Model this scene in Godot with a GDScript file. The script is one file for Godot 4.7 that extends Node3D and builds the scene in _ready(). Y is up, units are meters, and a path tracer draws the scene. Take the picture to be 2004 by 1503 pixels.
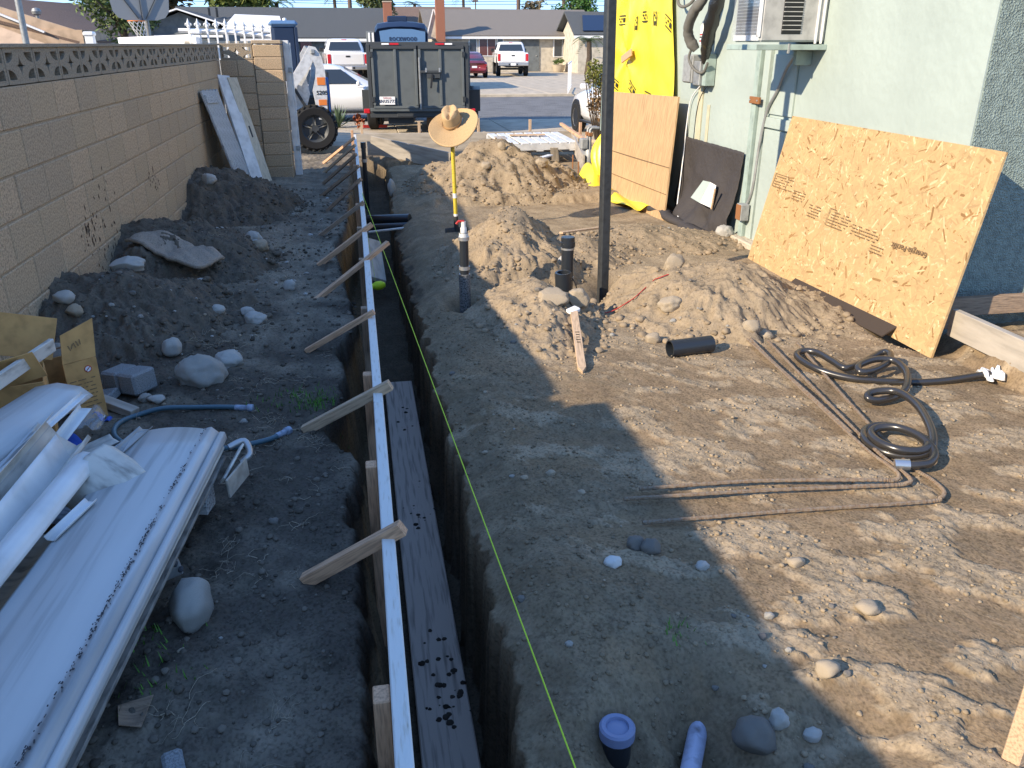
extends Node3D

var M := {}
var rng := RandomNumberGenerator.new()
var counts := {}
var nz := {}
var meshes := {}
var mounds: Array = []

func _ready():
	rng.seed = 11
	# ---- camera, sky, sun, exposure
	var cam := Camera3D.new()
	cam.name = "camera"
	add_child(cam)
	cam.position = Vector3(0, 1.67, 0)
	cam.rotation_degrees = Vector3(-22.856, -10.313, 0)
	cam.fov = 50.875
	cam.near = 0.05
	cam.far = 900.0
	cam.current = true
	var we := WorldEnvironment.new()
	we.name = "world_environment"
	var env := Environment.new()
	env.background_mode = Environment.BG_SKY
	var sky := Sky.new()
	var sm := ProceduralSkyMaterial.new()
	sm.sky_top_color = Color(0.34, 0.47, 0.67)
	sm.sky_horizon_color = Color(0.62, 0.77, 0.90)
	sm.sky_curve = 0.16
	sm.sky_energy_multiplier = 1.02
	sm.ground_bottom_color = Color(0.25, 0.22, 0.18)
	sm.ground_horizon_color = Color(0.42, 0.40, 0.37)
	sm.sun_angle_max = 1.0
	sky.sky_material = sm
	env.sky = sky
	env.tonemap_mode = Environment.TONE_MAPPER_LINEAR
	env.tonemap_exposure = 2.5
	env.sdfgi_enabled = true
	env.ssao_enabled = true
	env.ssil_enabled = true
	we.environment = env
	add_child(we)
	var sun := DirectionalLight3D.new()
	sun.name = "sun"
	add_child(sun)
	sun.look_at_from_position(Vector3.ZERO, Vector3(1.0, -0.59, -0.50), Vector3.UP)
	sun.light_energy = 0.98
	sun.light_color = Color(1.0, 0.93, 0.82)
	sun.light_angular_distance = 0.5
	sun.shadow_enabled = true
	# ---- setting
	noises()
	materials()
	build_ground()
	build_mounds()
	build_street()
	build_walls()
	build_house()
	# ---- things
	build_forms()
	build_right_side()
	build_yard_things()
	build_debris()
	build_vehicles()
	build_background()
	build_rocks()
	build_litter()

# ------------------------------------------------------------------ helpers
func lin(r: float, g: float, b: float) -> Color:
	return Color(r, g, b).linear_to_srgb()

func noise(n: String, freq: float, oct := 3, seed_ := 1, type := FastNoiseLite.TYPE_SIMPLEX_SMOOTH, frac := FastNoiseLite.FRACTAL_FBM) -> FastNoiseLite:
	var f := FastNoiseLite.new()
	f.noise_type = type
	f.frequency = freq
	f.fractal_octaves = oct
	f.fractal_type = frac
	f.seed = seed_
	if n: nz[n] = f
	return f

func ntex(freq: float, oct: int, seed_: int, ramp: Array, size := 512, type := FastNoiseLite.TYPE_SIMPLEX_SMOOTH, frac := FastNoiseLite.FRACTAL_FBM) -> NoiseTexture2D:
	var t := NoiseTexture2D.new()
	t.width = size
	t.height = size
	t.seamless = true
	t.noise = noise("", freq, oct, seed_, type, frac)
	var g := Gradient.new()
	var offs := PackedFloat32Array()
	var cols := PackedColorArray()
	for r in ramp:
		offs.append(r[0])
		cols.append(r[1] if r[1] is Color else Color(r[1], r[1], r[1]))
	g.offsets = offs
	g.colors = cols
	t.color_ramp = g
	return t

func nnorm(freq: float, oct: int, seed_: int, strength: float, size := 512, type := FastNoiseLite.TYPE_SIMPLEX_SMOOTH) -> NoiseTexture2D:
	var t := NoiseTexture2D.new()
	t.width = size
	t.height = size
	t.seamless = true
	t.as_normal_map = true
	t.bump_strength = strength
	t.noise = noise("", freq, oct, seed_, type)
	return t

# a material from a real-world (linear) colour
func mat(n: String, c: Color, rough := 0.8, o := {}) -> StandardMaterial3D:
	var m := StandardMaterial3D.new()
	m.albedo_color = Color(c.r, c.g, c.b).linear_to_srgb()
	m.roughness = rough
	m.metallic = o.get("metal", 0.0)
	m.metallic_specular = o.get("spec", 0.4)
	if o.has("tex"):
		m.albedo_texture = o.tex
	if o.has("norm"):
		m.normal_enabled = true
		m.normal_texture = o.norm
		m.normal_scale = o.get("nscale", 1.0)
	if o.has("tex") or o.has("norm"):
		if not o.get("uv", false):
			m.uv1_triplanar = true
			m.uv1_world_triplanar = o.get("world", false)
		m.uv1_scale = o.get("scale", Vector3.ONE)
		m.uv1_offset = o.get("off", Vector3.ZERO)
	if o.get("vc", false): m.vertex_color_use_as_albedo = true
	if o.has("alpha"):
		m.transparency = BaseMaterial3D.TRANSPARENCY_ALPHA
		m.albedo_color.a = o.alpha
	if o.has("coat"):
		m.clearcoat_enabled = true
		m.clearcoat = o.coat
		m.clearcoat_roughness = 0.08
	if o.has("back"):
		m.backlight_enabled = true
		m.backlight = o.back
	m.cull_mode = BaseMaterial3D.CULL_DISABLED
	if n: M[n] = m
	return m

func numbered(parent: Node, called: String) -> String:
	var key := str(parent.get_instance_id()) + "/" + called
	var k: int = counts.get(key, 0)
	counts[key] = k + 1
	return called if k == 0 else "%s_%03d" % [called, k]

func put(o: Node3D, called: String, parent: Node = null) -> Node3D:
	var p: Node = parent if parent else self
	o.name = numbered(p, called)
	p.add_child(o, true)
	return o

func tag(o: Node, label: String, category: String, group := "") -> Node:
	o.set_meta("label", label)
	o.set_meta("category", category)
	if group: o.set_meta("group", group)
	return o

func kind(o: Node, k: String) -> Node:
	o.set_meta("kind", k)
	return o

func thing(called: String, label: String, category: String, at := Vector3.ZERO, turn := 0.0, group := "") -> Node3D:
	var o := Node3D.new()
	put(o, called)
	o.position = at
	o.rotation_degrees.y = turn
	tag(o, label, category, group)
	return o

func inst(called: String, mesh: Mesh, m: Material, parent: Node = null, at := Vector3.ZERO, basis_ := Basis.IDENTITY) -> MeshInstance3D:
	var o := MeshInstance3D.new()
	o.mesh = mesh
	o.material_override = m
	o.transform = Transform3D(basis_, at)
	put(o, called, parent)
	return o

var smooth_now := false
func begin(smooth := false) -> SurfaceTool:
	smooth_now = smooth
	var s := SurfaceTool.new()
	s.begin(Mesh.PRIMITIVE_TRIANGLES)
	s.set_smooth_group(0 if smooth else -1)
	return s

func obj(called: String, s: SurfaceTool, m: Material, parent: Node = null) -> MeshInstance3D:
	s.generate_normals()
	return inst(called, s.commit(), m, parent)

func tri(s: SurfaceTool, a: Vector3, b: Vector3, c: Vector3):
	s.add_vertex(a); s.add_vertex(b); s.add_vertex(c)

func quad(s: SurfaceTool, a: Vector3, b: Vector3, c: Vector3, d: Vector3):
	tri(s, a, b, c); tri(s, a, c, d)

# box with chamfered edges; t places it
func box(s: SurfaceTool, size: Vector3, t := Transform3D.IDENTITY, bev := 0.0):
	var h := size * 0.5
	bev = min(bev, min(h.x, min(h.y, h.z)) * 0.9)
	for ax in 3:
		var b1 := (ax + 1) % 3
		var b2 := (ax + 2) % 3
		for sg in [-1.0, 1.0]:
			var P: Array[Vector3] = []
			for k in [[-1, -1], [1, -1], [1, 1], [-1, 1]]:
				var v := Vector3.ZERO
				v[ax] = sg * h[ax]
				v[b1] = k[0] * (h[b1] - bev)
				v[b2] = k[1] * (h[b2] - bev)
				P.append(t * v)
			if sg > 0: quad(s, P[3], P[2], P[1], P[0])
			else: quad(s, P[0], P[1], P[2], P[3])
	if bev <= 0.0: return
	for ax in 3:
		var b1 := (ax + 1) % 3
		var b2 := (ax + 2) % 3
		for k in [[-1, -1], [1, -1], [1, 1], [-1, 1]]:
			var P: Array[Vector3] = []
			for e in [-1.0, 1.0]:
				var v := Vector3.ZERO
				v[ax] = e * (h[ax] - bev)
				v[b1] = k[0] * h[b1]
				v[b2] = k[1] * (h[b2] - bev)
				P.append(t * v)
				var w := v
				w[b1] = k[0] * (h[b1] - bev)
				w[b2] = k[1] * h[b2]
				P.append(t * w)
			if k[0] * k[1] > 0: quad(s, P[0], P[1], P[3], P[2])
			else: quad(s, P[2], P[3], P[1], P[0])
	for i in 8:
		var sx := 1.0 if i & 1 else -1.0
		var sy := 1.0 if i & 2 else -1.0
		var sz := 1.0 if i & 4 else -1.0
		var a := t * Vector3(sx * h.x, sy * (h.y - bev), sz * (h.z - bev))
		var b := t * Vector3(sx * (h.x - bev), sy * h.y, sz * (h.z - bev))
		var c := t * Vector3(sx * (h.x - bev), sy * (h.y - bev), sz * h.z)
		if sx * sy * sz > 0: tri(s, c, b, a)
		else: tri(s, a, b, c)

func boxmesh(size: Vector3, bev := 0.0) -> Mesh:
	var key := "box%s%.4f" % [size, bev]
	if not meshes.has(key):
		var s := begin()
		box(s, size, Transform3D.IDENTITY, bev)
		s.generate_normals()
		meshes[key] = s.commit()
	return meshes[key]

func cube(called: String, at: Vector3, size: Vector3, m: Material, parent: Node = null, bev := 0.0, rot := Vector3.ZERO) -> MeshInstance3D:
	return inst(called, boxmesh(size, bev), m, parent, at, Basis.from_euler(rot * PI / 180.0))

func frame_of(a: Vector3, b: Vector3, up := Vector3.UP) -> Basis:
	var x := (b - a).normalized()
	if absf(x.dot(up)) > 0.995: up = Vector3(0, 0, 1)
	var z := x.cross(up).normalized()
	return Basis(x, z.cross(x), z)

# a sawn board from a to b: w across, t thick along up
func board(called: String, a: Vector3, b: Vector3, w: float, t: float, m: Material, parent: Node = null, up := Vector3.UP, bev := 0.002) -> MeshInstance3D:
	return inst(called, boxmesh(Vector3(a.distance_to(b), t, w), bev), m, parent, (a + b) * 0.5, frame_of(a, b, up))

func spline(pts: Array, n: int, closed := false) -> PackedVector3Array:
	var out := PackedVector3Array()
	var k := pts.size()
	for i in (k if closed else k - 1):
		var p0: Vector3 = pts[(i - 1 + k) % k] if closed or i > 0 else pts[0]
		var p1: Vector3 = pts[i]
		var p2: Vector3 = pts[(i + 1) % k]
		var p3: Vector3 = pts[(i + 2) % k] if closed or i < k - 2 else pts[k - 1]
		for j in n:
			out.append(p1.cubic_interpolate(p2, p0, p3, float(j) / n))
	if not closed: out.append(pts[k - 1])
	return out

func tube(s: SurfaceTool, pts: PackedVector3Array, r, sides := 8, caps := true, squash := 1.0):
	var n := pts.size()
	var prev := Vector3.UP
	var rings: Array = []
	for i in n:
		var d := (pts[min(i + 1, n - 1)] - pts[max(i - 1, 0)]).normalized()
		var u := prev - d * prev.dot(d)
		if u.length() < 0.05: u = Vector3(1, 0, 0) - d * d.x
		u = u.normalized()
		prev = u
		var v := d.cross(u)
		var rr: float = r[i] if r is Array or r is PackedFloat32Array else r
		var ring := PackedVector3Array()
		for k in sides:
			var a := TAU * k / sides
			ring.append(pts[i] + u * cos(a) * rr * squash + v * sin(a) * rr)
		rings.append(ring)
	for i in n - 1:
		for k in sides:
			var k2 := (k + 1) % sides
			quad(s, rings[i][k], rings[i][k2], rings[i + 1][k2], rings[i + 1][k])
	if caps:
		s.set_smooth_group(-1)
		for e in [0, n - 1]:
			for k in range(1, sides - 1):
				tri(s, rings[e][0], rings[e][k], rings[e][k + 1])
		s.set_smooth_group(0 if smooth_now else -1)

func bar(s: SurfaceTool, a: Vector3, b: Vector3, r: float, sides := 8):
	tube(s, PackedVector3Array([a, b]), r, sides)

func lathe(s: SurfaceTool, prof: Array, seg := 24, t := Transform3D.IDENTITY):
	var grp := 1
	for i in prof.size() - 1:
		if i > 0:
			var d0: Vector2 = prof[i] - prof[i - 1]
			var d1: Vector2 = prof[i + 1] - prof[i]
			if absf(d0.angle_to(d1)) > 0.65: grp += 1
		s.set_smooth_group(grp if smooth_now else -1)
		for k in seg:
			var a := TAU * k / seg
			var b := TAU * (k + 1) / seg
			var p: Vector2 = prof[i]
			var q: Vector2 = prof[i + 1]
			var A := t * Vector3(p.x * cos(a), p.y, p.x * sin(a))
			var B := t * Vector3(p.x * cos(b), p.y, p.x * sin(b))
			var C := t * Vector3(q.x * cos(b), q.y, q.x * sin(b))
			var D := t * Vector3(q.x * cos(a), q.y, q.x * sin(a))
			if p.x < 0.00001: tri(s, A, C, D)
			elif q.x < 0.00001: tri(s, A, B, C)
			else: quad(s, A, B, C, D)
	s.set_smooth_group(0 if smooth_now else -1)

# extrude a 2D outline (x,y) along z by depth, centred
func prism(s: SurfaceTool, poly: PackedVector2Array, depth: float, t := Transform3D.IDENTITY):
	var idx := Geometry2D.triangulate_polygon(poly)
	var h := depth * 0.5
	for i in range(0, idx.size(), 3):
		var a := poly[idx[i]]
		var b := poly[idx[i + 1]]
		var c := poly[idx[i + 2]]
		tri(s, t * Vector3(a.x, a.y, h), t * Vector3(b.x, b.y, h), t * Vector3(c.x, c.y, h))
		tri(s, t * Vector3(c.x, c.y, -h), t * Vector3(b.x, b.y, -h), t * Vector3(a.x, a.y, -h))
	for i in poly.size():
		var a := poly[i]
		var b := poly[(i + 1) % poly.size()]
		quad(s, t * Vector3(a.x, a.y, h), t * Vector3(b.x, b.y, h), t * Vector3(b.x, b.y, -h), t * Vector3(a.x, a.y, -h))

# a sheet of thickness th from a grid of points f(u,v)
func sheet(s: SurfaceTool, f: Callable, nu: int, nv: int, th: float):
	var P: Array = []
	for i in nu + 1:
		var row := PackedVector3Array()
		for j in nv + 1: row.append(f.call(float(i) / nu, float(j) / nv))
		P.append(row)
	var Q: Array = []
	for i in nu + 1:
		var row := PackedVector3Array()
		for j in nv + 1:
			var du: Vector3 = P[min(i + 1, nu)][j] - P[max(i - 1, 0)][j]
			var dv: Vector3 = P[i][min(j + 1, nv)] - P[i][max(j - 1, 0)]
			row.append(P[i][j] - du.cross(dv).normalized() * th)
		Q.append(row)
	for i in nu:
		for j in nv:
			quad(s, P[i][j], P[i + 1][j], P[i + 1][j + 1], P[i][j + 1])
			quad(s, Q[i][j], Q[i][j + 1], Q[i + 1][j + 1], Q[i + 1][j])
	for i in nu:
		quad(s, P[i][0], Q[i][0], Q[i + 1][0], P[i + 1][0])
		quad(s, P[i][nv], P[i + 1][nv], Q[i + 1][nv], Q[i][nv])
	for j in nv:
		quad(s, P[0][j], P[0][j + 1], Q[0][j + 1], Q[0][j])
		quad(s, P[nu][j], Q[nu][j], Q[nu][j + 1], P[nu][j + 1])

# surface through rings of equal length
func loft(s: SurfaceTool, rings: Array, caps := true, closed := true):
	for i in rings.size() - 1:
		var n: int = rings[i].size()
		for k in (n if closed else n - 1):
			var k2 := (k + 1) % n
			quad(s, rings[i][k], rings[i][k2], rings[i + 1][k2], rings[i + 1][k])
	if caps:
		for e in [0, rings.size() - 1]:
			var c := Vector3.ZERO
			for v in rings[e]: c += v
			c /= rings[e].size()
			for k in rings[e].size(): tri(s, c, rings[e][k], rings[e][(k + 1) % rings[e].size()])

func text(called: String, txt: String, size: float, m: Material, parent: Node, at: Vector3, basis_ := Basis.IDENTITY, font := "Droid Sans", bold := true, depth := 0.004) -> MeshInstance3D:
	var tm := TextMesh.new()
	tm.text = txt
	tm.font_size = 48
	tm.pixel_size = size / 36.0
	tm.depth = depth
	var sf := SystemFont.new()
	sf.font_names = PackedStringArray([font])
	sf.font_weight = 700 if bold else 400
	tm.font = sf
	return inst(called, tm, m, parent, at, basis_)

var ico_cache := {}
func ico(sub: int) -> Array:
	if ico_cache.has(sub): return ico_cache[sub]
	var p := (1.0 + sqrt(5.0)) / 2.0
	var V: Array = []
	for v in [[-1, p, 0], [1, p, 0], [-1, -p, 0], [1, -p, 0], [0, -1, p], [0, 1, p], [0, -1, -p], [0, 1, -p], [p, 0, -1], [p, 0, 1], [-p, 0, -1], [-p, 0, 1]]:
		V.append(Vector3(v[0], v[1], v[2]).normalized())
	var F: Array = [[0, 11, 5], [0, 5, 1], [0, 1, 7], [0, 7, 10], [0, 10, 11], [1, 5, 9], [5, 11, 4], [11, 10, 2], [10, 7, 6], [7, 1, 8], [3, 9, 4], [3, 4, 2], [3, 2, 6], [3, 6, 8], [3, 8, 9], [4, 9, 5], [2, 4, 11], [6, 2, 10], [8, 6, 7], [9, 8, 1]]
	for s in sub:
		var mid := {}
		var G: Array = []
		for f in F:
			var m: Array = []
			for e in 3:
				var a: int = f[e]
				var b: int = f[(e + 1) % 3]
				var key := Vector2i(min(a, b), max(a, b))
				if not mid.has(key):
					mid[key] = V.size()
					V.append(((V[a] + V[b]) * 0.5).normalized())
				m.append(mid[key])
			G.append([f[0], m[0], m[2]]); G.append([f[1], m[1], m[0]]); G.append([f[2], m[2], m[1]]); G.append(m)
		F = G
	ico_cache[sub] = [V, F]
	return ico_cache[sub]

# a stone of unit radius: angular 0..1 cuts flat faces into it
func stone_mesh(seed_: int, sub: int, rough: float, cuts: int) -> Mesh:
	var r := RandomNumberGenerator.new()
	r.seed = seed_
	var n := noise("", 0.9, 3, seed_)
	var planes: Array = []
	for i in cuts:
		planes.append([Vector3(r.randfn(), r.randfn(), r.randfn()).normalized(), r.randf_range(0.62, 0.9)])
	var IC: Array = ico(sub)
	var s := begin(true)
	var W: Array = []
	for v in IC[0]:
		var p: Vector3 = v * (1.0 + rough * n.get_noise_3dv(v * 1.3) + rough * 0.25 * n.get_noise_3dv(v * 6.0))
		for pl in planes:
			var d: float = p.dot(pl[0]) - pl[1]
			if d > 0: p -= pl[0] * d * 0.85
		W.append(p)
	for f in IC[1]: tri(s, W[f[0]], W[f[2]], W[f[1]])
	s.generate_normals()
	return s.commit()

func g0(z: float) -> float:
	var t := clampf((-z - 4.0) / 7.6, 0.0, 1.0)
	return 0.2 * (1.0 - t * t * (3.0 - 2.0 * t))

func ss(a: float, b: float, x: float) -> float:
	var t := clampf((x - a) / (b - a), 0.0, 1.0)
	return t * t * (3.0 - 2.0 * t)

# ------------------------------------------------------------------ materials
func noises():
	noise("a", 0.9, 3, 3)
	noise("b", 4.0, 3, 5)
	noise("c", 14.0, 3, 9)
	noise("d", 34.0, 2, 13)
	noise("patch", 1.5, 4, 21)
	noise("edge", 2.2, 3, 33)
	noise("ridge", 2.6, 3, 41, FastNoiseLite.TYPE_SIMPLEX_SMOOTH, FastNoiseLite.FRACTAL_RIDGED)
	noise("cell", 9.0, 1, 51, FastNoiseLite.TYPE_CELLULAR)

func materials():
	var soil := ntex(0.09, 5, 2, [[0.0, 0.55], [0.3, 0.8], [0.55, 0.95], [1.0, 1.0]], 1024, FastNoiseLite.TYPE_VALUE)
	var soil_n := nnorm(0.11, 4, 4, 3.0, 1024, FastNoiseLite.TYPE_VALUE)
	mat("soil", Color(1, 1, 1), 0.95, {tex = soil, norm = soil_n, nscale = 1.0, scale = Vector3.ONE * 1.6, world = true, vc = true, spec = 0.15})
	mat("clod", Color(1, 1, 1), 0.95, {tex = soil, norm = soil_n, scale = Vector3.ONE * 4.0, vc = true, spec = 0.15})
	var cgrain := ntex(0.05, 5, 6, [[0.0, 0.66], [0.4, 0.88], [0.7, 0.97], [1.0, 1.0]])
	var fine_n := nnorm(0.12, 3, 8, 6.0)
	var blot := ntex(0.012, 5, 12, [[0.0, 0.82], [0.5, 0.95], [1.0, 1.0]])
	mat("block", Color(0.61, 0.45, 0.29), 0.92, {tex = cgrain, norm = fine_n, nscale = 0.7, scale = Vector3.ONE * 2.6, world = true, spec = 0.2})
	mat("block2", Color(0.57, 0.425, 0.282), 0.92, {tex = cgrain, norm = fine_n, nscale = 0.7, scale = Vector3.ONE * 2.3, world = true, off = Vector3(.3, .1, .6), spec = 0.2})
	mat("block3", Color(0.65, 0.472, 0.305), 0.92, {tex = cgrain, norm = fine_n, nscale = 0.7, scale = Vector3.ONE * 2.0, world = true, off = Vector3(.7, .5, .2), spec = 0.2})
	mat("mortar", Color(0.56, 0.43, 0.295), 0.95, {tex = cgrain, norm = fine_n, scale = Vector3.ONE * 4.0, world = true})
	mat("deco", Color(0.40, 0.325, 0.235), 0.92, {tex = cgrain, norm = fine_n, nscale = 0.7, scale = Vector3.ONE * 3.0, world = true})
	mat("stain", Color(0.085, 0.05, 0.03), 0.9)
	mat("concrete", Color(0.55, 0.47, 0.36), 0.9, {tex = blot, norm = fine_n, nscale = 0.3, scale = Vector3.ONE * 0.35, world = true})
	mat("grey_block", Color(0.30, 0.31, 0.315), 0.92, {tex = cgrain, norm = fine_n, scale = Vector3.ONE * 5.0})
	mat("asphalt", Color(0.20, 0.195, 0.19), 0.9, {tex = blot, norm = fine_n, nscale = 0.4, scale = Vector3.ONE * 0.22, world = true})
	# woods: grain runs along local x
	var grain := ntex(0.02, 5, 14, [[0.0, 0.7], [0.35, 0.87], [0.55, 0.95], [1.0, 1.0]])
	var grain_n := nnorm(0.04, 4, 15, 4.0)
	var gs := Vector3(0.7, 9.0, 9.0)
	mat("wood", Color(0.70, 0.42, 0.25), 0.8, {tex = grain, norm = grain_n, nscale = 0.4, scale = gs})
	mat("wood_pale", Color(0.62, 0.44, 0.285), 0.82, {tex = grain, norm = grain_n, nscale = 0.4, scale = gs, off = Vector3(.4, .3, .1)})
	mat("wood_dull", Color(0.38, 0.27, 0.185), 0.85, {tex = grain, norm = grain_n, nscale = 0.5, scale = gs, off = Vector3(.1, .7, .3)})
	mat("wood_form", Color(0.46, 0.41, 0.345), 0.85, {tex = ntex(0.012, 4, 64, [[0.0, 0.8], [0.5, 0.94], [1.0, 1.0]]), norm = grain_n, nscale = 0.2, scale = Vector3(0.35, 2.2, 2.2)})
	mat("wood_white", Color(0.68, 0.67, 0.63), 0.75, {tex = ntex(0.03, 5, 61, [[0.0, Color(.7, .62, .54)], [0.14, Color(.92, .9, .87)], [0.4, 1.0], [1.0, 1.0]]), norm = grain_n, nscale = 0.3, scale = Vector3(0.5, 4, 4)})
	mat("wood_weathered", Color(0.55, 0.55, 0.54), 0.9, {tex = ntex(0.02, 6, 62, [[0.0, 0.35], [0.3, 0.65], [0.5, 0.9], [1.0, 1.0]]), norm = grain_n, nscale = 1.0, scale = Vector3(1.0, 8, 8)})
	mat("wood_wet", Color(0.47, 0.375, 0.31), 0.6, {tex = ntex(0.02, 5, 63, [[0.0, 0.6], [0.3, 0.85], [0.5, 1.0], [1.0, 1.0]]), norm = grain_n, nscale = 0.2, scale = Vector3(0.25, 4.0, 4.0)})
	mat("cream_wood", Color(0.66, 0.58, 0.44), 0.8, {tex = grain, norm = grain_n, nscale = 0.3, scale = gs})
	mat("plywood", Color(0.56, 0.37, 0.195), 0.75, {tex = ntex(0.06, 5, 16, [[0.0, 0.7], [0.4, 0.88], [0.6, 0.97], [1.0, 1.0]], 1024), norm = grain_n, nscale = 0.15, scale = Vector3(0.8, 0.06, 0.8)})
	# siding wall
	mat("siding", Color(0.405, 0.47, 0.435), 0.75, {tex = ntex(0.006, 5, 17, [[0.0, 0.93], [0.5, 0.97], [1.0, 1.0]]), norm = nnorm(0.06, 3, 18, 2.0), nscale = 0.25, scale = Vector3.ONE * 0.35, world = true})
	mat("trim", Color(0.36, 0.45, 0.41), 0.7, {tex = blot, scale = Vector3.ONE * 1.5, world = true})
	mat("stucco", Color(0.31, 0.385, 0.355), 0.9, {tex = blot, norm = nnorm(0.07, 3, 19, 16.0, 512, FastNoiseLite.TYPE_CELLULAR), nscale = 1.0, scale = Vector3.ONE * 2.6, world = true})
	mat("bare_wood", Color(0.60, 0.56, 0.40), 0.85, {tex = grain, scale = Vector3(9, 0.7, 9)})
	mat("roof_grey", Color(0.15, 0.16, 0.165), 0.95, {tex = ntex(0.08, 4, 22, [[0.0, 0.55], [0.5, 0.85], [1.0, 1.0]]), norm = fine_n, scale = Vector3.ONE * 0.8, world = true})
	mat("roof_brown", Color(0.33, 0.295, 0.26), 0.95, {tex = ntex(0.08, 4, 23, [[0.0, 0.6], [0.5, 0.85], [1.0, 1.0]]), norm = fine_n, scale = Vector3.ONE * 0.8, world = true})
	mat("roof_tan", Color(0.29, 0.20, 0.155), 0.95, {tex = ntex(0.08, 4, 24, [[0.0, 0.6], [0.5, 0.85], [1.0, 1.0]]), norm = fine_n, scale = Vector3.ONE * 0.8, world = true})
	mat("house_cream", Color(0.58, 0.53, 0.44), 0.9, {tex = blot, scale = Vector3.ONE * 0.4, world = true})
	mat("house_peach", Color(0.58, 0.42, 0.29), 0.9, {tex = blot, scale = Vector3.ONE * 0.4, world = true})
	mat("house_slate", Color(0.17, 0.19, 0.20), 0.9, {tex = blot, scale = Vector3.ONE * 0.4, world = true})
	mat("brick_red", Color(0.42, 0.18, 0.115), 0.9, {tex = cgrain, norm = fine_n, scale = Vector3.ONE * 2.0, world = true})
	mat("window_dark", Color(0.03, 0.04, 0.055), 0.08, {spec = 0.6})
	mat("window_red", Color(0.12, 0.05, 0.045), 0.15, {spec = 0.5})
	# paint, metal, plastic
	mat("white_paint", Color(0.76, 0.76, 0.75), 0.5, {tex = blot, scale = Vector3.ONE * 0.9})
	mat("vinyl", Color(0.80, 0.80, 0.80), 0.4)
	mat("sheet_metal", Color(0.54, 0.545, 0.54), 0.38, {tex = ntex(0.01, 6, 26, [[0.0, 0.42], [0.3, 0.74], [0.52, 0.96], [1.0, 1.0]]), scale = Vector3(0.09, 1.7, 1.7), spec = 0.5})
	mat("sheet_cream", Color(0.62, 0.585, 0.52), 0.5, {tex = ntex(0.012, 6, 27, [[0.0, 0.55], [0.3, 0.85], [0.5, 0.97], [1.0, 1.0]]), scale = Vector3(0.9, 3.0, 3.0)})
	mat("sheet_blue", Color(0.33, 0.40, 0.52), 0.5, {tex = ntex(0.03, 6, 28, [[0.0, 0.3], [0.35, 0.75], [0.5, 0.95], [1.0, 1.0]]), scale = Vector3.ONE * 2.0})
	mat("sheet_dull", Color(0.30, 0.28, 0.25), 0.7, {tex = ntex(0.02, 5, 66, [[0.0, 0.5], [0.5, 0.9], [1.0, 1.0]]), scale = Vector3(1.0, 4.0, 4.0)})
	mat("pvc_cap", Color(0.20, 0.235, 0.37), 0.45)
	mat("grime", Color(0.05, 0.052, 0.06), 0.9)
	mat("bare_metal", Color(0.45, 0.45, 0.45), 0.4, {metal = 0.7})
	mat("dark_steel", Color(0.055, 0.06, 0.065), 0.45, {metal = 0.3, tex = ntex(0.02, 5, 29, [[0.0, 0.8], [0.5, 0.95], [1.0, 1.0]]), scale = Vector3.ONE * 2.0})
	mat("trailer_panel", Color(0.115, 0.13, 0.135), 0.5, {tex = ntex(0.012, 5, 30, [[0.0, 0.9], [0.5, 0.97], [1.0, 1.0]]), scale = Vector3.ONE * 0.6})
	mat("trailer_frame", Color(0.05, 0.055, 0.06), 0.45)
	mat("black_plastic", Color(0.018, 0.018, 0.02), 0.38, {spec = 0.5})
	mat("abs", Color(0.022, 0.026, 0.032), 0.32, {spec = 0.5, tex = ntex(0.05, 4, 31, [[0.0, 1.0], [0.7, 1.0], [0.82, 0.8], [1.0, 0.6]]), scale = Vector3.ONE * 6.0})
	mat("dusty_abs", Color(0.20, 0.20, 0.20), 0.7, {tex = ntex(0.03, 5, 32, [[0.0, 0.35], [0.4, 0.7], [0.6, 1.0], [1.0, 1.0]]), scale = Vector3.ONE * 5.0})
	mat("hose_black", Color(0.03, 0.028, 0.027), 0.28, {spec = 0.6})
	mat("hose_blue", Color(0.055, 0.115, 0.15), 0.35, {spec = 0.5})
	mat("steel_bright", Color(0.55, 0.55, 0.55), 0.3, {metal = 0.9})
	mat("rebar", Color(0.26, 0.225, 0.185), 0.7, {metal = 0.2, tex = ntex(0.03, 4, 34, [[0.0, Color(.8, .62, .48)], [0.5, Color(.97, .92, .86)], [1.0, 1.0]]), scale = Vector3.ONE * 5.0, world = true})
	mat("rust", Color(0.34, 0.15, 0.06), 0.85, {tex = cgrain, scale = Vector3.ONE * 6.0})
	mat("pvc_white", Color(0.62, 0.62, 0.60), 0.4)
	mat("pvc_blue", Color(0.40, 0.42, 0.54), 0.55, {tex = ntex(0.02, 5, 35, [[0.0, Color(.6, .56, .52)], [0.35, 0.85], [0.5, 1.0], [1.0, 1.0]]), scale = Vector3.ONE * 2.0})
	mat("shovel_yellow", Color(0.72, 0.55, 0.06), 0.5, {tex = ntex(0.04, 4, 36, [[0.0, Color(.6, .5, .4)], [0.3, 0.9], [1.0, 1.0]]), scale = Vector3.ONE * 3.0})
	mat("plastic_yellow", Color(0.84, 0.68, 0.045), 0.36, {back = Color(0.35, 0.28, 0.02), spec = 0.5})
	mat("print_black", Color(0.03, 0.03, 0.02), 0.7)
	mat("print_brown", Color(0.22, 0.14, 0.07), 0.85)
	mat("straw", Color(0.70, 0.48, 0.255), 0.8, {tex = ntex(0.06, 3, 37, [[0.0, 0.6], [0.4, 0.85], [1.0, 1.0]]), norm = fine_n, nscale = 0.8, scale = Vector3.ONE * 6.0})
	mat("straw_band", Color(0.46, 0.27, 0.12), 0.85)
	mat("cardboard", Color(0.62, 0.35, 0.13), 0.9, {tex = blot, scale = Vector3.ONE * 2.0})
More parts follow.
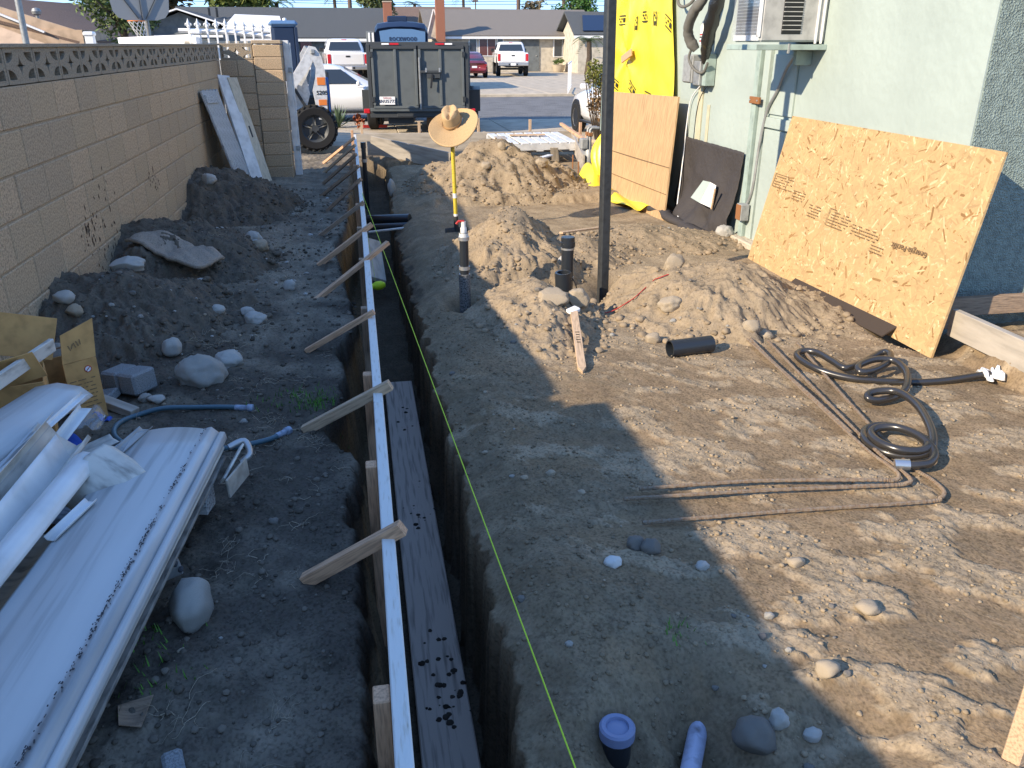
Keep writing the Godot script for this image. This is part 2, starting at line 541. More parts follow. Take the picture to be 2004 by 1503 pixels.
	mat("tarp", Color(0.052, 0.046, 0.045), 0.75, {norm = nnorm(0.02, 4, 39, 8.0), nscale = 0.7, scale = Vector3.ONE * 2.0, world = true})
	mat("felt", Color(0.06, 0.045, 0.035), 0.85)
	mat("pad", Color(0.40, 0.33, 0.26), 0.95, {tex = cgrain, norm = fine_n, scale = Vector3.ONE * 3.0})
	mat("string_lime", Color(0.50, 0.72, 0.05), 0.7)
	mat("lime", Color(0.55, 0.75, 0.03), 0.5)
	mat("red_plastic", Color(0.42, 0.03, 0.025), 0.4)
	mat("orange", Color(0.75, 0.22, 0.05), 0.5)
	mat("glass_red", Color(0.5, 0.02, 0.03), 0.2)
	mat("rubber", Color(0.022, 0.022, 0.023), 0.85, {tex = cgrain, scale = Vector3.ONE * 5.0})
	mat("rim", Color(0.45, 0.46, 0.47), 0.35, {metal = 0.7})
	mat("car_white", Color(0.78, 0.78, 0.78), 0.25, {coat = 0.8})
	mat("skid_white", Color(0.70, 0.71, 0.72), 0.4, {tex = blot, scale = Vector3.ONE * 1.5})
	mat("car_red", Color(0.16, 0.02, 0.03), 0.25, {coat = 0.8})
	mat("rv_blue", Color(0.10, 0.19, 0.34), 0.3, {coat = 0.5})
	mat("rv_dark", Color(0.02, 0.035, 0.075), 0.35)
	mat("tarp_blue", Color(0.02, 0.13, 0.42), 0.5)
	mat("cloth_blue", Color(0.03, 0.09, 0.42), 0.8)
	mat("cloth_violet", Color(0.33, 0.27, 0.40), 0.9)
	mat("ac_grey", Color(0.47, 0.47, 0.455), 0.5, {tex = blot, scale = Vector3.ONE * 1.5})
	mat("box_grey", Color(0.33, 0.34, 0.34), 0.5, {tex = blot, scale = Vector3.ONE * 3.0})
	mat("wrap_black", Color(0.02, 0.02, 0.02), 0.22, {norm = nnorm(0.03, 3, 40, 8.0), nscale = 0.7, scale = Vector3.ONE * 4.0, spec = 0.6})
	mat("foam_grey", Color(0.16, 0.155, 0.14), 0.9, {norm = fine_n, scale = Vector3.ONE * 6.0})
	mat("film", Color(0.75, 0.78, 0.80), 0.05, {alpha = 0.1, spec = 0.6})
	mat("fins", Color(0.16, 0.165, 0.17), 0.45, {metal = 0.5})
	mat("stone_a", Color(0.38, 0.36, 0.32), 0.9, {tex = cgrain, norm = fine_n, nscale = 0.7, scale = Vector3.ONE * 2.0})
	mat("stone_b", Color(0.46, 0.44, 0.40), 0.9, {tex = blot, norm = fine_n, nscale = 0.7, scale = Vector3.ONE * 3.0})
	mat("stone_c", Color(0.44, 0.36, 0.26), 0.9, {tex = cgrain, norm = fine_n, nscale = 0.7, scale = Vector3.ONE * 2.5})
	mat("stone_d", Color(0.21, 0.19, 0.165), 0.9, {tex = cgrain, norm = fine_n, nscale = 0.7, scale = Vector3.ONE * 2.0})
	mat("root", Color(0.36, 0.30, 0.22), 0.9)
	mat("leaf", Color(0.055, 0.10, 0.03), 0.6, {vc = true, back = Color(.2, .25, .1)})
	M["leaf"].albedo_color = Color.WHITE
	mat("bark", Color(0.12, 0.09, 0.065), 0.95, {tex = cgrain, norm = fine_n, scale = Vector3.ONE * 3.0})
	mat("pole_wood", Color(0.14, 0.095, 0.075), 0.9)
	mat("wire", Color(0.03, 0.03, 0.035), 0.6)
	mat("galv", Color(0.36, 0.37, 0.37), 0.5, {metal = 0.4, tex = blot, scale = Vector3.ONE * 2.0})
	mat("backboard", Color(0.21, 0.23, 0.25), 0.5)
	mat("net", Color(0.62, 0.60, 0.57), 0.9)
	mat("osb", Color(1, 1, 1), 0.75, {uv = true})
	osb_texture()

func osb_texture():
	# pressed wood strands: thousands of little flakes laid over one another
	var r := RandomNumberGenerator.new()
	r.seed = 77
	var W := 1536
	var H := 768
	var img := Image.create(W, H, false, Image.FORMAT_RGB8)
	img.fill(lin(0.465, 0.31, 0.148))
	var n := noise("", 0.012, 3, 71)
	for i in 8200:
		var x := r.randf() * W
		var y := r.randf() * H
		var ang := r.randfn(0.0, 0.75)
		if r.randf() < 0.25: ang += PI / 2
		var L := r.randf_range(14, 62)
		var w := r.randf_range(3, 11)
		var v := clampf(0.97 + r.randfn() * 0.085 + 0.15 * n.get_noise_2d(x, y), 0.5, 1.3)
		var c: Color
		var k := r.randf()
		if k < 0.05: c = Color(0.28, 0.16, 0.062)
		elif k < 0.12: c = Color(0.60, 0.45, 0.25)
		else: c = Color(0.485, 0.325, 0.157)
		c = Color(c.r * v, c.g * v, c.b * v).linear_to_srgb()
		var d := Vector2(cos(ang), sin(ang))
		var q := Vector2(-d.y, d.x)
		var steps := int(L)
		for j in steps:
			var p := Vector2(x, y) + d * (j - L * 0.5)
			var taper: float = min(1.0, min(j, steps - j) / 5.0)
			var hw := w * 0.5 * taper
			var rect := Rect2i(int(p.x - absf(q.x) * hw), int(p.y - absf(q.y) * hw), int(max(1.0, 2.0 * absf(q.x) * hw)) + 1, int(max(1.0, 2.0 * absf(q.y) * hw)) + 1)
			img.fill_rect(rect, c)
	img.generate_mipmaps()
	var t := ImageTexture.create_from_image(img)
	M["osb"].albedo_texture = t
	M["osb"].albedo_color = Color.WHITE

# ------------------------------------------------------------------ ground
func trench_left(z: float) -> float:
	var t := [[2.0, -0.11], [-1.6, -0.09], [-2.1, -0.10], [-2.45, -0.13], [-2.8, -0.10], [-2.95, -0.17], [-3.15, -0.27], [-3.5, -0.16], [-4.05, -0.19], [-4.6, -0.10], [-5.6, -0.2], [-6.7, -0.28], [-7.6, -0.2], [-9.0, -0.17], [-20.0, -0.15]]
	for i in t.size() - 1:
		if z <= t[i][0] and z > t[i + 1][0]:
			return lerpf(t[i][1], t[i + 1][1], (t[i][0] - z) / (t[i][0] - t[i + 1][0]))
	return -0.12

func trench_right(z: float) -> float:
	return 0.272 + 0.045 * nz.edge.get_noise_1d(z * 2.0) + 0.015 * nz.edge.get_noise_1d(z * 6.0 + 40.0) + 0.10 * ss(8.0, 12.0, -z)

func bump(x: float, z: float, cx: float, cz: float, rx: float, rz: float) -> float:
	var d := (x - cx) * (x - cx) / (rx * rx) + (z - cz) * (z - cz) / (rz * rz)
	return exp(-d * 1.6) if d < 4.0 else 0.0

func patchiness(x: float, z: float) -> float:
	# dry crumbly crust over damp smooth mud on the near right
	return nz.patch.get_noise_2d((x * 0.75 + z * 0.45) * 1.6, (z * 0.9 - x * 0.35) * 2.9)

func gh(x: float, z: float) -> float:
	if z < -14.6 or x < -2.4 or x > 4.3 or z > 2.0: return -0.13 if z < -14.6 else g0(z)
	var a: float = nz.a.get_noise_2d(x, z)
	var b: float = nz.b.get_noise_2d(x, z)
	var c: float = nz.c.get_noise_2d(x, z)
	var y: float = g0(z) + 0.018 * a + (0.009 if x < 0.3 else 0.005) * b + (0.004 if x < 0.3 else 0.0022) * c + 0.0016 * nz.d.get_noise_2d(x, z)
	if x > 0.2:
		var right := ss(0.25, 0.9, x)
		var p := patchiness(x, z)
		var near := ss(-4.6, -3.4, z)
		y += near * right * (ss(0.05, 0.08, p + 0.10 * c) * (0.004 + 0.007 * ss(-2.6, -1.2, z) + 0.004 * c + 0.0045 * nz.d.get_noise_2d(x, z)))
		y += 0.085 * ss(8.60, 8.75, -z + 0.05 * b) * (1.0 - ss(9.5, 12.0, -z)) * ss(0.5, 0.8, x)
		y -= 0.10 * (1.0 - ss(0.25, 0.72, x)) * ss(4.9, 5.4, -z) * (1.0 - ss(8.3, 8.7, -z))
		y -= 0.085 * pow(1.0 - ss(0.24, 0.52, x + 0.05 * b), 1.4)
		y -= 0.16 * bump(x, z, 1.28, -4.82, 0.22, 0.25) + 0.27 * bump(x, z, 1.72, -5.12, 0.26, 0.2) + 0.10 * bump(x, z, 1.5, -4.95, 0.3, 0.2) + 0.08 * bump(x, z, 1.02, -4.98, 0.16, 0.16) + 0.15 * bump(x, z, 0.58, -4.83, 0.13, 0.17)
		y += 0.12 * bump(x, z, 1.65, -4.72, 0.3, 0.12) + 0.06 * bump(x, z, 1.9, -6.15, 0.9, 0.5)
		y -= 0.17 * bump(x, z, 0.70, -1.30, 0.13, 0.22) + 0.08 * bump(x, z, 0.9, -1.22, 0.3, 0.14)
		y += 0.05 * bump(x, z, 0.5, -1.85, 0.3, 0.35) - 0.13 * bump(x, z, 0.51, -1.33, 0.10, 0.13)
		y += 0.16 * ss(2.88, 3.02, x + 0.06 * b) * ss(-3.55, -3.3, z)
		y -= 0.16 * bump(x, z, 2.98, -3.75, 0.22, 0.3)
		# cross trench in front of the far form board
		var cr := ss(12.45, 12.55, -z + 0.05 * b) * (1.0 - ss(12.9, 13.0, -z)) * (1.0 - ss(3.0, 3.2, x))
		y = lerpf(y, -0.33, cr)
	elif x < -0.3:
		y += 0.02 * a + 0.012 * c
	var xl := trench_left(z) + 0.03 * b + 0.015 * c
	var xr := trench_right(z) + 0.012 * c
	var inside := ss(xl, xl + 0.09, x) * (1.0 - ss(xr - 0.006, xr + 0.016, x)) * (1.0 - ss(13.0, 13.2, -z))
	if inside > 0.0: y = lerpf(y, -0.44 + 0.02 * b, inside)
	return lerpf(y, -0.13, ss(14.0, 14.6, -z))

func gcol(x: float, z: float, y: float) -> Color:
	var a: float = nz.a.get_noise_2d(x * 1.7 + 9.0, z * 1.7)
	var b: float = nz.b.get_noise_2d(x + 5.0, z - 3.0)
	var c: float = nz.c.get_noise_2d(x - 2.0, z + 6.0)
	var dry := Color(0.385, 0.30, 0.20)
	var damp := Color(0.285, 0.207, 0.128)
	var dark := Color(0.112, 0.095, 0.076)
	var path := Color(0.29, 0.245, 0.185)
	var rt := dry
	if x > -0.2:
		var p := patchiness(x, z)
		var near := ss(-4.4, -3.2, z)
		var m := ss(0.035, 0.075, p + 0.12 * c + 0.09 * nz.d.get_noise_2d(x, z))
		rt = damp.lerp(dry, lerpf(clampf(0.85 + 0.6 * a + 0.35 * b, 0.35, 1.0), m, near))
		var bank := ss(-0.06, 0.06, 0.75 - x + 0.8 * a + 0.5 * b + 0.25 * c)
		rt = rt.lerp(Color(0.225, 0.172, 0.112), bank * 0.8)  # shadowed strip beside the trench: its shade is put into the soil colour
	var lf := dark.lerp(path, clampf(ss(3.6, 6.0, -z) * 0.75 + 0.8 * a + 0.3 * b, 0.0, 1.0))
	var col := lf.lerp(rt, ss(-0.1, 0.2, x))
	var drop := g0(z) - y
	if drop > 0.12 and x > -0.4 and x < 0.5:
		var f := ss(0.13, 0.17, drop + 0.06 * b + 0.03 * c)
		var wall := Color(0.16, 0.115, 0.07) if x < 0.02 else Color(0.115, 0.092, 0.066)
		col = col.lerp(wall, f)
	var v := 1.0 + 0.22 * b + 0.16 * c
	return Color(col.r * v, col.g * v, col.b * v)

func grid_mesh(xs: PackedFloat32Array, zs: PackedFloat32Array, hf: Callable, cf: Callable) -> ArrayMesh:
	var V := PackedVector3Array()
	var C := PackedColorArray()
	var N := PackedVector3Array()
	var I := PackedInt32Array()
	var nx := xs.size()
	var nzz := zs.size()
	for j in nzz:
		for i in nx:
			var y: float = hf.call(xs[i], zs[j])
			V.append(Vector3(xs[i], y, zs[j]))
			C.append(cf.call(xs[i], zs[j], y))
	for j in nzz:
		for i in nx:
			var dx := V[j * nx + min(i + 1, nx - 1)] - V[j * nx + max(i - 1, 0)]
			var dz := V[min(j + 1, nzz - 1) * nx + i] - V[max(j - 1, 0) * nx + i]
			var n := dz.cross(dx).normalized()
			N.append(n if n.y > 0 else -n)
	for j in nzz - 1:
		for i in nx - 1:
			var k := j * nx + i
			I.append_array(PackedInt32Array([k, k + nx, k + 1, k + 1, k + nx, k + nx + 1]))
	var arr := []
	arr.resize(Mesh.ARRAY_MAX)
	arr[Mesh.ARRAY_VERTEX] = V
	arr[Mesh.ARRAY_NORMAL] = N
	arr[Mesh.ARRAY_COLOR] = C
	arr[Mesh.ARRAY_INDEX] = I
	var am := ArrayMesh.new()
	am.add_surface_from_arrays(Mesh.PRIMITIVE_TRIANGLES, arr)
	return am

func build_ground():
	var xs := PackedFloat32Array([-400.0, -120.0, -40.0, -12.0, -5.0, -2.4])
	var x := -2.0
	while x < 4.2:
		xs.append(x)
		x += 0.0105 if x > -0.36 and x < 0.42 else (0.0125 if x > 0.4 and x < 2.9 else 0.017)
	xs.append_array(PackedFloat32Array([4.3, 6.0, 12.0, 40.0, 120.0, 400.0]))
	var zs := PackedFloat32Array([60.0, 10.0, 3.0, 2.0, 1.0, 0.4])
	var z := 0.0
	while z > -14.7:
		zs.append(z)
		z -= 0.007 + 0.0052 * absf(z)
	zs.append_array(PackedFloat32Array([-16.0, -25.0, -60.0, -150.0, -400.0, -800.0]))
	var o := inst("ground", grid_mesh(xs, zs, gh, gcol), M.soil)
	kind(o, "structure")

func mound_h(m: Dictionary, x: float, z: float) -> float:
	var dx: float = (x - m.x) / m.rx
	var dz: float = (z - m.z) / m.rz
	var w: float = nz.a.get_noise_2d(x * 1.6 + m.s, z * 1.6) * 0.28 + nz.b.get_noise_2d(x + m.s, z) * 0.10
	var d := sqrt(dx * dx + dz * dz) + w
	if d > 1.05: return -0.04
	var t := 1.0 - d
	var h: float = m.h * (t * 1.18 - 0.18 * t * t) if t > 0 else 0.6 * t * m.h
	if d < 0.22: h -= m.h * 0.25 * pow(0.22 - d, 2.0) / 0.22
	var ang := atan2(dz, dx)
	h -= m.h * 0.075 * absf(nz.b.get_noise_2d(ang * 1.1 + m.s, d * 0.35)) * ss(0.1, 0.5, d) * 2.0
	h += 0.010 * nz.c.get_noise_2d(x, z) + 0.03 * m.h * nz.cell.get_noise_2d(x, z)
	return h

func surf(x: float, z: float) -> float:
	var y := gh(x, z)
	var best := 0.0
	for m in mounds:
		if absf(x - m.x) < m.rx * 1.1 and absf(z - m.z) < m.rz * 1.1:
			best = max(best, mound_h(m, x, z))
	return y + best

func build_mounds():
	mounds = [
		{x = 1.62, z = -10.1, rx = 1.08, rz = 1.45, h = 0.52, s = 3.0, l = "tall pale dirt mound in sunlight behind the shovel with the straw hat"},
		{x = 1.04, z = -5.85, rx = 0.54, rz = 0.85, h = 0.40, s = 17.0, l = "pointed dirt mound between the shovel and the capped black standpipe"},
		{x = 1.45, z = -5.9, rx = 0.6, rz = 0.5, h = 0.16, s = 27.0, l = "low dirt heap right behind the capped black standpipe"},
		{x = 0.97, z = -4.5, rx = 0.38, rz = 0.75, h = 0.21, s = 31.0, l = "lumpy dirt heap at the shadow edge in front of the grey standpipe"},
		{x = 2.08, z = -4.42, rx = 0.72, rz = 0.72, h = 0.30, s = 44.0, l = "broad crumbly dirt mound in front of the strand board"},
		{x = 2.3, z = -6.3, rx = 0.85, rz = 0.55, h = 0.11, s = 49.0, l = "low smooth dirt rise between the black post and the house"},
		{x = -1.5, z = -9.0, rx = 0.85, rz = 1.2, h = 0.50, s = 57.0, l = "dark dirt mound against the block wall below the leaning white boards"},
		{x = -1.48, z = -6.2, rx = 0.87, rz = 0.95, h = 0.40, s = 63.0, l = "dark dirt mound with the tan pad lying on it"},
		{x = -1.5, z = -4.72, rx = 0.87, rz = 0.75, h = 0.33, s = 71.0, l = "dark stony dirt mound beside the cardboard carton"},
	]
	for m in mounds:
		var xs := PackedFloat32Array()
		var zs := PackedFloat32Array()
		var step: float = clampf(0.0028 * absf(m.z), 0.012, 0.025)
		var x: float = m.x - m.rx * 1.15
		while x < m.x + m.rx * 1.15:
			if x > -1.74 : xs.append(x)
			x += step
		var z: float = m.z + m.rz * 1.15
		while z > m.z - m.rz * 1.15:
			zs.append(z)
			z -= step
		var right: bool = m.x > 0
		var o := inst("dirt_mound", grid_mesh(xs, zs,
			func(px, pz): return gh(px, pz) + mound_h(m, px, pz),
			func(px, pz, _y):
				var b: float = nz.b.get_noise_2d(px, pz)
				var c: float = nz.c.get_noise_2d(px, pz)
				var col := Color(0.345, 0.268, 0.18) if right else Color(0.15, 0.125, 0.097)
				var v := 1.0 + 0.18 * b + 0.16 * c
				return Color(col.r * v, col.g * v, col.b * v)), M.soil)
		tag(o, m.l, "dirt mound", "spoil heaps beside the trench")

func slab(called: String, x0: float, x1: float, z0: float, z1: float, top: float, th: float, m: Material, parent: Node = null) -> MeshInstance3D:
	return cube(called, Vector3((x0 + x1) * 0.5, top - th * 0.5, (z0 + z1) * 0.5), Vector3(x1 - x0, th, absf(z1 - z0)), m, parent, 0.012)

func build_street():
	# near driveway and footway, cut into slabs
	var drive := Node3D.new()
	put(drive, "driveway"); kind(drive, "structure")
	for i in 4:
		for j in 2:
			slab("concrete_slab", -1.5 + i * 2.3, 0.788 + i * 2.3, -15.2 - j * 2.4, -17.588 - j * 2.4, 0.0 - 0.002 * ((i + j) % 2), 0.2, M.concrete, drive)
	var walk := Node3D.new()
	put(walk, "pavement"); kind(walk, "structure")
	for i in 20:
		if i * 2.0 - 24.0 < -2.0 or i * 2.0 - 24.0 > 7.0:
			slab("concrete_slab", i * 2.0 - 24.0, i * 2.0 - 22.012, -18.2, -19.99, -0.004, 0.2, M.concrete, walk)
	kind(slab("kerb", -60, -1.6, -20.0, -20.16, 0.0, 0.2, M.concrete), "structure")
	kind(slab("kerb", 7.9, 60, -20.0, -20.16, 0.0, 0.2, M.concrete), "structure")
	kind(slab("gutter", -60, 60, -20.17, -20.6, -0.118, 0.2, M.concrete), "structure")
	kind(slab("road", -90, 90, -20.61, -30.6, -0.112, 0.2, M.asphalt), "structure")
	kind(slab("far_kerb", -90, 90, -30.61, -30.8, -0.02, 0.2, M.concrete), "structure")
	var far := Node3D.new()
	put(far, "far_driveway"); kind(far, "structure")
	for i in 9:
		for j in 6:
			slab("concrete_slab", -9.0 + i * 3.2, -5.815 + i * 3.2, -30.81 - j * 4.3, -35.095 - j * 4.3, -0.01 - 0.003 * ((i * 3 + j) % 3), 0.2, M.concrete, far)

# ------------------------------------------------------------------ block wall
# one screen block, 0.40 wide (x), 0.172 high (y), 0.14 deep (z), open pattern of corner eyes round a diamond
func screen_block() -> Mesh:
	var s := begin()
	var a := 0.199
	var b := 0.086
	var bar_ := 0.022
	var rx := 0.098
	var ry := 0.048
	var hz := 0.07
	var N := 8
	for sx in [-1.0, 1.0]:
		for sy in [-1.0, 1.0]:
			var inner := PackedVector2Array()
			var outer := PackedVector2Array()
			for i in N + 1:
				var t := float(i) / N
				inner.append(Vector2(bar_ + rx * sin(t * PI / 2), bar_ + ry * cos(t * PI / 2)))
			# outer path: (bar,b) -> (a-dx,b) -> astroid -> (a,b-dy) -> (a,bar)
			for i in N + 1:
				var t := float(i) / N
				if t <= 0.3: outer.append(Vector2(lerpf(bar_, a - 0.042, t / 0.3), b))
				elif t >= 0.8: outer.append(Vector2(a, lerpf(b - 0.058, bar_, (t - 0.8) / 0.2)))
				else:
					var k := (t - 0.3) / 0.5
					outer.append(Vector2(a - 0.042 * pow(1.0 - k, 1.6), b - 0.058 * pow(k, 1.6)))
			var f := func(p: Vector2, z: float) -> Vector3: return Vector3(sx * (a - p.x), sy * (b - p.y), z)
			for i in N:
				for z in [hz, -hz]:
					quad(s, f.call(inner[i], z), f.call(inner[i + 1], z), f.call(outer[i + 1], z), f.call(outer[i], z))
				quad(s, f.call(inner[i], hz), f.call(inner[i + 1], hz), f.call(inner[i + 1], -hz), f.call(inner[i], -hz))
				quad(s, f.call(outer[i], hz), f.call(outer[i + 1], hz), f.call(outer[i + 1], -hz), f.call(outer[i], -hz))
	for e in [-1.0, 1.0]:
		box(s, Vector3(bar_, b * 2 - 0.002, hz * 2 + 0.004), Transform3D(Basis.IDENTITY, Vector3(e * (a - bar_ * 0.5), 0, 0)), 0.002)
		box(s, Vector3(a * 2 - bar_ * 2, bar_, hz * 2 + 0.002), Transform3D(Basis.IDENTITY, Vector3(0, e * (b - bar_ * 0.5), 0)))
	s.generate_normals()
	return s.commit()

func build_walls():
	var w := thing("block_wall", "long tan concrete block wall with pierced screen blocks along its top", "wall", Vector3(-1.77, 0, -4.8))
	var off := -w.position
	cube("mortar_core", Vector3(-1.775, 0.663, -5.05) + off, Vector3(0.154, 1.62, 13.1), M.mortar, w)
	var bm := boxmesh(Vector3(0.05, 0.193, 0.397), 0.005)
	var hm := boxmesh(Vector3(0.05, 0.193, 0.194), 0.005)
	var mats := [M.block, M.block2, M.block3]
	for c in 8:
		var y := 1.478 - 0.1015 - c * 0.203
		var z := 1.45 + (0.2035 if c % 2 else 0.0)
		while z > -11.5:
			var half := z - 0.2 < -11.6
			inst("block", hm if half else bm, mats[rng.randi() % 3], w, Vector3(-1.715 + rng.randf_range(-0.0015, 0.0015), y, z + (0.1 if half else 0.0)) + off)
			z -= 0.407
	var db := screen_block()
	M["screen"] = M.deco
	var z2 := 1.25
	meshes["screen"] = db
	while z2 > -11.5:
		if z2 < -1.95:
			inst("screen_block", db, M.deco, w, Vector3(-1.762, 1.565, z2) + off, Basis(Vector3.UP, PI / 2))
		else:
			inst("block", bm, M.block2, w, Vector3(-1.715, 1.58, z2) + off)
			cube("cap_block", Vector3(-1.765, 1.738, z2) + off, Vector3(0.17, 0.11, 0.397), M.block3, w, 0.005)
		z2 -= 0.407
	cube("mortar_core", Vector3(-1.775, 1.58, -0.25) + off, Vector3(0.15, 0.205, 3.4), M.mortar, w)
	z2 = -2.03
	while z2 > -11.4:
		cube("cap_block", Vector3(-1.765, 1.661, z2 - 0.45) + off, Vector3(0.17, 0.02, 0.895), M.deco, w, 0.003)
		z2 -= 0.9
	var nf := thing("added_shade_fence", "added dark board fence close behind the block wall, keeping sun out of its pierced blocks", "fence", Vector3(-1.93, 0, -4.8))  # fence added to keep sun out of the screen block openings
	for i in 46:
		cube("fence_board", Vector3(0, 0.8, 6.4 - i * 0.29), Vector3(0.022, 1.7, 0.284), M.house_slate, nf, 0.002)
	# mud thrown against the wall face while digging
	var s := begin()
	var r := RandomNumberGenerator.new()
	r.seed = 5
	for i in 95:
		var cl: Array = [[-5.75, 0.72, 0.14], [-5.5, 0.55, 0.12], [-5.9, 0.45, 0.16], [-5.6, 0.36, 0.1], [-7.2, 0.62, 0.08], [-5.3, 0.62, 0.06]][r.randi() % 6]
		var p := Vector3(-1.689, cl[1] + r.randfn() * cl[2] * 0.9, cl[0] + r.randfn() * cl[2] * 1.2)
		if p.y > 0.95: continue
		var hh := r.randf_range(0.005, 0.028)
		var ww := r.randf_range(0.003, 0.011)
		for k in 8:
			var a0 := TAU * k / 8.0
			var a1 := TAU * (k + 1) / 8.0
			var j := 0.6 + 0.4 * absf(sin(k * 2.3 + i))
			var j2 := 0.6 + 0.4 * absf(sin(((k + 1) % 8) * 2.3 + i))
			tri(s, p + Vector3(0.004, 0, 0), p + Vector3(0, sin(a0) * hh * j, cos(a0) * ww * j), p + Vector3(0, sin(a1) * hh * j2, cos(a1) * ww * j2))
	var ms := obj("mud_spatter", s, M.stain, w)
	ms.position = off
	kind(ms, "stuff")
	# return wall at the far end
	var rw := thing("return_wall", "short block wall crossing to the gate pillar, half in diagonal shadow", "wall", Vector3(-1.48, 0, -11.7))
	cube("mortar_core", Vector3(0, 0.69, 0), Vector3(0.42, 1.58, 0.13), M.mortar, rw)
	for c in 8:
		var y := 1.478 - 0.1015 - c * 0.203
		if c % 2:
			cube("block", Vector3(0.0, y, 0.055), Vector3(0.41, 0.193, 0.05), mats[c % 3], rw, 0.005)
		else:
			cube("block", Vector3(-0.105, y, 0.055), Vector3(0.2, 0.193, 0.05), mats[(c + 1) % 3], rw, 0.005)
			cube("block", Vector3(0.102, y, 0.055), Vector3(0.2, 0.193, 0.05), mats[c % 3], rw, 0.005)
	inst("screen_block", db, M.deco, rw, Vector3(0.005, 1.567, 0.0))
	cube("cap_block", Vector3(0.0, 1.664, 0), Vector3(0.42, 0.02, 0.15), M.deco, rw, 0.003)
	var pl := thing("gate_pillar", "square tan block gate pillar with a flat cap beside the white gate post", "pillar", Vector3(-1.09, 0, -11.78))
	cube("mortar_core", Vector3(0, 0.8, 0), Vector3(0.335, 1.7, 0.335), M.mortar, pl)
	for c in 11:
		cube("block", Vector3(rng.randf_range(-.002, .002), 1.585 - c * 0.153, 0), Vector3(0.35, 0.145, 0.35), mats[(c * 7) % 3], pl, 0.008)
	cube("cap_block", Vector3(0, 1.69, 0), Vector3(0.37, 0.045, 0.37), M.mortar, pl, 0.008)
	var gp := thing("gate_post", "slim white gate post on the near side of the skid loader", "post", Vector3(-0.865, 0, -11.85))
	cube("post", Vector3(0, 0.83, 0), Vector3(0.07, 1.76, 0.07), M.white_paint, gp, 0.004)
	cube("hinge_strip", Vector3(0.047, 0.83, 0.0), Vector3(0.022, 1.7, 0.05), M.white_paint, gp, 0.002)
	for y in [0.35, 1.35]:
		cube("hinge", Vector3(0.03, y, 0.045), Vector3(0.05, 0.06, 0.02), M.galv, gp, 0.002)
	# boards leaning in the corner
	var lb := thing("leaning_shutter", "weathered grey plank panel with two cleats leaning on the block wall", "board", Vector3(-1.45, 0.1, -10.4))
	var q := -lb.position
	for i in 5:
		var u := (i + 0.5) / 5.0
		board("plank", Vector3(-1.40, lerpf(0.26, 0.04, u), lerpf(-9.75, -11.0, u)) + q, Vector3(-1.655, lerpf(1.20, 1.15, u), lerpf(-9.72, -10.85, u)) + q, 0.21, 0.022, M.wood_weathered, lb, Vector3(1, 0.25, 0))
	for v in [0.22, 0.92]:
		board("cleat", Vector3(-1.385, 0.2, -9.8).lerp(Vector3(-1.635, 1.19, -9.75), v) + q, Vector3(-1.385, 0.05, -10.6).lerp(Vector3(-1.635, 1.16, -10.5), v) + q, 0.09, 0.02, M.wood_weathered, lb, Vector3(1, 0.25, 0))
	var l2 := thing("leaning_plank", "long bluish white painted plank leaning between grey panel and cream door stile", "board", Vector3(-1.31, 0.0, -10.95))
	board("plank", Vector3(0.0, -0.02, 0), Vector3(-0.33, 1.30, -0.42), 0.2, 0.03, M.white_paint, l2, Vector3(0.8, 0.2, 0.6))
	var l3 := thing("leaning_stile", "cream door stile with a lock slot leaning rightmost in the wall corner", "board", Vector3(-1.24, 0.0, -11.15))
	board("stile", Vector3(0.02, -0.02, 0), Vector3(-0.31, 1.27, -0.30), 0.16, 0.04, M.cream_wood, l3, Vector3(0.8, 0.2, 0.6))
	board("lock_slot", Vector3(-0.125, 0.55, -0.13), Vector3(-0.16, 0.69, -0.16), 0.022, 0.046, M.grime, l3, Vector3(0.8, 0.2, 0.6))

